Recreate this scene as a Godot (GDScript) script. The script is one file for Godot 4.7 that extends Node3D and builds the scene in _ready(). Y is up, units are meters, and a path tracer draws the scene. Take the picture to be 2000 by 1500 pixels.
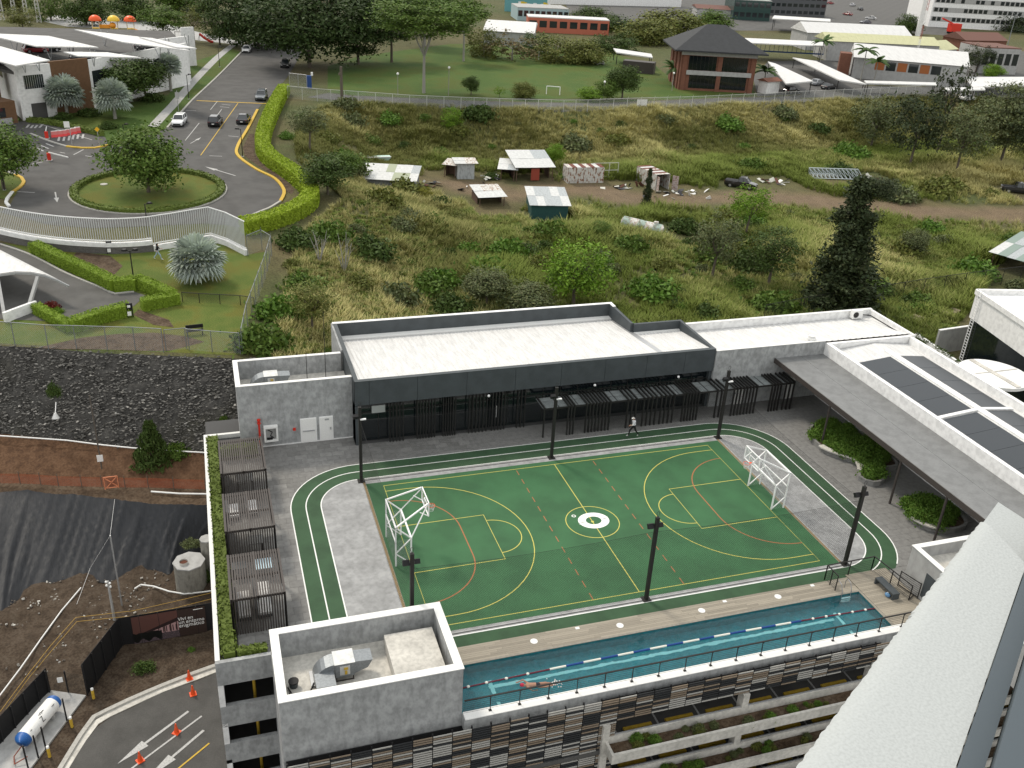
extends Node3D

var rng := RandomNumberGenerator.new()
var mats := {}
var tex := {}
var names := {}
var BASIN := PackedVector2Array([Vector2(-20,-22),Vector2(-15.5,-50),Vector2(-12,-62),Vector2(-6.5,-72),Vector2(-10.5,-90),Vector2(-9,-106),Vector2(-3,-124),Vector2(9,-127),Vector2(31,-123.5),Vector2(57,-123),Vector2(86,-126),Vector2(129,-133),Vector2(165,-136),Vector2(300,-136),Vector2(300,60),Vector2(-20,60)])

func _ready() -> void:
	rng.seed = 7
	setup_view()
	make_textures()
	print("terrain")
	build_terrain()
	build_roads()
	print("club")
	build_deck()
	build_clubhouse()
	build_wings()
	build_front()
	print("court")
	build_court()
	build_pool()
	build_pergolas()
	build_deck_things()
	print("excavation")
	build_excavation()
	build_lower_yard()
	print("residential")
	build_residential()
	print("lot")
	build_lot()
	print("school")
	build_school()
	build_far()
	build_neighbour()
	print("plants")
	build_trees()
	build_grass()
	build_people()
	build_window_ledge()
	print("done")

func setup_view() -> void:
	var cam := Camera3D.new()
	cam.name = "camera"
	cam.fov = 44.657
	cam.near = 0.05
	cam.far = 2000.0
	cam.rotation_order = EULER_ORDER_YXZ
	cam.position = Vector3(-22.669,35.929,47.284)
	cam.rotation = Vector3(-0.462356,-0.334025,0.05694)
	add_child(cam)
	var env := Environment.new()
	env.background_mode = Environment.BG_SKY
	var sky := Sky.new()
	var sm := ProceduralSkyMaterial.new()
	sm.sky_top_color = Color(0.88,0.885,0.885)
	sm.sky_horizon_color = Color(0.93,0.925,0.91)
	sm.sky_curve = 0.2
	sm.ground_horizon_color = Color(0.5,0.5,0.48)
	sm.ground_bottom_color = Color(0.25,0.25,0.22)
	sm.sun_angle_max = 1.0
	sky.sky_material = sm
	env.sky = sky
	env.background_energy_multiplier = 1.0
	env.tonemap_mode = Environment.TONE_MAPPER_LINEAR
	env.tonemap_exposure = 1.6
	env.sdfgi_enabled = true
	env.ssao_enabled = true
	env.ssil_enabled = true
	var we := WorldEnvironment.new()
	we.name = "world_environment"
	we.environment = env
	add_child(we)
	var sun := DirectionalLight3D.new()
	sun.name = "sun"
	sun.light_color = Color(1.0,0.96,0.9)
	sun.light_energy = 0.5
	sun.light_angular_distance = 10.0
	sun.shadow_enabled = true
	add_child(sun)
	sun.look_at_from_position(Vector3(-14,40,-30),Vector3.ZERO)

# mesh builder
class MB:
	var v := PackedVector3Array()
	var n := PackedVector3Array()
	var u := PackedVector2Array()
	var c := PackedColorArray()
	var col := Color(1,1,1)

	func tri(a: Vector3, b: Vector3, d: Vector3) -> void:
		var m := (d - a).cross(b - a).normalized()
		v.append_array([a, b, d])
		n.append_array([m, m, m])
		u.append_array([Vector2.ZERO, Vector2.ZERO, Vector2.ZERO])
		c.append_array([col, col, col])

	# corners run clockwise seen from the front
	func quad(a: Vector3, b: Vector3, d: Vector3, e: Vector3, us := 1.0, vs := 1.0) -> void:
		var m := (e - a).cross(b - a)
		if m.length_squared() < 1e-14:
			m = (e - d).cross(b - d) * -1.0
		m = m.normalized()
		v.append_array([a, b, d, a, d, e])
		n.append_array([m, m, m, m, m, m])
		u.append_array([Vector2(0,0),Vector2(us, 0),Vector2(us, vs),Vector2(0,0),Vector2(us, vs),Vector2(0, vs)])
		c.append_array([col, col, col, col, col, col])

	func hexa(p: Array) -> void:  # p[0..3] bottom ring, p[4..7] top ring, both counter-clockwise seen from above
		quad(p[4], p[7], p[6], p[5])
		quad(p[0], p[1], p[2], p[3])
		for i in 4:
			var j := (i + 1) % 4
			quad(p[i], p[i + 4], p[j + 4], p[j])

	func box(at: Vector3, size: Vector3, b := Basis()) -> void:
		var h := size * 0.5
		var p := []
		for y in [-h.y, h.y]:
			for q in [Vector2(-h.x, h.z),Vector2(h.x, h.z),Vector2(h.x, -h.z),Vector2(-h.x, -h.z)]:
				p.append(at + b * Vector3(q.x, y, q.y))
		hexa(p)

	func span(a: Vector3, b: Vector3) -> void:  # box between two opposite corners
		box((a + b) * 0.5,(b - a).abs())

	func bar(a: Vector3, b: Vector3, w: float, h: float, up := Vector3.UP) -> void:
		var d := (b - a).normalized()
		if absf(d.dot(up)) > 0.98:
			up = Vector3(0,0,1)
		var s := d.cross(up).normalized()
		var t := s.cross(d).normalized()
		box((a + b) * 0.5,Vector3((b - a).length(), h, w), Basis(d, t, s))

	func tube(a: Vector3, b: Vector3, r0: float, r1: float, k := 8, caps := true) -> void:
		var d := (b - a).normalized()
		var s := d.cross(Vector3.UP if absf(d.y) < 0.95 else Vector3.RIGHT).normalized()
		var t := d.cross(s).normalized()
		for i in k:
			var f := TAU * i / k
			var g := TAU * (i + 1) / k
			var p := s * cos(f) + t * sin(f)
			var q := s * cos(g) + t * sin(g)
			var A := a + p * r0
			var B := a + q * r0
			var C := b + q * r1
			var D := b + p * r1
			v.append_array([A, C, B, A, D, C])
			n.append_array([p, q, q, p, p, q])
			u.append_array([Vector2.ZERO, Vector2.ZERO, Vector2.ZERO, Vector2.ZERO, Vector2.ZERO, Vector2.ZERO])
			c.append_array([col, col, col, col, col, col])
			if caps:
				tri(a, A, B)
				tri(b, C, D)

	func path(pts: Array, r0: float, r1: float, k := 6) -> void:
		for i in pts.size() - 1:
			var f := float(i) / (pts.size() - 1)
			var g := float(i + 1) / (pts.size() - 1)
			tube(pts[i], pts[i + 1], lerpf(r0, r1, f), lerpf(r0, r1, g), k, true)

	func prism(poly: PackedVector2Array, y0: float, y1: float, bottom := true) -> void:  # poly in x,z
		var q := poly.duplicate()
		var area := 0.0
		for i in q.size():
			area += q[i].cross(q[(i + 1) % q.size()])
		if area < 0.0:
			q.reverse()
		var ix := Geometry2D.triangulate_polygon(q)
		for i in range(0, ix.size(),3):
			var a := q[ix[i]]
			var b := q[ix[i + 1]]
			var d := q[ix[i + 2]]
			if (b - a).cross(d - a) < 0:
				var e := b
				b = d
				d = e
			tri(Vector3(a.x, y1, a.y),Vector3(b.x, y1, b.y),Vector3(d.x, y1, d.y))
			if bottom:
				tri(Vector3(a.x, y0, a.y),Vector3(d.x, y0, d.y),Vector3(b.x, y0, b.y))
		if y1 - y0 < 0.001:
			return
		for i in q.size():
			var a := q[i]
			var b := q[(i + 1) % q.size()]
			quad(Vector3(b.x, y0, b.y),Vector3(b.x, y1, b.y),Vector3(a.x, y1, a.y),Vector3(a.x, y0, a.y))

	func ball(at: Vector3, r: Vector3, k := 10, m := 6, from := -0.5, to := 0.5) -> void:
		for i in m:
			var f := PI * lerpf(from, to, float(i) / m)
			var g := PI * lerpf(from, to, float(i + 1) / m)
			for j in k:
				var p := TAU * j / k
				var q := TAU * (j + 1) / k
				var A := Vector3(cos(f) * cos(p), sin(f), cos(f) * sin(p))
				var B := Vector3(cos(f) * cos(q), sin(f), cos(f) * sin(q))
				var C := Vector3(cos(g) * cos(q), sin(g), cos(g) * sin(q))
				var D := Vector3(cos(g) * cos(p), sin(g), cos(g) * sin(p))
				v.append_array([at + A * r, at + C * r, at + D * r, at + A * r, at + B * r, at + C * r])
				n.append_array([A, C, D, A, B, C])
				for z in 6:
					u.append(Vector2.ZERO)
					c.append(col)

	func mesh(off := Vector3.ZERO) -> ArrayMesh:
		var a := []
		a.resize(Mesh.ARRAY_MAX)
		var w := v
		if off != Vector3.ZERO:
			w = v.duplicate()
			for i in w.size():
				w[i] -= off
		a[Mesh.ARRAY_VERTEX] = w
		a[Mesh.ARRAY_NORMAL] = n
		a[Mesh.ARRAY_TEX_UV] = u
		a[Mesh.ARRAY_COLOR] = c
		var m := ArrayMesh.new()
		if v.size() > 0:
			m.add_surface_from_arrays(Mesh.PRIMITIVE_TRIANGLES, a)
		return m

static func V(x: float, y: float, z: float) -> Vector3:
	return Vector3(x, y, z)

static func P(x: float, y: float) -> Vector2:
	return Vector2(x, y)

var BK: StandardMaterial3D:
	get: return m_("black")
var WP: StandardMaterial3D:
	get: return m_("white_paint")
var DM: StandardMaterial3D:
	get: return m_("dark_metal")
var WH: StandardMaterial3D:
	get: return m_("white")
var CO: StandardMaterial3D:
	get: return m_("concrete")
var GM: StandardMaterial3D:
	get: return m_("grey_metal")
var WM: StandardMaterial3D:
	get: return m_("white_metal")
var CL: StandardMaterial3D:
	get: return m_("concrete_light")
var RW: StandardMaterial3D:
	get: return m_("roof_white")
var CC: StandardMaterial3D:
	get: return m_("concrete_cap")
var YE: StandardMaterial3D:
	get: return m_("yellow")
var CD: StandardMaterial3D:
	get: return m_("clad")

static func mb() -> MB:
	return MB.new()

func rr(a: float, b: float) -> float:
	return rng.randf_range(a, b)

static func X(p: Vector3) -> Transform3D:
	return Transform3D(Basis(), p)

# scene graph helpers
func numbered(called: String) -> String:
	var k: int = names.get(called, 0)
	names[called] = k + 1
	return called if k == 0 else "%s_%03d" % [called, k]

func tag(o: Node3D, label: String, category: String, group := "") -> Node3D:
	o.set_meta("label", label)
	o.set_meta("category", category)
	if group:
		o.set_meta("group", group)
	return o

func thing(called: String, label: String, category: String, at := Vector3.ZERO, turn := 0.0, group := "") -> Node3D:
	var o := Node3D.new()
	o.name = numbered(called)
	add_child(o)
	o.position = at
	o.rotation.y = turn
	return tag(o, label, category, group)

# a part: world-space builder when the thing is not turned (its own position is taken off), local builder otherwise
func part(parent: Node3D, called: String, b: MB, m: Material, world := true) -> MeshInstance3D:
	var o := MeshInstance3D.new()
	o.name = called
	var off := Vector3.ZERO
	if world:
		var q: Node = parent
		while q is Node3D and q != self:
			off += q.position
			q = q.get_parent()
	o.mesh = b.mesh(off)
	o.material_override = m
	parent.add_child(o, true)
	return o

func piece(parent: Node3D, called: String, m: Mesh, mat_: Material, x: Transform3D) -> MeshInstance3D:
	var o := MeshInstance3D.new()
	o.name = called
	o.mesh = m
	o.material_override = mat_
	o.transform = x
	parent.add_child(o, true)
	return o

func solid(called: String, label: String, category: String, b: MB, m: Material, at := Vector3.ZERO, group := "") -> MeshInstance3D:
	var o := MeshInstance3D.new()
	o.name = numbered(called)
	o.mesh = b.mesh(at)
	o.material_override = m
	add_child(o)
	o.position = at
	tag(o, label, category, group)
	return o

func setting(called: String, b: MB, m: Material) -> MeshInstance3D:
	var o := MeshInstance3D.new()
	o.name = numbered(called)
	o.mesh = b.mesh()
	o.material_override = m
	add_child(o)
	o.set_meta("kind", "structure")
	return o

func copy_of(o: Node3D, at: Vector3, turn: float, label := "") -> Node3D:
	var c: Node3D = o.duplicate()
	var base := String(o.name)
	if base.length() > 4 and base[-4] == "_" and base.right(3).is_valid_int():
		base = base.left(-4)
	c.name = numbered(base)
	add_child(c)
	c.position = at
	c.rotation.y = turn
	if label:
		c.set_meta("label", label)
	return c

# materials
func noise_tex(key: String, type: int, freq: float, oct: int, ramp: Array, size := 512, as_normal := false, bump := 4.0, sd := 1) -> void:
	var nz := FastNoiseLite.new()
	nz.noise_type = type
	nz.frequency = freq
	nz.fractal_octaves = oct
	nz.fractal_gain = 0.55
	nz.seed = sd
	if type == FastNoiseLite.TYPE_CELLULAR:
		nz.cellular_return_type = FastNoiseLite.RETURN_CELL_VALUE
	var t := NoiseTexture2D.new()
	t.width = size
	t.height = size
	t.seamless = true
	t.noise = nz
	t.as_normal_map = as_normal
	t.bump_strength = bump
	if ramp:
		var g := Gradient.new()
		var o := PackedFloat32Array()
		var c := PackedColorArray()
		for r in ramp:
			o.append(r[0])
			c.append((r[1] if r[1] is Color else Color(r[1], r[1], r[1])).linear_to_srgb())
		g.offsets = o
		g.colors = c
		t.color_ramp = g
	tex[key] = t

func make_textures() -> void:
	var SS := FastNoiseLite.TYPE_SIMPLEX_SMOOTH
	noise_tex("fine", SS, 0.06,3, [[0.0,0.78], [0.5,0.92], [1.0,1.0]])
	noise_tex("blotch", SS, 0.012,5, [[0.2,0.8], [0.5,0.92], [0.8,1.0]], 512, false, 4.0,5)
	noise_tex("cloudy", SS, 0.008,5, [[0.2,0.76], [0.5,0.9], [0.8,1.0]], 512, false, 4.0,9)
	noise_tex("streak", SS, 0.02,5, [[0.2,0.66], [0.4,0.9], [0.6,1.0]], 512, false, 4.0,12)
	noise_tex("rough", SS, 0.05,4, [], 512, true, 6.0,3)
	noise_tex("ripple", SS, 0.02,3, [], 512, true, 5.0,21)
	noise_tex("grass", SS, 0.03,5, [[0.25, Color(0.45,0.55,0.3)], [0.5, Color(0.75,0.85,0.55)], [0.75, Color(1,1,0.8)]], 512, false, 4.0,31)
	noise_tex("patch", SS, 0.006,4, [[0.3, Color(1.0,0.86,0.62)], [0.5, Color(0.92,0.95,0.8)], [0.7, Color(0.72,0.85,0.6)]], 512, false, 4.0,33)
	noise_tex("dirt", SS, 0.02,6, [[0.25, Color(0.55,0.5,0.45)], [0.5, Color(0.85,0.8,0.75)], [0.75, Color(1,1,1)]], 512, false, 4.0,35)
	noise_tex("stones", FastNoiseLite.TYPE_CELLULAR, 0.09,2, [[0.0,0.28], [0.45,0.6], [0.8,0.8], [0.97,0.9], [1.0,1.0]], 512, false, 4.0,37)
	noise_tex("cells", FastNoiseLite.TYPE_CELLULAR, 0.09,2, [[0.0,0.72], [1.0,1.0]], 512, false, 4.0,39)
	noise_tex("rust", SS, 0.015,5, [[0.22, Color(0.3,0.12,0.06)], [0.32, Color(0.7,0.5,0.4)], [0.42, Color(1,1,1)]], 512, false, 4.0,41)
	# wire netting: diamonds of thin wire on clear ground
	for d in [["wire", 0.10,1.0], ["mesh", 0.24,1.0], ["net", 0.085,1.0]]:
		var im := Image.create(64,64, false, Image.FORMAT_RGBA8)
		for y in 64:
			for x in 64:
				var a := fposmod(float(x + y) / 64.0,1.0)
				var b := fposmod(float(x - y) / 64.0,1.0)
				var k := 1.0 if a < d[1] or b < d[1] else 0.0
				im.set_pixel(x, y, Color(1,1,1, k))
		tex[d[0]] = ImageTexture.create_from_image(im)

# colour (linear), roughness, then options: t1/s1 colour texture, t2/s2 second layer (multiplied), nrm/ns bump, met, spec, vc
func mat(key: String, c := Color(0.5,0.5,0.5), rough := 0.85, o := {}) -> StandardMaterial3D:
	if mats.has(key):
		return mats[key]
	var m := StandardMaterial3D.new()
	m.resource_name = key
	m.albedo_color = c.linear_to_srgb()
	m.albedo_color.a = c.a
	m.roughness = rough
	m.metallic = o.get("met", 0.0)
	m.metallic_specular = o.get("spec", 0.4)
	m.cull_mode = BaseMaterial3D.CULL_DISABLED
	var s1 = o.get("s1", 0.5)
	m.uv1_triplanar = not o.has("uv")
	m.uv1_world_triplanar = not o.has("uv")
	m.uv1_scale = s1 if s1 is Vector3 else V(s1, s1, s1)
	if o.has("t1"):
		m.albedo_texture = tex[o.t1]
	if o.has("t2"):
		var s2 = o.get("s2", 0.1)
		m.detail_enabled = true
		m.detail_blend_mode = BaseMaterial3D.BLEND_MODE_MUL
		m.detail_albedo = tex[o.t2]
		m.detail_uv_layer = BaseMaterial3D.DETAIL_UV_2
		m.uv2_triplanar = true
		m.uv2_world_triplanar = true
		m.uv2_scale = s2 if s2 is Vector3 else V(s2, s2, s2)
	if o.has("nrm"):
		m.normal_enabled = true
		m.normal_texture = tex[o.nrm]
		m.normal_scale = o.get("ns", 0.5)
	if o.has("vc"):
		m.vertex_color_use_as_albedo = true
	if o.has("alpha"):
		m.transparency = BaseMaterial3D.TRANSPARENCY_ALPHA
	if o.has("back"):
		m.backlight_enabled = true
		m.backlight = (o.back as Color).linear_to_srgb()
	if o.has("coat"):
		m.clearcoat_enabled = true
		m.clearcoat = o.coat
		m.clearcoat_roughness = 0.05
	if o.has("hm"):
		m.heightmap_enabled = true
		m.heightmap_texture = tex[o.hm]
		m.heightmap_scale = o.get("hs", 2.0)
	mats[key] = m
	return m

func m_(key: String) -> StandardMaterial3D:
	match key:
		"concrete": return mat(key, Color(0.42,0.42,0.41),0.85, {"t1": "fine", "s1": 0.9, "t2": "blotch", "s2": V(0.22,0.12,0.22), "nrm": "rough", "ns": 0.15})
		"concrete_wall": return mat(key, Color(0.40,0.41,0.41),0.85, {"t1": "cloudy", "s1": V(0.2,0.15,0.2), "t2": "cloudy", "s2": V(0.61,0.37,0.61), "nrm": "rough", "ns": 0.12})
		"concrete_light": return mat(key, Color(0.60,0.58,0.53),0.85, {"t1": "blotch", "s1": 0.5, "t2": "cloudy", "s2": 0.11, "nrm": "rough", "ns": 0.1})
		"concrete_cap": return mat(key, Color(0.78,0.78,0.76),0.8, {"t1": "fine", "s1": 0.6})
		"white": return mat(key, Color(0.80,0.80,0.79),0.7, {"t1": "blotch", "s1": 0.25})
		"white_paint": return mat(key, Color(0.82,0.82,0.80),0.5, {"t1": "fine", "s1": 0.4})
		"white_metal": return mat(key, Color(0.80,0.80,0.80),0.4)
		"roof_white": return mat(key, Color(0.70,0.70,0.69),0.5, {"t1": "fine", "s1": 0.15, "t2": "blotch", "s2": V(0.4,0.4,0.06)})
		"grey_metal": return mat(key, Color(0.45,0.46,0.47),0.4, {"met": 0.6})
		"galvanised": return mat(key, Color(0.26,0.28,0.295),0.45, {"met": 0.5, "t1": "blotch", "s1": 0.9})
		"clad": return mat(key, Color(0.066,0.077,0.083),0.55, {"t1": "fine", "s1": 0.3, "t2": "blotch", "s2": 0.12})
		"dark_metal": return mat(key, Color(0.018,0.017,0.016),0.5)
		"brown_metal": return mat(key, Color(0.05,0.042,0.038),0.55)
		"black": return mat(key, Color(0.010,0.010,0.011),0.6)
		"black_sheet": return mat(key, Color(0.008,0.008,0.009),0.7, {"t1": "fine", "s1": 0.5})
		"dark_glass": return mat(key, Color(0.006,0.009,0.011),0.06, {"spec": 0.6})
		"paving": return mat(key, Color(0.215,0.213,0.205),0.7, {"t1": "fine", "s1": 0.7, "t2": "blotch", "s2": 0.35})
		"paving_b": return mat(key, Color(0.25,0.248,0.238),0.7, {"t1": "fine", "s1": 0.7, "t2": "blotch", "s2": 0.35})
		"paving_c": return mat(key, Color(0.19,0.188,0.18),0.7, {"t1": "fine", "s1": 0.7, "t2": "blotch", "s2": 0.35})
		"joint": return mat(key, Color(0.07,0.07,0.07),0.9)
		"asphalt": return mat(key, Color(0.092,0.090,0.087),0.85, {"t1": "fine", "s1": 0.8, "t2": "cloudy", "s2": 0.07})
		"asphalt_old": return mat(key, Color(0.105,0.103,0.098),0.85, {"t1": "fine", "s1": 0.8, "t2": "cloudy", "s2": 0.09})
		"kerb": return mat(key, Color(0.40,0.39,0.36),0.85, {"t1": "blotch", "s1": 0.6})
		"yellow": return mat(key, Color(0.55,0.36,0.04),0.7, {"t1": "blotch", "s1": 0.7})
		"road_white": return mat(key, Color(0.42,0.42,0.41),0.7, {"t1": "streak", "s1": 0.8})
		"lawn": return mat(key, Color(0.14,0.155,0.045),0.95, {"t1": "grass", "s1": 0.55, "t2": "patch", "s2": 0.06, "nrm": "rough", "ns": 0.5})
		"lawn_dark": return mat(key, Color(0.085,0.125,0.03),0.95, {"t1": "grass", "s1": 0.4, "t2": "patch", "s2": 0.03, "nrm": "rough", "ns": 0.5})
		"soil": return mat(key, Color(0.115,0.085,0.058),0.95, {"t1": "dirt", "s1": 0.35, "t2": "dirt", "s2": 0.07, "nrm": "rough", "ns": 0.9})
		"ground": return mat(key, Color(1,1,1),0.95, {"t1": "dirt", "s1": 0.3, "t2": "blotch", "s2": 0.06, "vc": 1, "nrm": "rough", "ns": 0.8})
		"rubble": return mat(key, Color(0.10,0.096,0.088),0.95, {"t1": "stones", "s1": V(0.12,0.26,0.12), "t2": "fine", "s2": 1.1, "nrm": "rough", "ns": 1.0, "vc": 1})
		"membrane": return mat(key, Color(0.017,0.019,0.023),0.6, {"t1": "streak", "s1": V(0.5,0.08,0.08), "nrm": "ripple", "ns": 0.4})
		"brick": return mat(key, Color(0.20,0.088,0.058),0.9, {"t1": "fine", "s1": 1.2, "t2": "blotch", "s2": 0.2})
		"roof_dark": return mat(key, Color(0.04,0.043,0.047),0.8, {"t1": "fine", "s1": 0.9, "t2": "blotch", "s2": 0.12})
		"timber": return mat(key, Color(0.34,0.305,0.245),0.8, {"t1": "fine", "s1": V(0.1,1.0,1.4), "vc": 1})
		"trunk": return mat(key, Color(0.12,0.10,0.08),0.95, {"t1": "fine", "s1": 0.8})
		"trunk_pale": return mat(key, Color(0.30,0.29,0.26),0.95, {"t1": "fine", "s1": 0.8})
		"rusty_sheet": return mat(key, Color(0.6,0.6,0.57),0.6, {"t1": "rust", "s1": V(0.3,0.12,0.3), "t2": "blotch", "s2": 0.2, "met": 0.2})
		"zinc": return mat(key, Color(0.42,0.45,0.46),0.5, {"t1": "streak", "s1": V(0.25,0.1,0.5), "met": 0.3})
		"zinc_b": return mat(key, Color(0.60,0.61,0.60),0.5, {"t1": "blotch", "s1": 0.3, "met": 0.2})
		"wire": return wire_mat(key, "wire", Color(0.34,0.36,0.36))
		"net": return wire_mat(key, "net", Color(0.012,0.013,0.014))
		"wire_dark": return wire_mat(key, "wire", Color(0.03,0.035,0.03))
		"orange_net": return wire_mat(key, "mesh", Color(0.36,0.085,0.035))
		"red": return mat(key, Color(0.55,0.03,0.015),0.5)
		"orange": return mat(key, Color(0.75,0.09,0.02),0.5)
		"glass": return mat(key, Color(0.02,0.025,0.028),0.05, {"spec": 0.6})
		"tyre": return mat(key, Color(0.012,0.012,0.012),0.8)
		"rim": return mat(key, Color(0.4,0.4,0.42),0.35, {"met": 0.8})
		"lamp_white": return mat(key, Color(0.8,0.8,0.78),0.3)
		"lamp_red": return mat(key, Color(0.35,0.01,0.01),0.3)
	push_error("no material " + key)
	return null

func wire_mat(key: String, t: String, c: Color) -> StandardMaterial3D:
	var m := mat(key, c, 0.7, {"alpha": 1, "uv": 1, "s1": 1.0})
	m.albedo_texture = tex[t]
	return m

func paint(key: String, c: Color, rough := 0.6) -> StandardMaterial3D:
	return mat(key, c, rough)

# ground shape
func sd_poly(p: Vector2, poly: PackedVector2Array) -> float:
	var d := 1e18
	var s := 1.0
	var j := poly.size() - 1
	for i in poly.size():
		var a := poly[i]
		var e := poly[j] - a
		var w := p - a
		var q := w - e * clampf(w.dot(e) / e.dot(e),0.0,1.0)
		d = minf(d, q.length_squared())
		var c1 := p.y >= a.y
		var c2 := p.y < poly[j].y
		var c3 := e.x * w.y > e.y * w.x
		if (c1 and c2 and c3) or (not c1 and not c2 and not c3):
			s = -s
		j = i
	return s * sqrt(d)

func ter(x: float, z: float) -> float:
	var y := 1.0
	if z < -130.0:
		y = 4.444 + 0.006 * (-130.0 - z)
	elif z < -31.6:
		y = 1.0 + 0.035 * (-31.6 - z)
	if z > -137.0 and x > -21.0:
		var s := sd_poly(P(x, z), BASIN)
		if s < 0.0:
			var m := minf(1.0,-s / 17.0)
			m = m * m * (3.0 - 2.0 * m)
			y = lerpf(y, -4.3 + 2.8 * clampf((-35.0 - z) / 65.0,0.0,1.0), m)
	return y

func on(p: Vector2, dy := 0.0) -> Vector3:
	return V(p.x, ter(p.x, p.y) + dy, p.y)

# a sheet that follows the ground, cut to a polygon in x,z
func drape(b: MB, poly: PackedVector2Array, off: float, cell := 2.0, flat := INF, colour: Variant = null) -> void:
	var lo := poly[0]
	var hi := poly[0]
	for p in poly:
		lo = lo.min(p)
		hi = hi.max(p)
	lo = (lo / cell).floor() * cell
	var nx := int(ceil((hi.x - lo.x) / cell))
	var nz := int(ceil((hi.y - lo.y) / cell))
	var cache := {}
	for i in nx:
		for j in nz:
			var a := lo + P(i, j) * cell
			var sq := PackedVector2Array([a, a + P(cell, 0), a + P(cell, cell), a + P(0, cell)])
			var inside := 0
			for p in sq:
				if Geometry2D.is_point_in_polygon(p, poly):
					inside += 1
			var pieces := [sq]
			if inside < 4:
				pieces = Geometry2D.intersect_polygons(sq, poly)
			for q in pieces:
				var ix: PackedInt32Array = PackedInt32Array([0,1,2,0,2,3]) if inside == 4 else Geometry2D.triangulate_polygon(q)
				for k in range(0, ix.size(),3):
					var t := [q[ix[k]], q[ix[k + 1]], q[ix[k + 2]]]
					if (t[1] - t[0]).cross(t[2] - t[0]) < 0:
						t = [t[0], t[2], t[1]]
					for p in t:
						if not cache.has(p):
							var y := flat if flat < 1e9 else ter(p.x, p.y)
							var nn := Vector3.UP
							if flat > 1e9:
								nn = V(ter(p.x - 1, p.y) - ter(p.x + 1, p.y),2.0, ter(p.x, p.y - 1) - ter(p.x, p.y + 1)).normalized()
							cache[p] = [V(p.x, y + off, p.y), nn, colour.call(p) if colour is Callable else Color(1,1,1)]
						var e: Array = cache[p]
						b.v.append(e[0])
						b.n.append(e[1])
						b.u.append(p * 0.2)
						b.c.append(e[2])

# ribbon of given width along points (x,z)
func ribbon(pts: PackedVector2Array, w: float, closed := false) -> PackedVector2Array:
	var l := PackedVector2Array()
	var r := PackedVector2Array()
	var k := pts.size()
	for i in k:
		var a := pts[(i - 1 + k) % k] if closed or i > 0 else pts[i]
		var b := pts[(i + 1) % k] if closed or i < k - 1 else pts[i]
		var d := (b - a).normalized()
		var s := P(-d.y, d.x) * w * 0.5
		l.append(pts[i] + s)
		r.append(pts[i] - s)
	r.reverse()
	l.append_array(r)
	return l

# strip with thickness following the ground (kerbs, painted lines)
func strip(b: MB, pts: PackedVector2Array, w: float, y0: float, y1: float, flat := INF, closed := false) -> void:
	var k := pts.size()
	var L := []
	var R := []
	for i in k:
		var p := pts[(i - 1 + k) % k] if closed or i > 0 else pts[i]
		var q := pts[(i + 1) % k] if closed or i < k - 1 else pts[i]
		var d := (q - p).normalized()
		var s := P(-d.y, d.x) * w * 0.5
		var h := flat if flat < 1e9 else ter(pts[i].x, pts[i].y)
		L.append(V(pts[i].x + s.x, h, pts[i].y + s.y))
		R.append(V(pts[i].x - s.x, h, pts[i].y - s.y))
	var lo := V(0, y0,0)
	var hi := V(0, y1,0)
	for i in (k if closed else k - 1):
		var j := (i + 1) % k
		b.quad(L[i] + hi, R[i] + hi, R[j] + hi, L[j] + hi)
		if y1 - y0 > 0.01:
			b.quad(L[i] + lo, L[i] + hi, L[j] + hi, L[j] + lo)
			b.quad(R[j] + lo, R[j] + hi, R[i] + hi, R[i] + lo)
	if y1 - y0 > 0.01 and not closed:
		b.quad(R[0] + lo, R[0] + hi, L[0] + hi, L[0] + lo)
		b.quad(L[k - 1] + lo, L[k - 1] + hi, R[k - 1] + hi, R[k - 1] + lo)

func smooth(pts: Array, step := 1.0, closed := false) -> PackedVector2Array:
	var o := PackedVector2Array()
	var k := pts.size()
	for i in (k if closed else k - 1):
		var p0: Vector2 = pts[(i - 1 + k) % k] if closed or i > 0 else pts[i]
		var p1: Vector2 = pts[i]
		var p2: Vector2 = pts[(i + 1) % k]
		var p3: Vector2 = pts[(i + 2) % k] if closed or i < k - 2 else p2
		var m := maxi(1, int(p1.distance_to(p2) / step))
		for j in m:
			o.append(p1.cubic_interpolate(p2, p0, p3, float(j) / m))
	if not closed:
		o.append(pts[k - 1])
	return o

func circle(c: Vector2, r: float, k := 40, a0 := 0.0, a1 := TAU) -> PackedVector2Array:
	var o := PackedVector2Array()
	for i in (k if absf(a1 - a0 - TAU) < 0.001 else k + 1):
		var f := lerpf(a0, a1, float(i) / k)
		o.append(c + P(cos(f), sin(f)) * r)
	return o

func pack(a: Array) -> PackedVector2Array:
	return PackedVector2Array(a)

# terrain and roads
var wall_top := PackedVector2Array([P(-95,-52), P(-60,-41), P(-40.5,-34.64),P(-38.05,-33.94),P(-35.56,-33.01),P(-32.25,-31.71),P(-29.57,-30.96),P(-26.89,-30.1),P(-23.99,-29.2),P(-21.71,-28.53), P(-19.6,-27.8)])
var dirt_track := PackedVector2Array()
var gnoise := FastNoiseLite.new()

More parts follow.
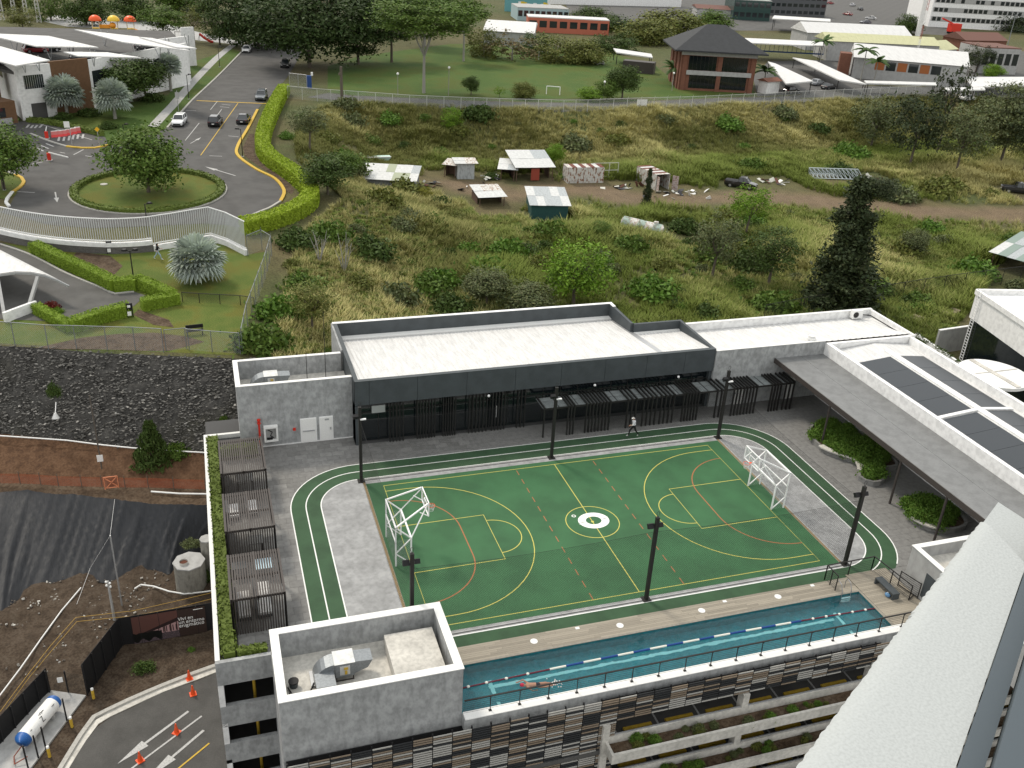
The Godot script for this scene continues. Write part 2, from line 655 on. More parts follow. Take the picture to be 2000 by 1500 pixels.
func ground_colour(p: Vector2) -> Color:
	var a := gnoise.get_noise_2d(p.x, p.y)
	var b := gnoise.get_noise_2d(p.x * 3.0 + 90.0, p.y * 3.0)
	var green := Color(0.075,0.10,0.03)
	var dry := Color(0.145,0.125,0.06)
	var c := green.lerp(dry, clampf(0.45 + a * 1.1 + b * 0.5,0.0,1.0))
	var d := 1e9
	for i in dirt_track.size() - 1:
		d = minf(d, p.distance_to(Geometry2D.get_closest_point_to_segment(p, dirt_track[i], dirt_track[i + 1])))
	var k := clampf(1.0 - (d + b * 3.0 - 2.0) / 3.0,0.0,1.0)
	return c.lerp(Color(0.20,0.15,0.10), k * 0.9)

func build_terrain() -> void:
	gnoise.seed = 3
	gnoise.frequency = 0.03
	gnoise.fractal_octaves = 4
	dirt_track = pack([P(15.79,-92.03),P(19.49,-89.04),P(21.7,-85.51),P(27.61,-88.21),P(35.07,-87.44),P(40.08,-82.78),P(48,-80.9),P(57.09,-80.93),P(66.37,-80.72),P(71.79,-77.24),P(81.99,-72.5),P(92.92,-69.97),P(103.49,-67.96),P(117.43,-65.79)])
	var near := wall_top.duplicate()
	near.append_array([P(-19.6,-16), P(36,-16), P(36,30), P(180,30), P(180,-140), P(-70,-140), P(-70,-44.2)])
	near.remove_at(0)
	near.remove_at(0)
	near.insert(0, P(-60,-41))
	var b := mb()
	drape(b, near, 0.0,2.0, INF, ground_colour)
	var west := pack([P(-95,-52), P(-70,-44.2), P(-70,-140), P(-220,-140), P(-220,-52)])
	drape(b, west, 0.0,10.0, INF, ground_colour)
	var north := pack([P(-220,-140), P(600,-140), P(600,-900), P(-220,-900)])
	drape(b, north, 0.0,20.0, INF, ground_colour)
	var east := pack([P(180,30), P(180,-140), P(600,-140), P(600,30)])
	drape(b, east, 0.0,10.0, INF, ground_colour)
	setting("ground", b, m_("ground"))

func sheet(called: String, poly: PackedVector2Array, off: float, m: Material, cell := 2.0, flat := INF) -> MeshInstance3D:
	var b := mb()
	drape(b, poly, off, cell, flat)
	return setting(called, b, m)

func line(parent: Node3D, called: String, pts: PackedVector2Array, w: float, off: float, m: Material, flat := INF, closed := false) -> MeshInstance3D:
	var b := mb()
	strip(b, pts, w, off, off, flat, closed)
	return part(parent, called, b, m, true)

func kerb(called: String, pts: PackedVector2Array, w: float, h: float, m: Material, flat := INF, closed := false) -> MeshInstance3D:
	var b := mb()
	strip(b, pts, w, -0.1, h, flat, closed)
	return setting(called, b, m)

func arrow(parent: Node3D, a: Vector2, bb: Vector2, w: float, off: float, m: Material, flat := INF) -> void:
	var d := (bb - a).normalized()
	var s := P(-d.y, d.x)
	var neck := bb - d * w * 4.6
	var b := mb()
	strip(b, pack([a, neck]), w * 0.4, off, off, flat)
	var h := func(p: Vector2) -> Vector3: return V(p.x, (flat if flat < 1e9 else ter(p.x, p.y)) + off, p.y)
	b.tri(h.call(neck + s * w * 0.75), h.call(neck - s * w * 0.75), h.call(bb))
	part(parent, "painted_arrow", b, m)

var island := P(-29.35,-77.54)
var island_r := 9.0

func build_roads() -> void:
	# residential street with the turning circle
	var street_l: Array = [P(-27.35,-110.21),P(-25.39,-119.87),P(-22.72,-132.76),P(-17.58,-157.68),P(-11.61,-188.68),P(-5.66,-218.46),P(2.04,-254.09)]
	var street_r: Array = [P(6.87,-230.88),P(2.22,-191.49),P(-3.47,-160.04),P(-8.06,-139.85),P(-12.81,-122.13),P(-15.28,-108.96),P(-17.35,-98.74),P(-17.67,-93.07),P(-15.67,-86.04),P(-13.54,-81.17),P(-12.87,-75.57),P(-13.72,-71.35),P(-15.39,-68.68),P(-17.37,-66.56),P(-18.45,-63.69)]
	var outline := PackedVector2Array([P(-44.77,-72.92),P(-44.67,-77.28),P(-44.4,-82.59),P(-45.66,-86.11),P(-47.91,-88.67),P(-53.32,-92.54),P(-59.09,-97.55),P(-63.55,-120.07),P(-56.12,-117.44),P(-51.71,-116.26),P(-47.86,-115.11),P(-40.34,-109.89),P(-36.1,-105),P(-35.22,-100.23),P(-32.81,-102.4),P(-29.32,-106.46)])
	outline.append_array(smooth(street_l, 3.0))
	outline.append_array(smooth(street_r, 2.0))
	outline.append_array(pack([P(-19.12,-62.14),P(-20.78,-63.26),P(-23.04,-64.09),P(-26.99,-64.05),P(-31.4,-63.91),P(-35.18,-64.06),P(-39.55,-65.67),P(-42.47,-68.17),P(-45.47,-70.93)]))
	var road := sheet("street", outline, 0.04, m_("asphalt"))
	# kerbs
	kerb("kerb", smooth(street_l, 2.0),0.3,0.17, m_("kerb"))
	kerb("yellow_kerb", smooth([P(-12.81,-122.13),P(-15.28,-108.96),P(-17.35,-98.74),P(-17.67,-93.07),P(-15.67,-86.04),P(-13.54,-81.17),P(-12.87,-75.57),P(-13.72,-71.35)], 1.0),0.42,0.18, YE)
	kerb("kerb", smooth([P(-13.72,-71.35),P(-15.39,-68.68),P(-17.37,-66.56),P(-18.45,-63.69)], 1.0),0.3,0.17, m_("kerb"))
	kerb("yellow_kerb", smooth([P(-40.89,-99.76),P(-38.8,-98.78),P(-37.11,-98.66),P(-35.36,-100.24)], 1.0),0.45,0.18, YE)
	kerb("yellow_kerb", smooth([P(-45.11,-78.57),P(-44.51,-80.63),P(-44.37,-82.81),P(-44.89,-84.66),P(-45.78,-86.12)], 1.0),0.4,0.18, YE)
	kerb("kerb", smooth([P(-47.91,-88.67),P(-45.78,-86.12)], 1.0),0.3,0.17, m_("kerb"))
	kerb("kerb", smooth([P(-46.41,-107.41),P(-43.56,-103.08),P(-40.89,-99.76)], 1.0),0.3,0.17, m_("kerb"))
	kerb("kerb", smooth([P(-44.77,-72.92),P(-45.29,-74.34),P(-45.36,-75.74),P(-45.11,-78.57)], 1.0),0.35,0.2, WP)
	kerb("kerb", circle(island, island_r + 0.3,48),0.35,0.17, m_("kerb"), INF, true)
	# road paint
	var W := m_("road_white")
	var Y := YE
	line(road, "painted_line", pack([P(-22.61,-129.48),P(-10.98,-126.83)]),0.45,0.06, Y)
	line(road, "painted_line", pack([P(-15.74,-127.33),P(-22.78,-93.73)]),0.12,0.06, Y)
	for d in [[P(-19.11,-129.02),P(-20.53,-122.34)], [P(-22.55,-113.01),P(-24.78,-102.2)], [P(-18.68,-122.67),P(-20.01,-116.06)]]:
		line(road, "painted_line", pack(d),0.12,0.06, W)
	for d in [[P(-17.03,-111.4),P(-15.09,-110.63)], [P(-18.46,-104.59),P(-16.98,-103.88)], [P(-24.48,-122.07),P(-22.85,-121.65)], [P(-18.86,-124.61),P(-17.37,-123.8)], [P(-18.52,-126.58),P(-17.11,-125.75)], [P(-41.49,-96.77),P(-40.78,-96.18)], [P(-38.04,-94.64),P(-37.21,-94.05)], [P(-39.6,-95.29),P(-38.54,-97.93)], [P(-21.6,-93.37),P(-19.86,-92.96)], [P(-45.08,-90.36),P(-43.14,-91.94)], [P(-44.68,-78.74),P(-42.61,-78.1)]]:
		line(road, "painted_line", pack(d),0.18,0.06, W)
	arrow(road, P(-24.07,-100.36), P(-22.47,-103.89),0.35,0.062, W)
	arrow(road, P(-18.56,-83.09), P(-22.39,-87.9),0.5,0.062, W)
	arrow(road, P(-40.31,-78.06), P(-39.69,-73.9),0.4,0.062, W)
	# hatched bay with short bars
	line(road, "painted_line", pack([P(-45.98,-113.71),P(-37.75,-103.31)]),0.16,0.06, W)
	for q in [[P(-47.4,-111.19),P(-47.27,-113.11)], [P(-46.8,-110.85),P(-46.66,-112.76)], [P(-46.24,-110.82),P(-46.09,-112.74)], [P(-45.63,-111.11),P(-45.37,-113.35)], [P(-42.26,-103),P(-42.34,-105.37)], [P(-41.58,-102.96),P(-41.65,-105.33)], [P(-40.92,-103.21),P(-41,-105.89)], [P(-40.41,-103.77),P(-40.49,-106.47)], [P(-39.81,-104.02),P(-39.88,-106.74)], [P(-39.14,-104.28),P(-39.18,-106.7)]]:
		line(road, "painted_bar", pack(q),0.3,0.06, W)
	for i in 3:
		line(road, "painted_bar", pack([[P(-44.85,-99.48),P(-43.65,-97.47)], [P(-44.3,-100.56),P(-43.13,-98.8)], [P(-43.75,-101.65),P(-42.57,-99.88)]][i]),0.25,0.06, W)
	# pavements beside the street
	sheet("pavement", ribbon(smooth([P(-29.54,-110.98),P(-27.78,-119.94),P(-25.91,-129.53),P(-22.61,-150.33),P(-17.25,-180.4),P(-12.97,-200.48)], 2.0),1.6),0.03, CO)
	sheet("pavement", pack([P(-15.26,-105.68),P(-14.57,-105.64),P(-15.29,-94.27),P(-14.11,-88.22),P(-12.22,-82.25),P(-11.53,-75.88),P(-12.04,-74.16),P(-12.76,-76),P(-13.26,-82.11),P(-15.21,-87.54),P(-16.74,-92.99),P(-16.74,-97.81)]),0.02, m_("soil"))
	# lawns
	sheet("lawn", pack([P(-47.86,-115.11),P(-40.34,-109.89),P(-36.1,-105),P(-35.22,-100.23),P(-32.81,-102.4),P(-29.32,-106.46),P(-27.35,-110.21),P(-22.72,-132.76),P(-17.58,-157.68),P(-11.84,-188.66),P(-13.27,-194.36),P(-18.84,-181.81),P(-22.23,-174.19),P(-26.36,-145.76),P(-27.21,-135.27),P(-32.95,-128.44),P(-39.04,-122.85),P(-44.82,-119.43)]),0.015, m_("lawn_dark"))
	sheet("lawn", circle(island, island_r + 0.2,40),0.06, m_("lawn"))
	sheet("lawn", pack([P(-53.32,-92.54),P(-47.91,-88.67),P(-45.66,-86.11),P(-44.4,-82.59),P(-44.67,-77.28),P(-45.36,-75.74),P(-50.94,-78.38)]),0.06, m_("lawn"))
	# lower lawn in front of the picket fence, driveway and hedge yard
	sheet("lawn", pack([P(-47.16,-61.66),P(-44.05,-60.6),P(-38.77,-57.66),P(-32.86,-55.59),P(-28.53,-55.58),P(-26.86,-56.6),P(-20.79,-57.04),P(-19,-53.27),P(-16.33,-54.14),P(-18.43,-44.22),P(-20.18,-34.74),P(-20.82,-29.42),P(-21.68,-29.16),P(-26.9,-30.85),P(-32.28,-32.3),P(-38.08,-34.37),P(-43.01,-35.88)]),0.015, m_("lawn"))
	sheet("driveway", smooth([P(-47.37,-62.98),P(-44.05,-60.6),P(-40.65,-56.86),P(-35.65,-49.65),P(-33.1,-46.58),P(-31.85,-44.7),P(-30.14,-44.8),P(-29.04,-43.61),P(-30.03,-41.31),P(-30.98,-40.4),P(-34.76,-38.2),P(-36.94,-39.03),P(-43.82,-40.9)], 2.0),0.035, m_("asphalt_old"))
	kerb("kerb", smooth([P(-43.97,-59.96),P(-40.58,-56.25),P(-36.66,-50.49),P(-33.07,-46.05),P(-31.84,-44.44),P(-30.13,-44.68)], 1.0),0.22,0.14, m_("kerb"))
	# worn bare patches of the lawn
	for q in [[P(-37.61,-33.69),P(-34.1,-35.08),P(-28.21,-35.08),P(-23.91,-32.39),P(-26.9,-31.07),P(-32.29,-32.4)], [P(-36.19,-56.68),P(-32.83,-54.97),P(-31.45,-51.81),P(-32.5,-48.48),P(-34.79,-50.9),P(-36.54,-54.76)], [P(-29.64,-40.41),P(-26.92,-37.62),P(-26.47,-35.86),P(-28.23,-36.72),P(-30.05,-39.31)]]:
		sheet("bare_soil", smooth(q, 2.0, true),0.028, m_("soil"))
	# school access road behind the long fence, and the playing field
	var r0: Array = [P(-3.21,-132.53),P(4.49,-127.79),P(10.63,-125.53),P(23.39,-122.82),P(32.83,-121.44),P(42.74,-120.79),P(58.82,-121.38),P(76.55,-123.19),P(89.59,-125.29),P(103.44,-127.51),P(126.1,-131.38),P(149.34,-133.62),P(182.24,-135.7)]
	var r1: Array = [P(207.88,-160.2),P(165.16,-151.4),P(143.29,-143.95),P(129.61,-145.25),P(113.54,-142.46),P(102.34,-133.65),P(93.26,-131.36),P(80.43,-130.37),P(70.04,-128.53),P(60.37,-127.27),P(52.15,-126.05),P(34.66,-127.26),P(24.96,-128.75),P(11.96,-132.34),P(5.48,-133.97),P(1.08,-136.63)]
	var rp := pack(r0)
	rp.append_array(pack(r1))
	sheet("school_road", rp, 0.03, m_("asphalt_old"),4.0)
	sheet("playing_field", pack([P(1.22,-137.69),P(5.56,-134.49),P(25.07,-129.19),P(52.33,-126.5),P(70.51,-129.48),P(91.48,-132.56),P(94.94,-140.48),P(78.83,-143.6),P(87.1,-173.94),P(83.47,-198.34),P(61.01,-210.01),P(43.21,-208.14),P(14.71,-184.19),P(5.4,-168.53)]),0.02, m_("lawn_dark"),4.0)
	sheet("school_yard", pack([P(91.48,-132.56),P(103.13,-134.86),P(130.65,-146.64),P(144.44,-145.35),P(166.53,-152.94),P(207.88,-160.2),P(278.22,-227.42),P(206.47,-197.81),P(124.77,-182.78),P(105.13,-157.65)]),0.015, m_("asphalt_old"),8.0)
	# far car park and streets
	sheet("car_park", pack([P(103.27,-272.98),P(126.38,-248.51),P(168.89,-254.79),P(219.16,-259.22),P(244.5,-251.01),P(322.06,-334.29),P(458.83,-557.32),P(196.84,-454.97),P(128.91,-351.77)]),0.02, m_("asphalt_old"),16.0)
	sheet("park_path", pack([P(-59.02,-240.38),P(-52.56,-230.43),P(-48.82,-228.89),P(-37.83,-229.56),P(-25.26,-211.07),P(-11.17,-200.66),P(-9.62,-206.3),P(-18.97,-220.78),P(-31.91,-247.75),P(-50.39,-249.09),P(-58.92,-257.34)]),0.02, CO, 6.0)

# the podium deck and the buildings on it
func wall_box(t: Node3D, called: String, a: Vector3, b: Vector3, m: Material) -> MeshInstance3D:
	var q := mb()
	q.span(a, b)
	return part(t, called, q, m)

func tile_field(parent: Node3D, called: String, polys: Array, holes: Array, sx: float, sz: float, y: float, ms: Array, limit: int, near: Vector3) -> void:
	var spots := []
	for poly in polys:
		var lo: Vector2 = poly[0]
		var hi: Vector2 = poly[0]
		for p in poly:
			lo = lo.min(p)
			hi = hi.max(p)
		var j := 0
		var z := lo.y
		while z < hi.y - 0.05:
			var x := lo.x - (sx * 0.5 if j % 2 else 0.0)
			while x < hi.x - 0.05:
				var sq := pack([P(x, z), P(x + sx - 0.012, z), P(x + sx - 0.012, z + sz - 0.012), P(x, z + sz - 0.012)])
				for q in Geometry2D.intersect_polygons(sq, poly):
					var left := [q]
					for h in holes:
						var nxt := []
						for l in left:
							for r in Geometry2D.clip_polygons(l, h):
								if not Geometry2D.is_polygon_clockwise(r):
									nxt.append(r)
						left = nxt
					for l in left:
						var c := Vector2.ZERO
						var ar := 0.0
						for i in l.size():
							c += l[i] / l.size()
							ar += l[i].cross(l[(i + 1) % l.size()])
						if absf(ar) > 0.02:
							spots.append([near.distance_squared_to(V(c.x, 0, c.y)), l, l.size() == 4 and absf(absf(ar) * 0.5 - (sx - 0.012) * (sz - 0.012)) < 0.004, c])
				x += sx
			z += sz
			j += 1
	spots.sort_custom(func(a, b): return a[0] < b[0])
	var whole := mb()
	whole.box(V(0,0.01,0),V(sx - 0.012,0.02, sz - 0.012))
	var wm := whole.mesh()
	var rest := mb()
	for i in spots.size():
		var s: Array = spots[i]
		var dy := y - 0.014 + rng.randf() * 0.003
		if i < limit:
			if s[2]:
				piece(parent, called, wm, ms[rng.randi() % ms.size()], X(V(s[3].x, dy, s[3].y) - parent.position))
			else:
				var b := mb()
				b.prism(s[1], dy, dy + 0.02, false)
				part(parent, called, b, ms[rng.randi() % ms.size()])
		else:
			rest.prism(s[1], dy, dy + 0.02, false)
	if rest.v.size():
		part(parent, called + "_field", rest, ms[0]).set_meta("kind", "stuff")

func build_deck() -> void:
	var t := thing("parking_podium", "grey concrete parking podium carrying the sports deck, garage levels below", "building", V(0,0,0))
	# deck slab in pieces around the pool basin
	var b := mb()
	b.span(V(-24.3,-0.35,-19.5),V(-21.6,-0.02,7.5))
	b.span(V(-21.6,-0.35,-19.5),V(36.0,-0.02,9.3))
	b.span(V(-21.6,-0.35,9.3),V(-12.9,-0.02,14.0))
	b.span(V(-12.9,-0.35,9.3),V(36.0,-0.02,10.6))
	b.span(V(13.4,-0.35,10.6),V(36.0,-0.02,14.4))
	part(t, "deck_slab", b, m_("joint"))
	# left side wall and planter rim
	b = mb()
	b.span(V(-24.45,-10.2,-16.9),V(-24.2,0.3,7.5))
	b.span(V(-24.2,-10.2,-16.9),V(-21.85,0.3,-16.65))
	part(t, "planter_wall", b, CC)
	# bands and openings of the recessed left front
	for k in 4:
		var y := -2.75 * k
		b = mb()
		b.span(V(-24.45, y - 1.25 - (0.0 if k == 0 else 0.25),7.5),V(-21.6, y + (0.3 if k == 0 else -0.02),7.75))
		part(t, "parapet_band", b, m_("concrete_wall"))
		if k:
			b = mb()
			b.span(V(-24.45, y - 0.02,7.45),V(-24.15, y + 1.5,7.75))
			part(t, "corner_post", b, WH)
			b = mb()
			b.span(V(-24.2, y - 1.6,-10),V(-12.8, y - 1.35,7.5))
			part(t, "floor_slab", b, m_("asphalt"))
			b = mb()
			b.tube(V(-22.6, y - 1.4,6.6),V(-22.6, y + 1.6,6.6),0.09,0.09)
			part(t, "yellow_pipe", b, YE)
	b = mb()
	b.span(V(-22.2,-10.0,-10.0),V(-21.9,-0.4,4.0))
	part(t, "inner_wall", b, m_("concrete_wall"))
	# paving tiles
	var hole := stadium(4.95,1)
	tile_field(t, "paving_tile", [pack([P(-23.2,-14.7), P(-13.7,-14.7), P(-13.7,-13.5), P(15.6,-13.5), P(26.4,-13.2), P(26.4,9.3), P(-21.6,9.3), P(-21.6,7.5), P(-23.2,7.5)])], [hole], 0.9,0.6,0.0, [m_("paving"), m_("paving_b"), m_("paving_c"), m_("paving")], 300,V(-19,0,0))
	tile_field(t, "front_paving_tile", [pack([P(16.6,9.31), P(26.4,9.31), P(26.4,14.0), P(16.6,14.0)])], [], 0.9,0.6,0.0, [m_("paving")], 0,Vector3.ZERO)

# running-track outline, d metres out from the inner line
func stadium(d: float, fine := 0) -> PackedVector2Array:
	var o := PackedVector2Array()
	var r := d
	var cx := 14.0
	var z0 := -5.75
	var z1 := 5.5
	# outline outer radius r round corner centres
	o.append_array(circle(P(-cx - 0.25, z0), r, 14, PI, PI * 1.5))
	o.append_array(circle(P(cx, z0), r, 14, PI * 1.5, TAU))
	o.append_array(circle(P(cx, z1), r, 14,0, PI * 0.5))
	o.append_array(circle(P(-cx - 0.25, z1), r, 14, PI * 0.5, PI))
	return o

func parapet_ring(t: Node3D, called: String, x0: float, x1: float, z0: float, z1: float, y0: float, y1: float, w: float, m: Material) -> void:
	var b := mb()
	b.span(V(x0, y0, z0),V(x1, y1, z0 + w))
	b.span(V(x0, y0, z1 - w),V(x1, y1, z1))
	b.span(V(x0, y0, z0 + w),V(x0 + w, y1, z1 - w))
	b.span(V(x1 - w, y0, z0 + w),V(x1, y1, z1 - w))
	part(t, called, b, m)

func corrugated(b: MB, x0: float, x1: float, z0: float, y0: float, z1: float, y1: float, pitch: float, h: float) -> void:
	var x := x0
	while x < x1 - 0.01:
		var e := minf(x + pitch, x1)
		var w := e - x
		var prof := [[x, 0.0], [x + w * 0.55,0.0], [x + w * 0.65, h], [x + w * 0.9, h], [e, 0.0]]
		for i in 4:
			var p: Array = prof[i]
			var q: Array = prof[i + 1]
			b.quad(V(p[0], y1 + p[1], z1),V(p[0], y0 + p[1], z0),V(q[0], y0 + q[1], z0),V(q[0], y1 + q[1], z1))
		x = e

func build_clubhouse() -> void:
	var t := thing("clubhouse", "low clubhouse with charcoal cladding and white ribbed metal roof behind the court", "building", V(0,0,-16))
	var C := CD
	# walls
	var b := mb()
	b.span(V(-13.65,-5,-24.6),V(-13.35,5.3,-13.55))
	b.span(V(-13.35,-5,-24.6),V(11.3,5.3,-24.35))
	b.span(V(11.05,0,-24.35),V(11.3,5.3,-19.75))
	b.span(V(11.3,-5,-19.75),V(15.85,5.3,-19.5))
	b.span(V(15.6,-5,-19.5),V(15.85,5.3,-13.55))
	part(t, "parapet_wall", b, C)
	b = mb()
	b.span(V(-13.8,-5,-24.7),V(-13.653,5.25,-19.2))
	part(t, "side_wall", b, m_("concrete_wall"))
	b = mb()
	b.span(V(-13.7,5.303,-24.62),V(11.32,5.35,-24.33))
	b.span(V(11.03,5.303,-24.33),V(11.32,5.35,-23.6))
	part(t, "coping", b, WM)
	# fascia panels
	var xs := [-13.65,-12.6,-9.0,-5.2,-1.35,2.4,6.1,9.7,13.1,15.85]
	for i in xs.size() - 1:
		b = mb()
		b.span(V(xs[i] + 0.012,3.35,-13.55),V(xs[i + 1] - 0.012,5.28,-13.4))
		part(t, "fascia_panel", b, C)
	b = mb()
	b.span(V(-13.65,3.3,-13.75),V(15.85,5.25,-13.553))
	b.span(V(-13.65,5.283,-13.75),V(15.85,5.32,-13.38))
	part(t, "fascia_backing", b, C)
	b = mb()
	b.span(V(-13.65,0,-15.2),V(-13.35,3.3,-13.4))
	part(t, "end_wall", b, C)
	# roof: ribbed sheets, lower gutter at the back
	b = mb()
	corrugated(b, -13.35,10.95,-23.6,4.0,-13.76,5.16,0.32,0.035)
	part(t, "roof", b, RW)
	b = mb()
	corrugated(b, 11.3,15.6,-19.3,4.45,-13.76,5.16,0.32,0.035)
	part(t, "side_roof", b, RW)
	b = mb()
	b.span(V(-13.35,3.8,-24.35),V(11.05,4.15,-23.7))
	b.span(V(11.3,4.2,-19.5),V(15.6,4.56,-19.25))
	b.span(V(10.95,3.6,-19.75),V(11.3,4.5,-17))
	part(t, "gutter", b, CC)
	b = mb()
	b.quad(V(10.9,5.2,-13.8),V(10.9,4.06,-23.6),V(11.35,4.06,-23.6),V(11.35,5.2,-13.8))
	part(t, "roof_flashing", b, GM)
	# dark glass front with frames
	for i in 20:
		var x0 := -13.3 + i * 1.45
		b = mb()
		b.span(V(x0,0.05,-13.95),V(x0 + 1.41,2.45,-13.92))
		part(t, "pane", b, m_("dark_glass"))
		b = mb()
		b.span(V(x0,2.5,-13.95),V(x0 + 1.41,3.28,-13.92))
		part(t, "top_pane", b, m_("dark_glass"))
	b = mb()
	for i in 21:
		b.span(V(-13.35 + i * 1.45,0,-14.0),V(-13.3 + i * 1.45,3.3,-13.88))
	b.span(V(-13.35,2.44,-14.01),V(15.65,2.51,-13.87))
	part(t, "window_frame", b, DM)
	b = mb()
	b.span(V(-13.3,2.62,-14.6),V(15.6,2.85,-14.4))
	part(t, "interior_beam", b, m_("brown_metal"))
	b = mb()
	b.span(V(-13.3,0,-19.4),V(15.6,3.3,-19.3))
	part(t, "interior_wall", b, BK)
	b = mb()
	b.span(V(-2.65,0.9,-13.87),V(-2.6,1.9,-13.82))
	b.span(V(-2.45,0.9,-13.87),V(-2.4,1.9,-13.82))
	part(t, "door_handle", b, WM)
	# vertical fins before the glass
	var fin := mb()
	fin.box(V(0,1.65,0),V(0.07,3.3,0.16))
	var fm := fin.mesh()
	for g in [[-11.1,-10.1,5], [-9.0,-7.65,7], [-7.0,-6.05,6], [-4.95,-3.55,6], [-3.1,-2.1,5], [-1.05,-0.45,3]]:
		for i in int(g[2]):
			piece(t, "fin", fm, DM, X(V(lerpf(g[0], g[1], i / (g[2] - 1.0)),0,-13.4) - t.position))
	b = mb()
	for x in [-4.6,4.15,11.5]:
		b.ball(V(x + 1.1,3.2,-13.2),V(0.11,0.11,0.11),8,6)
	part(t, "security_camera", b, WM)
	b = mb()
	b.span(V(-12.4,2.5,-13.86),V(-11.4,3.1,-13.6))
	part(t, "air_unit", b, GM)
	# entrance arbour: hooped ribs with a glazed roof
	var a := thing("entrance_arbour", "dark ribbed entrance arbour standing along the clubhouse glass front", "arbour", V(14,0,-12.6))
	b = mb()
	b.span(V(0.4,2.42,-13.35),V(22.7,2.46,-11.55))
	part(a, "glazed_roof", b, mat("tint_glass", Color(0.20,0.22,0.22),0.15, {"t1": "blotch", "s1": 0.4}))
	b = mb()
	for x in [1.7,3.3,6.6,9.4,12.0,14.6,19.8]:
		b.span(V(x - 0.03,2.38,-13.35),V(x + 0.03,2.48,-11.55))
	b.span(V(0.4,2.36,-11.6),V(22.7,2.49,-11.52))
	b.span(V(0.4,2.36,-13.38),V(22.7,2.49,-13.33))
	part(a, "roof_frame", b, DM)
	var rib := mb()
	rib.span(V(-0.045,0,0.8),V(0.045,2.64,0.95))
	rib.span(V(-0.045,2.5,-1.1),V(0.045,2.64,0.8))
	var rm := rib.mesh()
	for g in [[0.48,0.48,1], [2.45,2.95,3], [3.97,5.96,8], [7.47,8.2,3], [8.87,9.97,4], [10.42,11.52,4], [12.39,13.73,6], [15.41,16.18,3], [16.95,19.07,8], [20.52,21.36,4], [21.85,22.6,3]]:
		for i in int(g[2]):
			piece(a, "rib", rm, DM, X(V(lerpf(g[0], g[1], i / maxf(1.0, g[2] - 1.0)),0,-12.35) - a.position))

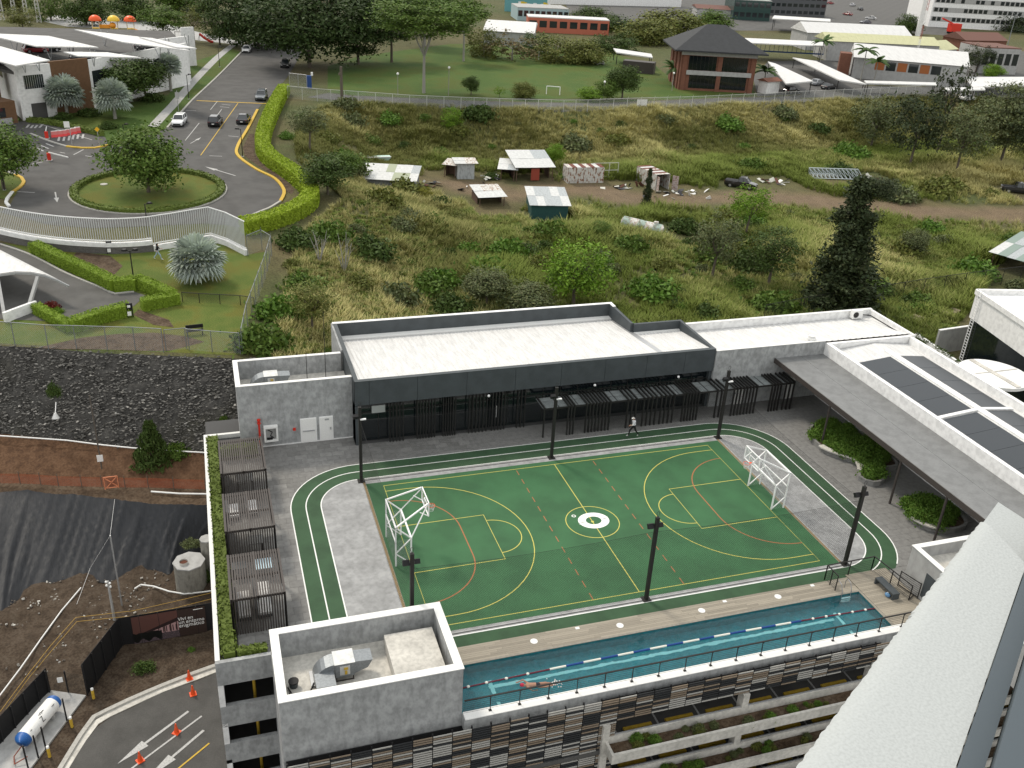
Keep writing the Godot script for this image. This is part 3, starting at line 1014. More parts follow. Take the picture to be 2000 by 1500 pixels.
func build_wings() -> void:
	# annex with the two white doors
	var t := thing("service_annex", "pale concrete service annex with two white doors left of the clubhouse", "building", V(-17.8,0,-17))
	var cw := m_("concrete_wall")
	wall_box(t, "front_wall", V(-21.85,-5,-14.95),V(-13.66,5.1,-14.7), cw)
	wall_box(t, "left_wall", V(-21.85,-5,-18.95),V(-21.6,5.1,-14.953), cw)
	wall_box(t, "back_wall", V(-21.85,-5,-19.2),V(-13.82,5.1,-18.953), cw)
	wall_box(t, "roof_slab", V(-21.6,3.3,-18.95),V(-13.66,3.6,-14.96), CL)
	var b := mb()
	b.span(V(-21.9,5.103,-19.22),V(-21.55,5.14,-14.68))
	b.span(V(-21.55,5.103,-19.22),V(-13.85,5.14,-18.92))
	b.span(V(-21.55,5.103,-14.98),V(-13.66,5.14,-14.68))
	part(t, "coping", b, CC)
	b = mb()
	b.span(V(-21.85,0.0,-14.697),V(-13.7,0.09,-14.66))
	part(t, "skirting", b, WH)
	for d in [[-17.5,-16.42], [-16.1,-15.2]]:
		b = mb()
		b.span(V(d[0] - 0.06,0,-14.697),V(d[1] + 0.06,2.05,-14.67))
		var fr := part(t, "door_frame", b, WM)
		b = mb()
		b.span(V(d[0], 0.02,-14.667),V(d[1], 2.0,-14.63))
		var dr := part(t, "door", b, WP)
		b = mb()
		if d[0] < -17:
			b.span(V(d[0] + 0.1,1.0,-14.62),V(d[1] - 0.1,1.06,-14.54))
		else:
			b.span(V(d[1] - 0.2,0.95,-14.62),V(d[1] - 0.1,1.15,-14.56))
			b.span(V(d[0] + 0.35,1.75,-14.627),V(d[0] + 0.65,1.88,-14.61))
		part(dr, "door_handle", b, GM)
	b = mb()
	b.span(V(-18.1,1.15,-14.69),V(-17.9,1.35,-14.58))
	part(t, "alarm_box", b, m_("red"))
	# hose cabinet
	var h := thing("hose_cabinet", "white framed glazed hose cabinet on the annex wall", "cabinet", V(-19.7,0.9,-14.6))
	b = mb()
	b.span(V(-20.2,0.55,-14.69),V(-19.2,0.68,-14.35))
	b.span(V(-20.2,1.65,-14.69),V(-19.2,1.8,-14.35))
	b.span(V(-20.2,0.68,-14.69),V(-20.07,1.65,-14.35))
	b.span(V(-19.33,0.68,-14.69),V(-19.2,1.65,-14.35))
	part(h, "case", b, WP)
	b = mb()
	b.span(V(-20.07,0.68,-14.68),V(-19.33,1.65,-14.6))
	part(h, "back_panel", b, CO)
	b = mb()
	b.path([V(-19.9,1.5,-14.5),V(-19.6,1.3,-14.48),V(-19.75,1.0,-14.5),V(-19.5,0.8,-14.5)], 0.03,0.03)
	b.span(V(-20.0,0.7,-14.58),V(-19.6,0.82,-14.42))
	part(h, "hose", b, BK)
	# red standpipe
	h = thing("standpipe", "red fire standpipe at the annex wall beside the pergola", "pipe", V(-20.5,0,-14.4))
	b = mb()
	b.tube(V(-20.5,0,-14.45),V(-20.5,2.35,-14.45),0.07,0.07)
	part(h, "pipe", b, m_("red"))
	b = mb()
	for y in [2.1,2.35,0.6]:
		b.tube(V(-20.5, y, -14.45),V(-20.5, y + 0.12,-14.45),0.13,0.13)
	b.tube(V(-20.5,0.95,-14.45),V(-20.5,0.95,-14.2),0.06,0.06)
	part(h, "valve", b, m_("red"))
	fan_unit(V(-19.3,3.6,-17.2),0.0, "galvanised duct fan on the annex roof behind the white doors")
	for x in [-16.6,-15.2]:
		h = thing("mast", "thin dark antenna mast on the annex roof, %s" % ("shorter one near the fan" if x < -16 else "taller one beside the clubhouse wall"), "mast", V(x, 3.6,-17.6),0.0, "masts on the annex roof")
		b = mb()
		b.tube(V(x, 3.6,-17.6),V(x, 6.0 if x < -16 else 9.2,-17.6),0.03,0.02,6)
		b.box(V(x, 3.64,-17.6),V(0.25,0.08,0.25))
		part(h, "pole", b, DM)
	# right-hand wing with the long white roof
	t = thing("rear_wing", "white flat roofed rear wing right of the clubhouse", "building", V(25,0,-16))
	wall_box(t, "front_wall", V(15.86,0,-13.55),V(26.3,5.15,-13.3), cw)
	wall_box(t, "back_wall", V(15.86,-5,-19.2),V(35.2,5.15,-18.95), WH)
	wall_box(t, "right_wall", V(34.95,-5,-18.95),V(35.2,5.15,-12.9), WH)
	b = mb()
	corrugated(b, 15.86,34.95,-18.9,4.45,-13.55,5.0,0.6,0.03)
	part(t, "roof", b, RW)
	b = mb()
	b.span(V(15.86,5.153,-13.57),V(26.3,5.19,-13.28))
	b.span(V(15.86,5.153,-19.22),V(35.22,5.19,-18.92))
	part(t, "coping", b, CC)
	for q in [[18.1,19.0,2.1], [23.1,24.0,2.1]]:
		b = mb()
		b.span(V(q[0], 0,-13.297),V(q[1], q[2], -13.25))
		var d := part(t, "door", b, WP)
		b = mb()
		b.span(V(q[0] + 0.08,1.0,-13.247),V(q[0] + 0.16,1.15,-13.2))
		part(d, "door_handle", b, DM)
	t = thing("roof_vent", "white mushroom vent on the rear wing roof", "vent", V(25.22,4.9,-13.9))
	b = mb()
	var o := t.position
	b.tube(o, o + V(0,0.3,0),0.25,0.25,12)
	b.tube(o + V(0,0.3,0), o + V(0,0.42,0),0.42,0.42,14)
	b.tube(o + V(0,0.42,0), o + V(0,0.6,0),0.36,0.25,14)
	part(t, "cowl", b, CC)
	t = thing("air_conditioner", "white split air conditioner at the back parapet of the rear wing roof", "air conditioner", V(33.2,4.55,-18.5))
	b = mb()
	b.span(V(32.7,4.62,-18.75),V(33.75,5.4,-18.3))
	part(t, "case", b, WP)
	b = mb()
	b.tube(V(33.0,5.0,-18.299),V(33.0,5.0,-18.27),0.28,0.28,14)
	part(t, "fan_grille", b, DM)
	b = mb()
	b.path([V(33.7,4.9,-18.5),V(34.3,5.0,-18.0),V(34.5,4.9,-16.5),V(34.6,4.85,-14.5),V(34.4,4.9,-14.0)], 0.05,0.05)
	part(t, "hose", b, BK)
	# side wing with the dark skylights
	t = thing("side_wing", "white side wing with rows of dark skylight panels in its roof", "building", V(30.5,0,0))
	wall_box(t, "inner_wall", V(26.3,0,-13.3),V(26.65,5.0,24), WH)
	wall_box(t, "outer_wall", V(34.6,-5,-12.85),V(34.95,5.0,24), WH)
	wall_box(t, "end_wall", V(26.65,3.6,-13.3),V(34.95,5.0,-13.0), WH)
	b = mb()
	# gable-shaped roof plates either side of a ridge
	b.quad(V(26.65,4.35,24),V(26.65,4.35,-12.9),V(31.0,4.75,-12.9),V(31.0,4.75,24))
	b.quad(V(31.0,4.75,24),V(31.0,4.75,-12.9),V(34.6,4.35,-12.9),V(34.6,4.35,24))
	part(t, "roof", b, RW)
	b = mb()
	b.span(V(30.7,4.68,-11.2),V(31.3,4.86,24))
	part(t, "ridge_cap", b, WH)
	var pm := mat("skylight", Color(0.035,0.042,0.05),0.35, {"t1": "fine", "s1": 0.3})
	var z := -10.2
	for i in 12:
		var z1 := z + 2.35
		b = mb()
		b.quad(V(27.5,4.46, z1),V(27.5,4.46, z),V(30.55,4.74, z),V(30.55,4.74, z1))
		b.quad(V(27.5,4.43, z1),V(27.5,4.46, z1),V(30.55,4.74, z1),V(30.55,4.7, z1))
		part(t, "skylight_panel", b, pm)
		b = mb()
		b.quad(V(31.45,4.74, z1),V(31.45,4.74, z),V(34.0,4.46, z),V(34.0,4.46, z1))
		b.quad(V(31.45,4.7, z1),V(31.45,4.74, z1),V(34.0,4.46, z1),V(34.0,4.43, z1))
		part(t, "skylight_panel", b, pm)
		z = z1 + (0.5 if i % 4 == 3 else 0.03)
		if i % 4 == 3:
			b = mb()
			b.bar(V(27.3,4.5, z - 0.25),V(30.7,4.82, z - 0.25),0.3,0.1)
			b.bar(V(31.3,4.82, z - 0.25),V(34.2,4.5, z - 0.25),0.3,0.1)
			part(t, "cross_rib", b, WH)
	# canopy over the walkway
	t = thing("walkway_canopy", "long grey flat walkway canopy on slim posts at the right of the deck", "canopy", V(24,0,0))
	for q in [[21.55,24.0], [24.02,26.28]]:
		b = mb()
		b.span(V(q[0], 3.72,-13.28),V(q[1], 3.98,22))
		part(t, "roof_panel", b, mat("canopy_grey", Color(0.20,0.205,0.205),0.5, {"t1": "fine", "s1": V(0.1,0.1,0.4), "t2": "blotch", "s2": 0.15}))
	b = mb()
	b.span(V(21.48,3.62,-13.28),V(21.547,4.03,22))
	part(t, "edge_trim", b, m_("brown_metal"))
	for zz in [-5.45,2.9,7.5,14]:
		b = mb()
		b.tube(V(21.65,0, zz),V(21.65,3.72, zz),0.085,0.085,10)
		part(t, "post", b, m_("brown_metal"))
	# curved planters under the canopy
	curved_planter("curved grey planter bench with bright shrubs under the upper end of the canopy", smooth([P(22.0,-7.6), P(21.3,-6.2), P(21.2,-4.5), P(21.9,-3.4), P(22.6,-2.5), P(22.2,-1.3), P(21.4,-0.3), P(21.9,0.6), P(23.0,0.4), P(23.8,-0.9), P(25.4,-1.2), P(25.8,-4.0), P(25.4,-7.0), P(23.6,-8.2)], 0.4, true),90)
	curved_planter("round grey planter bench with shrubs under the lower end of the canopy", smooth([P(22.1,3.9), P(21.7,5.2), P(22.2,6.4), P(23.6,7.0), P(25.0,6.6), P(25.4,5.0), P(24.4,3.7), P(23.0,3.3)], 0.4, true),50)
	# small white block at the pool corner
	t = thing("pump_house", "small white parapet block at the pool deck corner", "building", V(20,0,13))
	wall_box(t, "left_wall", V(16.5,0,10.75),V(16.75,2.85,24), CO)
	wall_box(t, "back_wall", V(16.753,0,10.75),V(26.3,2.85,11.0), CO)
	wall_box(t, "roof_slab", V(16.75,1.8,11.0),V(26.3,2.0,24), CL)
	b = mb()
	b.span(V(16.45,2.853,10.7),V(16.8,2.9,24))
	b.span(V(16.8,2.853,10.7),V(26.3,2.9,11.05))
	part(t, "coping", b, CC)
	wall_box(t, "shutter", V(16.46,0.3,12.35),V(16.497,2.0,13.5), CD)

func curved_planter(label: String, pts: PackedVector2Array, count: int) -> void:
	var c := Vector2.ZERO
	for p in pts:
		c += p / pts.size()
	var t := thing("curved_planter", label, "planter", V(c.x, 0, c.y),0.0, "planters under the canopy")
	var b := mb()
	strip(b, pts, 0.18,0.0,0.42,0.0, true)
	part(t, "rim", b, m_("paving_b"))
	b = mb()
	var inner := PackedVector2Array()
	for p in pts:
		inner.append(p + (c - p).normalized() * 0.09)
	b.prism(inner, 0.02,0.3, false)
	part(t, "soil", b, m_("soil"))
	b = mb()
	var bench := pts.slice(int(pts.size() * 0.12), int(pts.size() * 0.34))
	strip(b, bench, 0.5,0.36,0.46,0.0)
	part(t, "bench_top", b, CL)
	var lm := leaf_mat("leaf_shrub")
	var n := 0
	while n < count:
		var p := P(rr(21,26), rr(-8.5,7))
		if Geometry2D.is_point_in_polygon(p, inner) and sd_poly(p, inner) < -0.25:
			n += 1
			var s := rr(0.5,0.85)
			piece(t, "shrub", bush_mesh(n % 3), lm, Transform3D(Basis(Vector3.UP, rng.randf() * TAU).scaled(V(s, s * 1.1, s)),V(p.x, 0.3, p.y) - t.position))

func fan_unit(at: Vector3, turn: float, label: String) -> void:
	var t := thing("duct_fan", label, "fan unit", at, turn, "roof fans")
	var g := m_("galvanised")
	var b := mb()
	b.box(V(0,0.72,0),V(0.95,0.85,0.95))
	part(t, "fan_case", b, g, false)
	b = mb()
	b.box(V(0,1.155,0),V(1.02,0.02,1.02))
	b.box(V(0,0.72,0.49),V(0.5,0.55,0.03))
	part(t, "lid", b, m_("zinc_b"), false)
	b = mb()
	for i in 4:
		b.box(V(-0.42 if i % 2 else 0.42,0.15,-0.42 if i < 2 else 0.42),V(0.06,0.3,0.06))
	b.box(V(0,0.03,0.42),V(0.9,0.05,0.05))
	b.box(V(0,0.03,-0.42),V(0.9,0.05,0.05))
	part(t, "stand", b, m_("brown_metal"), false)
	# elbow duct turning down at the left, snout at the right
	b = mb()
	var prev := []
	for i in 8:
		var f := PI * 0.5 * i / 7.0
		var ring := []
		for q in [[0.35,-0.42], [0.35,0.42], [1.05,0.42], [1.05,-0.42]]:
			var p := V(-0.48 - sin(f) * q[0], 0.02 + cos(f) * q[0], q[1]) if true else Vector3.ZERO
			ring.append(p + V(0,0.05,0))
		if prev:
			for k in 4:
				var l := (k + 1) % 4
				b.quad(prev[k], prev[l], ring[l], ring[k])
		prev = ring
	part(t, "elbow_duct", b, g, false)
	b = mb()
	b.box(V(-1.2,0.06,0),V(0.95,0.12,1.05))
	part(t, "elbow_base", b, GM, false)
	b = mb()
	b.hexa([V(0.48,0.35,0.42),V(1.15,0.6,0.42),V(1.15,0.6,-0.42),V(0.48,0.35,-0.42),V(0.48,1.1,0.42),V(1.4,1.05,0.42),V(1.4,1.05,-0.42),V(0.48,1.1,-0.42)])
	part(t, "snout_duct", b, g, false)
	b = mb()
	b.box(V(0.05,0.85,0.53),V(0.2,0.12,0.05))
	b.box(V(0.05,0.6,0.53),V(0.12,0.2,0.05))
	part(t, "warning_label", b, YE, false)

# street front of the podium, court, pool
func build_front() -> void:
	var t := thing("stair_tower", "grey concrete stair tower with open parapet roof at the pool's near end", "building", V(-17.2,0,11.5))
	var cw := m_("concrete_wall")
	wall_box(t, "front_wall", V(-21.6,-12,13.7),V(-12.8,3.0,14.05), cw)
	wall_box(t, "left_wall", V(-21.6,-12,7.75),V(-21.25,0.3,9.0), cw)
	wall_box(t, "left_parapet", V(-21.6,-12,9.35),V(-21.25,3.0,13.7), cw)
	wall_box(t, "back_parapet", V(-21.6,-0.3,9.0),V(-12.8,3.0,9.35), cw)
	wall_box(t, "right_parapet", V(-13.15,-3,9.35),V(-12.8,3.0,13.7), cw)
	wall_box(t, "roof_slab", V(-21.25,1.2,9.35),V(-13.15,1.4,13.7), CL)
	var b := mb()
	b.span(V(-21.64,3.003,8.96),V(-12.76,3.05,9.39))
	b.span(V(-21.64,3.003,13.66),V(-12.76,3.05,14.09))
	b.span(V(-21.64,3.003,9.39),V(-21.21,3.05,13.66))
	b.span(V(-13.19,3.003,9.39),V(-12.76,3.05,13.66))
	part(t, "coping", b, CC)
	wall_box(t, "roof_block", V(-15.95,1.4,9.9),V(-13.4,2.25,13.25), CL)
	fan_unit(V(-18.25,1.4,11.3),0.0, "large galvanised duct fan on the stair tower roof")
	# second duct in front
	var d := thing("roof_duct", "boxy galvanised duct beside the black hoses on the stair tower roof", "duct", V(-19.25,1.4,12.6))
	b = mb()
	b.span(V(-19.75,1.75,11.7),V(-18.8,2.15,12.7))
	part(d, "duct", b, m_("galvanised"))
	b = mb()
	b.hexa([V(-19.7,1.4,13.4),V(-18.85,1.4,13.4),V(-18.85,1.4,12.75),V(-19.7,1.4,12.75),V(-19.75,1.75,13.45),V(-18.8,1.75,13.45),V(-18.8,2.15,12.72),V(-19.75,2.15,12.72)])
	part(d, "outlet", b, m_("zinc_b"))
	b = mb()
	for p in [[-19.7,11.75], [-18.85,11.75], [-19.7,12.6], [-18.85,12.6]]:
		b.span(V(p[0] - 0.03,1.4, p[1] - 0.03),V(p[0] + 0.03,1.75, p[1] + 0.03))
	part(d, "stand", b, GM)
	d = thing("hose", "black hose looped across the stair tower roof", "hose", V(-20.3,1.4,12.3))
	b = mb()
	b.path([V(-21.0,1.5,12.0),V(-20.9,1.44,12.7),V(-20.4,1.44,13.0),V(-19.9,1.44,12.7),V(-20.0,1.44,12.1),V(-19.8,1.7,11.8)], 0.035,0.035)
	b.path([V(-21.05,1.5,11.6),V(-20.8,1.44,12.3),V(-20.2,1.44,12.35),V(-19.8,1.8,12.0)], 0.035,0.035)
	part(d, "hose_run", b, BK)
	d = thing("bucket", "dark grey bucket on the stair tower roof", "bucket", V(-20.75,1.4,11.5))
	b = mb()
	b.tube(V(-20.75,1.4,11.5),V(-20.75,1.75,11.5),0.2,0.24,12)
	part(d, "pail", b, CD)
	b = mb()
	b.tube(V(-20.75,1.72,11.5),V(-20.75,1.78,11.5),0.26,0.26,12)
	part(d, "rim", b, BK)

	# facade under the pool: coping ledge, louvre screen, garage floors with planters
	t = thing("garage_facade", "garage front below the pool with slatted screen and planted ledges", "facade", V(4,-4,15))
	b = mb()
	b.span(V(-12.797,-0.75,14.05),V(30,0.03,14.5))
	part(t, "pool_ledge", b, m_("concrete_wall"))
	b = mb()
	b.span(V(-12.75,0.033,14.03),V(30,0.08,14.55))
	part(t, "ledge_cap", b, CC)
	for lv in 4:
		var y := -3.55 - 2.8 * lv
		b = mb()
		b.span(V(-12.8, y - 0.45,2),V(30, y - 0.2,15.0))
		part(t, "garage_floor", b, m_("asphalt_old"))
		if lv == 0:
			b = mb()
			b.span(V(-12.8,-0.75,2),V(30,-0.6,10.5))
			b.span(V(-12.8,-1.6,10.5),V(30,-1.45,14.0))
			part(t, "garage_ceiling", b, CO)
		b = mb()
		b.span(V(-5.0, y - 0.2,14.85),V(30, y + 0.7,15.0))
		part(t, "kerb_wall", b, CL)
		b = mb()
		b.span(V(-5.0, y + 0.72,14.88),V(30, y + 0.78,14.94))
		part(t, "guard_pipe", b, GM)
		b = mb()
		b.span(V(-5.1, y - 0.15,15.9),V(30, y + 0.5,16.05))
		b.span(V(-5.1, y - 0.15,15.0),V(-4.95, y + 0.5,15.9))
		b.span(V(-4.95, y - 0.15,15.0),V(30, y - 0.05,15.9))
		part(t, "planter_trough", b, CL)
		b = mb()
		b.span(V(-4.93, y - 0.05,15.02),V(30, y + 0.2,15.88))
		part(t, "planter_soil", b, m_("soil"))
		for i in 14:
			var x := -4.0 + i * 2.55
			b = mb()
			b.span(V(x, y - 0.197,9.5),V(x + 0.11, y - 0.19,14.6))
			part(t, "bay_line", b, m_("road_white"))
			b = mb()
			b.span(V(x + 0.5, y - 0.2,13.9),V(x + 2.2, y - 0.08,14.1))
			part(t, "wheel_stop", b, YE)
	for x in [-5.1,3.35,11.8,20.2]:
		b = mb()
		b.span(V(x - 0.2,-13,14.5),V(x + 0.2,-1.9,15.0 + (0.1 if x < 0 else 0.01)))
		part(t, "column", b, CL)
	b = mb()
	b.span(V(-12.8,-14,1.8),V(30,-0.6,2.0))
	b.span(V(-12.8,-14,13.0),V(-5.2,-1.7,13.2))
	part(t, "garage_back_wall", b, m_("concrete_wall"))
	# louvre screen: posts and slats of three tones
	var tones := [mat("slat_white", Color(0.42,0.41,0.38),0.7, {"t1": "fine", "s1": 0.5}), mat("slat_tan", Color(0.24,0.19,0.14),0.7, {"t1": "fine", "s1": 0.5}), mat("slat_dark", Color(0.03,0.032,0.034),0.6)]
	var slat := mb()
	slat.box(Vector3.ZERO, V(0.95,0.075,0.035))
	var sm := slat.mesh()
	var count := 0
	var rest := [mb(), mb(), mb()]
	var x := -21.5
	var bay := 0
	while x < 12.0:
		var low := -1.8 if x > -5.3 else -7.0
		var top := -0.2
		b = mb()
		b.span(V(x - 0.035, low - 0.05,14.82),V(x + 0.035, top + 0.12,14.9))
		part(t, "screen_post", b, BK)
		var y := top
		var mode := rng.randi() % 3
		var left := 0
		while y > low:
			if left == 0:
				mode = [0,1,0,1,0,1,0,2][rng.randi() % 8]
				left = rng.randi_range(2,4)
			left -= 1
			var tone := 2
			if mode < 2:
				tone = [0,0,1,2][rng.randi() % 4] if mode == 0 else [1,1,2,0][rng.randi() % 4]
			var xf := X(V(x + 0.5, y - 0.05,14.93) - t.position)
			if not (mode == 3 and rng.randf() < 0.5):
				if count < 300 and (tone < 2 or rng.randf() < 0.2):
					piece(t, "slat", sm, tones[tone], xf)
					count += 1
				else:
					rest[tone].box(V(x + 0.5, y - 0.05,14.93),V(0.95,0.075,0.035))
			y -= 0.15
		x += 1.0
	for i in 3:
		if rest[i].v.size():
			part(t, "slat_rows", rest[i], tones[i]).set_meta("kind", "stuff")
	b = mb()
	b.span(V(-21.5,-9.5,14.1),V(-5.4,-0.75,14.15))
	b.span(V(-5.4,-1.85,14.74),V(12,-0.3,14.76))
	part(t, "screen_backing", b, BK)
	# plants in the ledges
	var lm := [leaf_mat("leaf_shrub"), leaf_mat("leaf_olive"), leaf_mat("leaf_grey")]
	for lv in 3:
		for i in 26:
			var px := -4.6 + rng.randf() * 19.0
			if rng.randf() < 0.3:
				px = -4.6 + rng.randf() * 6
			var s := rr(0.18,0.42)
			var at := V(px, -3.35 - 2.8 * lv, 15.15 + rng.randf() * 0.55)
			var pl := thing("ledge_plant", "low green plant growing in the garage planter ledges", "plant", at, rng.randf() * TAU, "plants in the garage ledges")
			piece(pl, "foliage", bush_mesh(i % 3), lm[i % 3], Transform3D(Basis().scaled(V(s, s * rr(0.8,1.5), s)),Vector3.ZERO))
	car("parked_car", "dark red car parked in the garage under the planter ledge", {"body": Color(0.09,0.012,0.016)}, V(-2.6,-6.55,12.4), PI, "hatch")

func build_court() -> void:
	# sheets: concrete surround, running track, green court
	var b := mb()
	drape(b, stadium(2.97),0.004,4.0,0.0)
	setting("court_surround", b, mat("surround", Color(0.35,0.355,0.355),0.75, {"t1": "cloudy", "s1": 0.12, "t2": "blotch", "s2": 0.31}))
	var ring_out := stadium(4.95)
	var ring_in := stadium(2.97)
	b = mb()
	for i in ring_out.size():
		var j := (i + 1) % ring_out.size()
		var f := func(p: Vector2) -> Vector3: return V(p.x, 0.012, minf(p.y, 9.4))
		b.quad(f.call(ring_in[i]), f.call(ring_out[i]), f.call(ring_out[j]), f.call(ring_in[j]))
	var trk := setting("running_track", b, mat("track_green", Color(0.040,0.095,0.044),0.75, {"t1": "fine", "s1": 0.6, "t2": "cloudy", "s2": 0.12}))
	for r in [2.97,3.96,4.95]:
		var pts := PackedVector2Array()
		var s := stadium(r)
		# open the line where the pool deck covers it
		var start := 0
		for i in s.size():
			if s[i].y <= 9.36 and s[(i - 1 + s.size()) % s.size()].y > 9.36:
				start = i
		for i in s.size():
			var p := s[(start + i) % s.size()]
			if p.y <= 9.36 or r < 3:
				pts.append(p)
		line(trk, "lane_line", pts, 0.075,0.017, mat("line_white", Color(0.74,0.75,0.73),0.6),0.0, r < 3)
	b = mb()
	b.prism(pack([P(-13.85,-8.0), P(13.85,-8.0), P(13.85,8.0), P(-13.85,8.0)]),0.0,0.012, false)
	var court := setting("sports_court", b, mat("court_green", Color(0.040,0.135,0.054),0.7, {"t1": "fine", "s1": 0.4, "t2": "cloudy", "s2": 0.06}))
	for x in [-13.95,13.95]:
		line(court, "edge_strip", pack([P(x, -8.3), P(x, 8.3)]),0.16,0.016, mat("edge_tan", Color(0.26,0.19,0.10),0.8, {"t1": "blotch", "s1": 0.8}),0.0)
	var b2 := mb()
	b2.span(V(-14.0,0.005,-8.52),V(14.0,0.011,-8.43))
	b2.span(V(-12.6,0.005,8.25),V(14.0,0.011,8.33))
	part(court, "drain_channel", b2, m_("joint"))
	var Y := mat("court_yellow", Color(0.58,0.52,0.12),0.6, {"t1": "fine", "s1": 0.8})
	var Rd := mat("court_red", Color(0.36,0.135,0.055),0.6, {"t1": "fine", "s1": 0.8})
	var w := 0.055
	line(court, "boundary_line", pack([P(-12.7,-7.5), P(12.7,-7.5), P(12.7,7.5), P(-12.7,7.5)]), w, 0.016, Y, 0.0, true)
	line(court, "centre_line", pack([P(0,-7.5), P(0,7.5)]), w, 0.0162, Y, 0.0)
	line(court, "centre_circle", circle(Vector2.ZERO, 1.8,48), w, 0.0164, Y, 0.0, true)
	for s in [-1.0,1.0]:
		line(court, "key_line", pack([P(12.7 * s, -2.47), P(6.9 * s, -2.47), P(6.9 * s, 2.47), P(12.7 * s, 2.47)]), w, 0.0166, Y, 0.0)
		var arc := circle(P(6.9 * s, 0),1.8,24, PI * 0.5 if s > 0 else -PI * 0.5, PI * 1.5 if s > 0 else PI * 0.5)
		line(court, "free_throw_arc", arc, w, 0.0168, Y, 0.0)
		var three := PackedVector2Array([P(12.7 * s, 6.78)])
		for i in 33:
			var f := PI * 0.5 - PI * i / 32.0
			three.append(P((11.13 - cos(f) * 6.62) * s, sin(f) * 6.78))
		three.append(P(12.7 * s, -6.78))
		line(court, "three_point_line", three, w, 0.017, Y, 0.0)
		var area := PackedVector2Array()
		for i in 17:
			var f := PI * 0.5 * i / 16.0
			area.append(P((12.7 - sin(f) * 3.95) * s, -1.55 - cos(f) * 3.95))
		for i in 17:
			var f := PI * 0.5 * (1.0 - i / 16.0)
			area.append(P((12.7 - sin(f) * 3.95) * s, 1.55 + cos(f) * 3.95))
		line(court, "goal_area_line", area, 0.075,0.0172, Rd, 0.0)
		for i in 13:
			var z := -7.3 + i * 1.18
			line(court, "dash", pack([P(3.0 * s, z), P(3.0 * s, minf(z + 0.62,7.45))]),0.06,0.0174, Rd, 0.0)
	# centre emblem: two hooked half rings, a small ring beside it
	var Wp := mat("emblem_white", Color(0.78,0.78,0.76),0.6)
	var c := P(0.13,-0.12)
	for k in 2:
		b = mb()
		var a0 := PI * k - 0.15
		for i in 18:
			var f := a0 + (PI - 0.1) * i / 18.0
			var g := a0 + (PI - 0.1) * (i + 1) / 18.0
			var p := [0.5,1.0]
			var q := func(an: float, r: float) -> Vector3: return V(c.x + cos(an) * r * 1.08,0.0178, c.y + sin(an) * r * 0.9)
			b.quad(q.call(f, p[0]), q.call(f, p[1]), q.call(g, p[1]), q.call(g, p[0]))
		var e := a0 + PI - 0.1
		b.tri(V(c.x + cos(e) * 1.16,0.0178, c.y + sin(e) * 1.0),V(c.x + cos(e + 0.34) * 0.82,0.0178, c.y + sin(e + 0.34) * 0.72),V(c.x + cos(e) * 0.5,0.0178, c.y + sin(e) * 0.42))
		part(court, "emblem_half", b, Wp)
	line(court, "emblem_ring", circle(P(-1.0,-0.92),0.12,14),0.06,0.0178, Wp, 0.0, true)
	b = mb()
	b.prism(circle(P(0,0),0.1,14),0.0179,0.0181, false)
	part(court, "centre_spot", b, Y)

	goal_frame(V(-12.7,0,0),0.0, "white futsal goal with basketball backboard at the court's left end")
	goal_frame(V(12.8,0,0), PI, "white futsal goal with basketball backboard at the court's right end")
	# net poles with lamps
	var spots := [[-14.1,-8.45, "tall black net pole at the court corner by the annex"], [0.1,-8.45, "tall black net pole halfway along the clubhouse side of the court"], [14.1,-8.4, "tall black net pole at the court corner by the entrance arbour"], [-14.1,8.2, "tall black net pole at the court corner behind the stair tower"], [0.1,8.22, "tall black net pole halfway along the pool side of the court"], [14.1,8.2, "tall black net pole at the court corner near the pool ladder"]]
	for s in spots:
		var t := thing("net_pole", s[2], "pole", V(s[0], 0, s[1]),0.0, "poles round the court")
		b = mb()
		b.box(V(0,2.95,0),V(0.2,5.9,0.2))
		part(t, "shaft", b, DM, false)
		b = mb()
		b.box(V(0,0.03,0),V(0.5,0.05,0.5))
		part(t, "base_plate", b, DM, false)
		b = mb()
		var sg := 1.0 if s[1] < 0 else -1.0
		b.box(V(-0.3,5.25,0.12 * sg),V(0.36,0.3,0.22), Basis(Vector3.RIGHT, 0.5 * sg))
		if s[1] > 0:
			b.box(V(0.3,5.25,0.12 * sg),V(0.3,0.26,0.2), Basis(Vector3.RIGHT, 0.5 * sg))
		part(t, "flood_lamp", b, BK, false)
		b = mb()
		b.path([V(0.02,5.9,0),V(0.1,6.2,0),V(0.0,6.3,0),V(-0.1,6.2,0),V(-0.02,5.9,0)], 0.015,0.015,4)
		part(t, "eye_ring", b, DM, false)
		if s[1] < 0:
			b = mb()
			b.box(V(0.2,5.0,0.12),V(0.4,0.08,0.12))
			part(t, "bracket", b, WM, false)
	# nets on four sides
	for q in [[-14.1,-8.45,-14.1,8.2, "dark ball net hung across the court's left end"], [14.1,-8.4,14.1,8.2, "dark ball net hung across the court's right end"], [-14.1,-8.45,14.1,-8.4, "dark ball net along the clubhouse side of the court"], [-14.1,8.2,14.1,8.2, "dark ball net along the pool side of the court"]]:
		var t := thing("ball_net", q[4], "net", V((q[0] + q[2]) * 0.5,0,(q[1] + q[3]) * 0.5),0.0, "nets round the court")
		b = mb()
		var cab := mb()
		var n := 16
		var prev := Vector3.ZERO
		for i in n + 1:
			var f := float(i) / n
			var half := fposmod(f * 2.0,1.0) if absf(q[2] - q[0]) > 1.0 else f
			var sag := 4.0 * half * (1.0 - half) * 0.22
			var p := V(lerpf(q[0], q[2], f),4.9 - sag, lerpf(q[1], q[3], f))
			if i:
				var l := (p - prev).length()
				b.quad(V(prev.x, 0.05, prev.z), prev, p, V(p.x, 0.05, p.z),4.9 * 8.0, l * 8.0)
				cab.tube(prev, p, 0.009,0.009,4)
			prev = p
		part(t, "mesh", b, m_("net"))
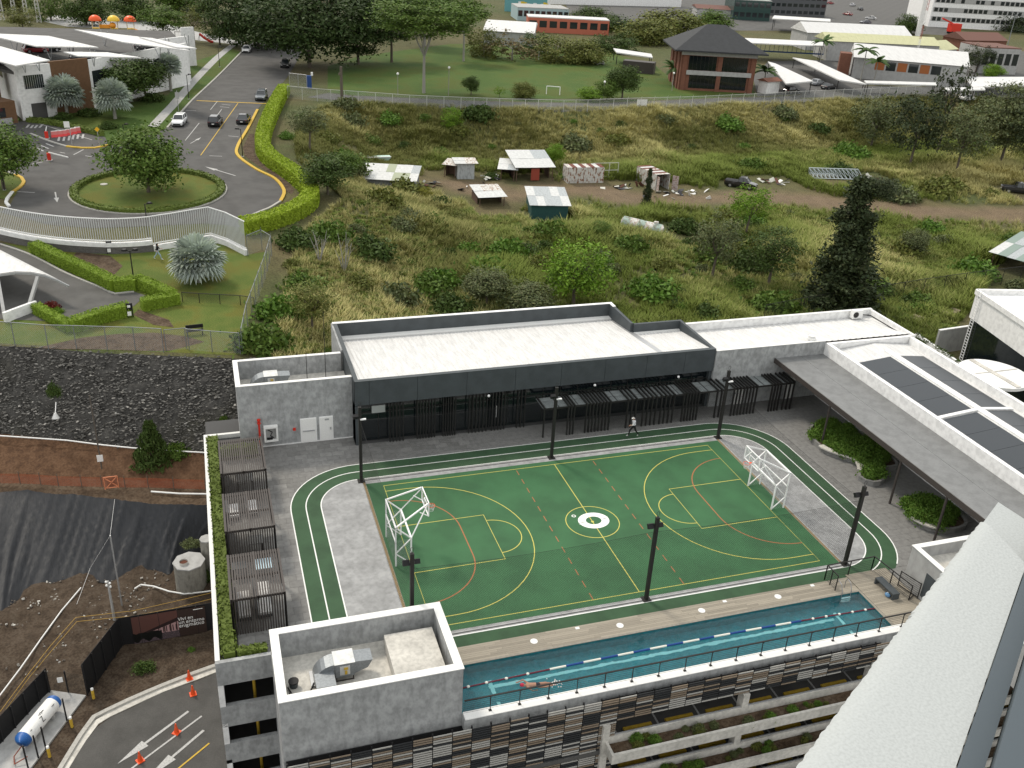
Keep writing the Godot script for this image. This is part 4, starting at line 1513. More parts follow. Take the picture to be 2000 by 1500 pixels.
		part(t, "cable", cab, DM)

func goal_frame(at: Vector3, turn: float, label: String) -> void:
	var t := thing("goal_frame", label, "goal", at, turn, "goals of the court")
	var m := WM
	var bk := -0.95
	var bb := 1.22
	for s in [-1.0,1.0]:
		var b := mb()
		b.bar(V(0,0,1.55 * s),V(0,1.95,1.55 * s),0.09,0.09)
		part(t, "goal_post", b, m, false)
		b = mb()
		b.bar(V(bk, 0,1.55 * s),V(bk, 2.85,1.55 * s),0.08,0.08)
		part(t, "rear_post", b, m, false)
		b = mb()
		b.bar(V(bk, 2.85,1.55 * s),V(bb - 0.05,3.85,0.92 * s),0.08,0.08)
		part(t, "arm", b, m, false)
		b = mb()
		b.bar(V(bk, 2.85,1.55 * s),V(0,1.95,1.55 * s),0.07,0.07)
		b.bar(V(bk, 0.95,1.55 * s),V(0,1.93,1.55 * s),0.06,0.06)
		b.bar(V(bk, 0.92,1.55 * s),V(0,0.05,1.55 * s),0.06,0.06)
		b.bar(V(0,1.95,1.55 * s),V(bb - 0.08,3.75,0.9 * s),0.06,0.06)
		part(t, "brace", b, m, false)
		b = mb()
		b.quad(V(0,0,1.56 * s),V(0,1.93,1.56 * s),V(bk, 1.93,1.56 * s),V(bk, 0,1.56 * s),12,6)
		part(t, "side_net", b, m_("wire"), false)
	var b := mb()
	b.bar(V(0,1.95,-1.6),V(0,1.95,1.6),0.1,0.1)
	part(t, "crossbar", b, m, false)
	b = mb()
	b.bar(V(bk, 2.85,-1.59),V(bk, 2.85,1.59),0.09,0.09)
	b.bar(V(bk, 1.75,-1.59),V(bk, 1.75,1.59),0.07,0.07)
	part(t, "rear_beam", b, m, false)
	b = mb()
	b.quad(V(bk, 0,-1.55),V(bk, 1.93,-1.55),V(bk, 1.93,1.55),V(bk, 0,1.55),12,18)
	part(t, "back_net", b, m_("wire"), false)
	# glass backboard in a steel frame
	b = mb()
	b.bar(V(bb, 2.92,-0.92),V(bb, 2.92,0.92),0.06,0.06)
	b.bar(V(bb, 3.88,-0.92),V(bb, 3.88,0.92),0.06,0.06)
	b.bar(V(bb, 2.92,-0.92),V(bb, 3.88,-0.92),0.06,0.06)
	b.bar(V(bb, 2.92,0.92),V(bb, 3.88,0.92),0.06,0.06)
	b.bar(V(bb, 3.05,-0.3),V(bb, 3.5,-0.3),0.04,0.04)
	b.bar(V(bb, 3.05,0.3),V(bb, 3.5,0.3),0.04,0.04)
	b.bar(V(bb, 3.5,-0.3),V(bb, 3.5,0.3),0.04,0.04)
	b.bar(V(bb, 2.92,-0.9),V(bb - 0.55,3.3,-0.95),0.05,0.05)
	b.bar(V(bb, 2.92,0.9),V(bb - 0.55,3.3,0.95),0.05,0.05)
	part(t, "backboard_frame", b, m, false)
	b = mb()
	b.box(V(bb, 3.4,0),V(0.015,0.92,1.8))
	part(t, "backboard_glass", b, mat("board_glass", Color(0.8,0.85,0.85,0.12),0.05, {"alpha": 1}), false)
	b = mb()
	var pts := []
	for i in 15:
		var f := TAU * i / 14.0
		pts.append(V(bb + 0.38 + cos(f) * 0.23,3.05, sin(f) * 0.23))
	b.path(pts, 0.015,0.015,5)
	b.bar(V(bb, 3.05,0),V(bb + 0.16,3.05,0),0.12,0.04)
	part(t, "hoop", b, m_("orange"), false)
	b = mb()
	for i in 12:
		var f := TAU * i / 12.0
		var g := TAU * (i + 1) / 12.0
		b.tube(V(bb + 0.38 + cos(f) * 0.23,3.04, sin(f) * 0.23),V(bb + 0.38 + cos(g) * 0.13,2.65, sin(g) * 0.13),0.008,0.008,3, false)
		b.tube(V(bb + 0.38 + cos(g) * 0.23,3.04, sin(g) * 0.23),V(bb + 0.38 + cos(f) * 0.13,2.65, sin(f) * 0.13),0.008,0.008,3, false)
	part(t, "hoop_net", b, WM, false)

func build_pool() -> void:
	var t := thing("swimming_pool", "narrow blue lap pool between the timber deck and the glassless railing", "pool", V(0,0,12.4))
	var tile := mat("pool_tile", Color(0.012,0.235,0.285),0.5, {"t1": "cells", "s1": 0.5, "t2": "cloudy", "s2": 0.6})
	var b := mb()
	b.quad(V(-12.8,-1.0,14.02),V(-12.8,-1.0,10.8),V(13.25,-1.0,10.8),V(13.25,-1.0,14.02))
	b.quad(V(-12.8,-1.0,10.8),V(-12.8,0.0,10.8),V(13.25,0.0,10.8),V(13.25,-1.0,10.8))
	b.quad(V(13.25,-1.0,10.8),V(13.25,0.0,10.8),V(13.25,0.0,14.02),V(13.25,-1.0,14.02))
	b.quad(V(13.25,-1.0,14.025),V(13.25,0.0,14.025),V(-12.8,0.0,14.025),V(-12.8,-1.0,14.025))
	b.quad(V(-12.795,-1.0,14.02),V(-12.795,0.0,14.02),V(-12.795,0.0,10.8),V(-12.795,-1.0,10.8))
	part(t, "basin", b, tile)
	var pale := mat("pool_line", Color(0.42,0.68,0.70),0.5, {"t1": "fine", "s1": 0.6})
	b = mb()
	b.box(V(0,-0.995,12.05),V(21.5,0.005,0.2))
	for x in [-10.6,11.1]:
		b.box(V(x, -0.994,12.05),V(0.2,0.005,1.0))
		b.box(V(x, -0.994,13.4),V(0.2,0.005,0.5))
	part(t, "lane_marking", b, pale)
	# rippled water surface
	b = mb()
	var wn := FastNoiseLite.new()
	wn.seed = 5
	wn.frequency = 0.35
	var nx := 260
	var nz := 32
	var H := func(i: int, j: int) -> Vector3:
		var x := lerpf(-12.79,13.24, float(i) / nx)
		var z := lerpf(10.81,14.015, float(j) / nz)
		return V(x, -0.06 + wn.get_noise_2d(x * 2.2, z * 4.0) * 0.03 + wn.get_noise_2d(x * 7.0, z * 11.0) * 0.012, z)
	for i in nx:
		for j in nz:
			var p: Array = [H.call(i, j), H.call(i + 1, j), H.call(i + 1, j + 1), H.call(i, j + 1)]
			for q in [0,1,2,0,2,3]:
				var k: int = i + (1 if q == 1 or q == 2 else 0)
				var l: int = j + (1 if q >= 2 else 0)
				b.v.append(p[q])
				var hx: float = H.call(k + 1, l).y - H.call(k - 1, l).y
				var hz: float = H.call(k, l + 1).y - H.call(k, l - 1).y
				b.n.append(V(-hx / 0.2,1,-hz / 0.2).normalized())
				b.u.append(Vector2.ZERO)
				b.c.append(Color(1,1,1))
	var wm := mat("water", Color(0.55,0.93,0.97,0.02),0.02, {"alpha": 1, "spec": 0.15})
	wm.refraction_enabled = true
	wm.refraction_scale = 0.033
	part(t, "water", b, wm)
	b = mb()
	b.span(V(-12.79,-0.02,10.62),V(13.4,0.035,10.8))
	b.span(V(13.25,-0.02,10.803),V(13.4,0.035,14.02))
	part(t, "coping", b, mat("coping_tan", Color(0.27,0.25,0.21),0.8, {"t1": "blotch", "s1": 0.6}))
	# timber deck boards
	t = thing("pool_deck", "weathered timber deck along the pool", "deck", V(2,0,10))
	b = mb()
	var z := 9.42
	while z < 10.6:
		var x := -12.78
		while x < 13.3:
			var l := minf(rr(2.4,3.6),13.38 - x)
			b.col = Color(1,1,1) * rr(0.72,1.1)
			b.span(V(x, 0.0, z),V(x + l - 0.008,0.034 + rng.randf() * 0.004, z + 0.132))
			x += l
		z += 0.14
	z = 9.2
	while z < 14.0:
		b.col = Color(1,1,1) * rr(0.72,1.1)
		b.span(V(13.42,0.0, z),V(16.45,0.036 + rng.randf() * 0.004, z + 0.132))
		z += 0.14
	part(t, "boards", b, m_("timber")).set_meta("kind", "stuff")
	for x in [-7.58,-2.37,2.87,8.04]:
		b = mb()
		b.tube(V(x, 0.03,10.0),V(x, 0.05,10.0),0.21,0.21,16)
		part(t, "skimmer_lid", b, WP)
	for x in [-4.83,4.63,10.74]:
		b = mb()
		b.span(V(x - 0.12,0.03,9.5),V(x + 0.12,0.046,9.68))
		part(t, "hatch_lid", b, WP)
	# lane rope: discs of three colours
	t = thing("lane_rope", "floating lane rope in dark red, white and blue down the pool", "rope", V(0,0,12.15))
	var red := paint("rope_red", Color(0.13,0.02,0.035))
	var white := paint("rope_white", Color(0.72,0.73,0.66))
	var blue := paint("rope_blue", Color(0.015,0.06,0.24))
	var bs := [mb(), mb(), mb()]
	var x2 := -12.7
	while x2 < 13.2:
		var k := 0
		if x2 > -7.5 and x2 < 8.2:
			k = 1 + int(floor((x2 + 7.5) / 1.0)) % 2
		var zz := 12.15 + 0.22 * (x2 / 13.0) * (x2 / 13.0)
		var bb: MB = bs[k]
		var rr := 0.045 if k == 0 else 0.06
		bb.tube(V(x2,-0.01, zz),V(x2 + 0.07,-0.01, zz), rr, rr, 8)
		x2 += 0.085
	part(t, "red_discs", bs[0], red)
	part(t, "white_discs", bs[1], white)
	part(t, "blue_discs", bs[2], blue)
	b = mb()
	for f in [-12.0,-11.0,-9.9,-8.7,9.0,9.9,10.8,11.7,12.6]:
		b.ball(V(f, 0.0,12.15 + 0.22 * (f / 13.0) * (f / 13.0)),V(0.1,0.08,0.08),8,5)
	part(t, "float", b, white)
	# ladder
	t = thing("pool_ladder", "chrome pool ladder with twin hoops at the far corner", "ladder", V(12.4,0,10.7))
	for x in [11.95,12.6]:
		b = mb()
		b.path([V(x, 0.03,10.25),V(x, 0.6,10.25),V(x, 0.78,10.4),V(x, 0.7,10.68),V(x, 0.3,10.88),V(x, -1.0,10.92)], 0.025,0.025,6)
		part(t, "hoop", b, m_("rim"))
	for y in [-0.25,-0.5,-0.75]:
		b = mb()
		b.span(V(11.95, y, 10.88),V(12.6, y + 0.04,10.98))
		part(t, "step", b, WM)
	# front railing with bent posts
	t = thing("pool_railing", "dark steel railing with bent posts and thin rails on the pool ledge", "railing", V(0,0.08,14.25))
	var post := mb()
	post.box(V(0,0.01,0),V(0.16,0.02,0.14))
	post.bar(V(0,0,0),V(0,0.85,-0.03),0.045,0.035,Vector3.RIGHT)
	post.bar(V(0,0.85,-0.03),V(0,1.08,0.1),0.045,0.035,Vector3.RIGHT)
	var pm := post.mesh()
	for i in 18:
		piece(t, "post", pm, DM, X(V(-11.38 + i * 1.565,0,0)))
	b = mb()
	b.span(V(-12.78,1.14,14.31),V(16.4,1.19,14.39))
	part(t, "top_rail", b, DM)
	for i in 6:
		b = mb()
		b.tube(V(-12.78,0.22 + i * 0.13,14.23),V(16.4,0.22 + i * 0.13,14.23),0.009,0.009,4, false)
		part(t, "thin_rail", b, DM)
	# deck railing on the track side
	t = thing("deck_railing", "dark steel railing between the pool deck and the running track", "railing", V(14,0,9.3))
	var runs := [[V(11.85,0,10.35),V(11.85,0,9.25)], [V(11.85,0,9.25),V(15.35,0,9.2)], [V(15.35,0,9.2),V(15.75,0,12.3)]]
	for r in runs:
		var a: Vector3 = r[0]
		var c: Vector3 = r[1]
		for p in [a, c, (a + c) * 0.5]:
			b = mb()
			b.bar(p, p + V(0,1.1,0),0.05,0.05)
			part(t, "post", b, DM)
		b = mb()
		b.bar(a + V(0,1.12,0), c + V(0,1.12,0),0.06,0.05)
		part(t, "top_rail", b, DM)
		for i in 6:
			b = mb()
			b.tube(a + V(0,0.15 + i * 0.14,0), c + V(0,0.15 + i * 0.14,0),0.01,0.01,4, false)
			part(t, "thin_rail", b, DM)
	# open gate leaf
	t = thing("gate_leaf", "open dark steel gate leaf beside the white pool block", "gate", V(16.1,0,11.3))
	b = mb()
	for p in [[V(15.75,0.1,12.3),V(16.35,0.1,12.0)], [V(16.0,1.15,10.95),V(16.38,1.15,12.3)], [V(16.0,0.15,10.95),V(16.38,0.15,12.3)], [V(16.0,0.0,10.95),V(16.0,1.2,10.95)], [V(16.38,0.0,12.3),V(16.38,1.2,12.3)]]:
		b.bar(p[0], p[1], 0.045,0.045)
	part(t, "frame", b, DM)
	b = mb()
	for i in 6:
		b.tube(V(16.0,0.3 + i * 0.14,10.95),V(16.38,0.3 + i * 0.14,12.3),0.012,0.012,4, false)
	part(t, "bars", b, DM)
	# bench with bag
	t = thing("deck_bench", "dark slab bench on the timber deck beyond the pool", "bench", V(15.0,0,11.2))
	var bx := Basis(Vector3.UP, 0.0)
	b = mb()
	b.span(V(14.7,0.4,10.35),V(15.2,0.48,12.05))
	part(t, "seat", b, CD)
	for z3 in [10.35,11.97]:
		b = mb()
		b.span(V(14.7,0.035, z3),V(15.2,0.397, z3 + 0.08))
		part(t, "leg", b, CD)
	t = thing("swim_bag", "small blue bag lying under the deck bench", "bag", V(14.75,0.04,11.65))
	b = mb()
	b.ball(V(14.7,0.16,11.65),V(0.17,0.14,0.2),10,6)
	part(t, "pouch", b, mat("bag_blue", Color(0.12,0.25,0.42),0.7, {"t1": "cloudy", "s1": 2.0}))
	b = mb()
	b.path([V(14.62,0.25,11.6),V(14.66,0.36,11.65),V(14.75,0.25,11.7)], 0.012,0.012,4)
	part(t, "strap", b, WM)

func build_pergolas() -> void:
	var m := m_("brown_metal")
	for g in [[-11.95,-7.55, "dark slatted pergola over the tables nearest the annex"], [-5.1,-0.95, "middle dark slatted pergola beside the running track"], [1.4,5.45, "dark slatted pergola nearest the stair tower"]]:
		var z0: float = g[0]
		var z1: float = g[1]
		var t := thing("pergola", g[2], "pergola", V(-21.95,0,(z0 + z1) * 0.5),0.0, "pergolas along the left edge")
		var sl := mb()
		sl.span(V(-0.044,2.36, z0 - t.position.z),V(0.044,2.46, z1 - t.position.z))
		sl.span(V(-0.036,0.0, z1 - t.position.z - 0.1),V(0.036,2.36, z1 - t.position.z))
		var sm := sl.mesh()
		for i in 21:
			piece(t, "slat", sm, m, X(V(-1.38 + i * 0.138,0,0)))
		var b := mb()
		for x in [-23.37,-20.55,-21.95]:
			b.span(V(x - 0.06,2.2, z0),V(x + 0.06,2.49, z1))
		part(t, "long_beam", b, m)
		for z in [z0 + 0.06,(z0 + z1) * 0.5, z1 - 0.16]:
			b = mb()
			b.span(V(-23.4,2.22, z - 0.04),V(-20.5,2.35, z + 0.04))
			part(t, "cross_beam", b, m)
		for x in [-23.37,-20.55]:
			for z in [z0 + 0.06, z1 - 0.06]:
				b = mb()
				b.span(V(x - 0.06,0, z - 0.06),V(x + 0.06,2.2, z + 0.06))
				part(t, "post", b, DM)
		b = mb()
		b.span(V(-23.42,0, z0),V(-23.38,2.2, z1))
		part(t, "side_panel", b, m)

func lounge(at: Vector3, label: String, w: float, l: float) -> void:
	var t := thing("lounge_sofa", label, "sofa", at, 0.0, "sofas under the pergolas")
	var b := mb()
	b.box(V(0,0.16,0),V(w, 0.18, l))
	part(t, "frame", b, CD, false)
	var n := int(round(l / 0.7))
	for i in n:
		b = mb()
		b.box(V(0.05,0.33,-l * 0.5 + (i + 0.5) * l / n),V(w - 0.12,0.16, l / n - 0.03))
		part(t, "cushion", b, WH, false)
	b = mb()
	b.box(V(-w * 0.5 + 0.08,0.5,0),V(0.16,0.5, l))
	part(t, "backrest", b, CD, false)

func table(at: Vector3, label: String, w: float, l: float, top: Material) -> void:
	var t := thing("terrace_table", label, "table", at, 0.0, "tables under the pergolas")
	var b := mb()
	b.box(V(0,0.73,0),V(w, 0.05, l))
	part(t, "table_top", b, top, false)
	for x in [-1,1]:
		for z in [-1,1]:
			b = mb()
			b.box(V(x * (w * 0.5 - 0.06),0.35, z * (l * 0.5 - 0.06)),V(0.06,0.7,0.06))
			part(t, "leg", b, DM, false)

func build_deck_things() -> void:
	lounge(V(-22.9,0,-6.3), "pale cushioned sofa in the gap below the first pergola", 0.8,1.4)
	lounge(V(-21.7,0,-6.5), "pale cushioned seat pair beside the sofa in the pergola gap", 0.8,1.4)
	lounge(V(-22.8,0,3.3), "long pale sofa against the hedge under the nearest pergola", 0.8,2.2)
	lounge(V(-21.7,0,3.0), "long pale day bed in the middle of the nearest pergola", 0.9,2.8)
	table(V(-21.9,0,-9.6), "grey table under the pergola nearest the annex", 1.1,1.1, CO)
	table(V(-21.7,0,-2.2), "small dark table under the middle pergola", 0.9,0.9, CO)
	table(V(-21.35,0,0.35), "pale blue topped table between the two lower pergolas", 1.0,1.0, paint("table_blue", Color(0.5,0.66,0.74),0.4))
	table(V(-22.8,0,0.2), "dark side table by the hedge between the two lower pergolas", 0.8,0.7, CD)
	hedge("planter_hedge", "narrow leafy hedge in the white planter along the deck's left edge", pack([P(-23.85,-16.3), P(-23.8,-8.0), P(-23.75,0.0), P(-23.7,7.3)]),0.75,0.55, "leaf_planter", 0.0,0.11,60.0)
	hedge("planter_hedge", "short leafy hedge behind the white rim beside the stair tower", pack([P(-23.3,7.15), P(-21.75,7.15)]),0.5,0.5, "leaf_planter", 0.0,0.11,60.0)
	hedge("planter_hedge", "short leafy hedge behind the pergola nearest the annex", pack([P(-23.3,-13.6), P(-20.8,-13.6)]),0.6,1.0, "leaf_planter", 0.0,0.11,60.0)

# excavation on the left
func loft(b: MB, rows: Array, cols: int, sub: int, amp: float, nz: FastNoiseLite, colour: Variant = null) -> void:
	# rows: arrays of Vector3, resampled to the same number of columns, subdivided between rows
	var grid := []
	for r in rows.size():
		var row: Array = rows[r]
		var len_ := [0.0]
		for i in range(1, row.size()):
			len_.append(len_[-1] + row[i].distance_to(row[i - 1]))
		var o := []
		for c in cols + 1:
			var d: float = len_[-1] * c / cols
			var k := 0
			while k < row.size() - 2 and len_[k + 1] < d:
				k += 1
			o.append(row[k].lerp(row[k + 1], clampf((d - len_[k]) / maxf(0.001, len_[k + 1] - len_[k]),0,1)))
		grid.append(o)
	var full := []
	for r in rows.size() - 1:
		for s in sub:
			var o := []
			for c in cols + 1:
				var p: Vector3 = grid[r][c].lerp(grid[r + 1][c], float(s) / sub)
				if amp > 0.0 and not (r == 0 and s == 0):
					p += V(0, nz.get_noise_3d(p.x * 3, p.y * 3, p.z * 3), nz.get_noise_3d(p.x * 3 + 50, p.y * 3, p.z * 3)) * amp
				o.append(p)
			full.append(o)
	full.append(grid[-1])
	grid_mesh(b, full, colour)

var toe: Array = [V(-90,-5,-52),V(-43.42,-5,-31.47),V(-40.94,-5,-30.39),V(-36.82,-5,-28.5),V(-32.74,-5,-26.62),V(-28.7,-5,-24.94),V(-24.68,-5,-23.35),V(-19.6,-5,-21.6)]
var shelf: Array = [V(-90,-6.2,-38),V(-42.78,-6.2,-26.32),V(-40.44,-6.2,-25.46),V(-36.56,-6.2,-24.25),V(-32.68,-6.2,-23.11),V(-28.78,-6.2,-21.97),V(-24.86,-6.2,-20.82),V(-20,-6.2,-17.6)]
var brink: Array = [V(-90,-6.6,-34),V(-42.49,-6.6,-24.12),V(-40.21,-6.6,-23.36),V(-38.37,-6.6,-23.31),V(-36.42,-6.6,-22.24),V(-34.51,-6.6,-21.65),V(-32.58,-6.6,-20.74),V(-30.67,-6.6,-19.85),V(-28.76,-6.6,-18.96),V(-26.87,-6.6,-18.43),V(-24.96,-6.6,-17.91),V(-20,-6.6,-16.5)]
var foot: Array = [V(-90,-10,-22),V(-41.02,-10,-11.57),V(-39.18,-10,-12.08),V(-38.41,-10,-13.71),V(-37.55,-10,-14.85),V(-35.54,-10,-15.5),V(-34.13,-10,-15.46),V(-32.64,-10,-14.35),V(-31.59,-10,-14.58),V(-30.53,-10,-15.07),V(-29.07,-10,-15.22),V(-27.96,-10,-14.12),V(-26.85,-10,-15.13),V(-25.31,-10,-16.42),V(-20,-10,-16)]

func build_excavation() -> void:
	var nz := FastNoiseLite.new()
	nz.seed = 11
	nz.frequency = 0.25
	nz.fractal_octaves = 4
	var top := []
	for p in wall_top:
		top.append(V(p.x, ter(p.x, p.y) - 0.01, p.y))
	var b := mb()
	loft(b, [top, toe], 150,22,0.5, nz, func(p: Vector3) -> Color:
		var k := clampf(nz.get_noise_3d(p.x * 0.35, p.y * 0.5, p.z * 0.35) * 2.2 - 0.35,0,0.75)
		return Color(1,1,1).lerp(Color(1.5,1.15,0.75), k))
	setting("rock_slope", b, m_("rubble"))
	var rk := mb()
	rk.tube(V(-0.5,-0.3,0),V(0.45,0.25,0.1),0.45,0.3,5)
	var T := resample(top, 400)
	var E := resample(toe, 400)
	var xs := []
	var cs := []
	for i in 16000:
		var f := rng.randf()
		var c := rng.randi_range(60,400)
		var p: Vector3 = T[c].lerp(E[c], f) + V(rr(-0.2,0.2), rr(-0.1,0.22), rr(-0.1,0.2))
		var s := rr(0.06,0.2)
		xs.append(Transform3D(Basis(V(rng.randf() - 0.5,1, rng.randf() - 0.5).normalized(), rng.randf() * 6).scaled(V(s * 1.5, s * 0.7, s)), p))
		var g := rr(0.05,0.19) if rng.randf() < 0.96 else 0.35
		cs.append(Color(g, g * 0.96, g * 0.88))
	scatter("slope_stones", "dark loose stones covering the rock slope", "stones", rk.mesh(), xs, cs, mat("stone", Color(1,1,1),0.9, {"vc": 1}))
	b = mb()
	loft(b, [toe, shelf], 80,6,0.25, nz)
	setting("soil_bank", b, mat("red_soil", Color(0.13,0.075,0.042),0.95, {"t1": "dirt", "s1": 0.4, "t2": "dirt", "s2": 0.09, "nrm": "rough", "ns": 1.0}))
	b = mb()
	loft(b, [shelf, brink], 80,4,0.12, nz)
	setting("soil_ledge", b, m_("soil"))
	# draped black sheet with folds running down the slope
	b = mb()
	var up := []
	for p in brink:
		up.append(p + V(0,0.06,0))
	var cols := 260
	var fold := FastNoiseLite.new()
	fold.seed = 4
	fold.frequency = 0.9
	var rows := 20
	var g := []
	for r in rows + 1:
		g.append([])
	var A := resample(up, cols)
	var Z := resample(foot, cols)
	for c in cols + 1:
		for r in rows + 1:
			var f := float(r) / rows
			var p: Vector3 = A[c].lerp(Z[c], f)
			var s := c * 0.25 + f * 2.2
			var h := absf(fold.get_noise_2d(s, f * 0.3)) * 0.6 - 0.05
			p.y += h * (0.35 + 0.65 * sin(f * PI)) + sin(f * PI) * -0.2
			g[r].append(p)
	grid_mesh(b, g)
	setting("black_membrane", b, m_("membrane"))
	# bare ground at the bottom
	b = mb()
	var gx := 60
	var gz := 48
	var H := func(i: int, j: int) -> Vector3:
		var x := lerpf(-62,-20, float(i) / gx)
		var z := lerpf(-20,22, float(j) / gz)
		var k := clampf((-4.0 - z) / 5.0,0,1) 
		return V(x, -10.03 + (nz.get_noise_2d(x * 1.2, z * 1.2) * 0.5 + 0.15) * k, z)
	for i in gx:
		for j in gz:
			b.quad(H.call(i, j + 1), H.call(i, j), H.call(i + 1, j), H.call(i + 1, j + 1))
	setting("bare_earth", b, mat("yard_soil", Color(0.085,0.066,0.048),0.95, {"t1": "dirt", "s1": 0.45, "t2": "dirt", "s2": 0.1, "nrm": "rough", "ns": 1.0}))
	# white water pipe on the slope
	var t := thing("white_pipe", "long white plastic pipe along the foot of the rock slope", "pipe", toe[3])
	b = mb()
	b.path([V(-43.19,-4.7,-30.44),V(-40.74,-4.7,-29.36),V(-38.32,-4.7,-28.47),V(-35.49,-4.7,-27.41),V(-32.66,-4.7,-26),V(-30.25,-4.7,-24.94),V(-27.46,-4.7,-23.89),V(-24.67,-4.7,-22.92)], 0.06,0.06,6)
	part(t, "pipe_run", b, WP)
	t = thing("white_pipe", "short white pipe lying above the black sheet near the planter wall", "pipe", V(-26.82,-6.2,-19.82))
	b = mb()
	b.path([V(-28.93,-6.2,-20.31),V(-26.82,-6.2,-19.51),V(-24.51,-6.2,-18.9)], 0.07,0.07,6)
	part(t, "pipe_run", b, WP)
	t = thing("white_pipe", "white pipe snaking over the earth beside the octagonal tank", "pipe", V(-27.9,-9.6,-12.04))
	b = mb()
	b.path([V(-30.29,-9.6,-12.64),V(-29.87,-9.6,-13.02),V(-28.98,-9.6,-12.61),V(-27.9,-9.6,-11.74),V(-26.83,-9.6,-11.17),V(-25.76,-9.6,-11.08),V(-24.68,-9.6,-11.05)], 0.06,0.06,6)
	part(t, "pipe_run", b, WP)
	t = thing("white_rope", "taut white rope stretched across the bare earth", "rope", V(-36.15,-9.8,-8.77))
	b = mb()
	b.path([V(-34.03,-9.7,-13.82),V(-35.12,-9.7,-11.47),V(-36.13,-9.7,-8.75),V(-37.06,-9.7,-6.13),V(-37.95,-9.7,-3.9),V(-38.37,-9.7,-2.82)], 0.06,0.06,5)
	part(t, "rope_run", b, WP)
	for k in 2:
		t = thing("yellow_tape", "yellow barrier tape strung over the bare earth, %s strand" % ["upper", "lower"][k], "tape", V(-33.9,-9.2,-9.78),0.0, "barrier tapes")
		b = mb()
		var pts := [[V(-24.67,-9.1,-10.23),V(-27.49,-9.1,-9.83),V(-30.22,-9.1,-9.5),V(-33.95,-9.1,-9.73),V(-35.25,-9.1,-7.22),V(-36.22,-9.1,-5.02),V(-37.54,-9.1,-1.78)], [V(-24.7,-9.3,-9.78),V(-27.51,-9.3,-9.34),V(-30.23,-9.3,-9.19),V(-33.89,-9.3,-9.52),V(-35.24,-9.3,-6.84),V(-36.35,-9.3,-4.52),V(-37.53,-9.3,-1.47)]][k] as Array
		b.path(pts, 0.022,0.022,4)
		part(t, "strand", b, mat("tape_yellow", Color(0.42,0.26,0.05),0.6))
	# posts, lamps, notice
	t = thing("sign_post", "slim post with a white notice standing in front of the rock slope", "post", V(-32.69,-5.7,-23.81))
	var hh := 6.72
	b = mb()
	b.tube(t.position, t.position + V(0, hh, 0),0.06,0.05,8)
	part(t, "pole", b, mat("pole_brown", Color(0.10,0.085,0.07),0.8))
	b = mb()
	b.box(t.position + V(0,1.05,0.08),V(0.45,0.6,0.03))
	part(t, "notice", b, WP)
	t = thing("slope_lamp", "white reflector lamp fixed high on the rock slope", "lamp", V(-36.09,-3,-28.16))
	b = mb()
	b.tube(t.position + V(0,0.9,-1.2), t.position + V(0,0.5,-0.1),0.05,0.05,6)
	part(t, "arm", b, GM)
	b = mb()
	b.tube(t.position + V(0,0.55,0), t.position + V(0,0.1,0.1),0.1,0.32,12)
	part(t, "reflector", b, m_("lamp_white"))
	# orange mesh fence
	t = thing("safety_fence", "sagging orange plastic mesh fence along the ledge above the black sheet", "fence", V(-32.64,-6.3,-22.25))
	var base: Array = [V(-41.83,-6.3,-24.86),V(-40.28,-6.3,-24.27),V(-38.77,-6.3,-23.91),V(-37.23,-6.3,-23.4),V(-35.88,-6.3,-22.86),V(-34.15,-6.3,-22.38),V(-32.62,-6.3,-21.94),V(-30.89,-6.3,-21.46),V(-29.15,-6.3,-21.05),V(-27.22,-6.3,-20.45),V(-24.81,-6.3,-19.73)]
	for i in base.size():
		b = mb()
		b.tube(base[i], base[i] + V(0,1.15,0),0.035,0.03,5)
		part(t, "stake", b, m_("trunk"))
		if i:
			b = mb()
			var p: Vector3 = base[i - 1]
			var q: Vector3 = base[i]
			b.quad(p + V(0,0.05,0), p + V(0,0.95,0), q + V(0,0.95,0), q + V(0,0.05,0),8,20)
			part(t, "mesh_panel", b, m_("orange_net"))
	t = thing("orange_gate", "small orange braced gate panel in the mesh fence", "gate", V(-31.87,-6.25,-21.61))
	b = mb()
	var o := t.position
	for q in [[-0.5,0,-0.5,1.1], [0.5,0,0.5,1.1], [-0.5,1.1,0.5,1.1], [-0.5,0.0,0.5,1.1], [-0.5,1.1,0.5,0.1], [-0.5,0.1,0.5,0.1]]:
		b.bar(o + V(q[0], q[1], 0.1), o + V(q[2], q[3], 0.1),0.07,0.05)
	part(t, "frame", b, mat("faded_orange", Color(0.55,0.2,0.1),0.7))
	# octagonal tank and its neighbour
	for q in [[V(-26.3,-10,-12.2),1.12,2.45, "octagonal concrete tank with an open manhole beside the planter wall"], [V(-24.95,-10,-13.4),0.5,3.4, "tall narrow concrete shaft squeezed against the planter wall"]]:
		t = thing("concrete_tank", q[3], "tank", q[0])
		b = mb()
		b.tube(q[0], q[0] + V(0, q[2], 0), q[1], q[1] * 0.98,8)
		part(t, "shell", b, mat("stained", Color(0.24,0.23,0.2),0.9, {"t1": "streak", "s1": V(0.4,0.1,0.4), "t2": "blotch", "s2": 0.5}))
		b = mb()
		b.tube(q[0] + V(0, q[2], 0), q[0] + V(0, q[2] + 0.08,0), q[1] * 1.03, q[1] * 1.03,8)
		part(t, "lid_slab", b, CO)
		if q[1] > 1:
			b = mb()
			b.tube(q[0] + V(-0.35, q[2] + 0.08,0.25), q[0] + V(-0.35, q[2] + 0.3,0.25),0.3,0.3,16, false)
			part(t, "manhole_ring", b, CL)
			b = mb()
			b.tube(q[0] + V(-0.35, q[2] + 0.09,0.25), q[0] + V(-0.35, q[2] + 0.2,0.25),0.27,0.27,16)
			part(t, "manhole", b, mat("rust_dark", Color(0.10,0.035,0.02),0.9))
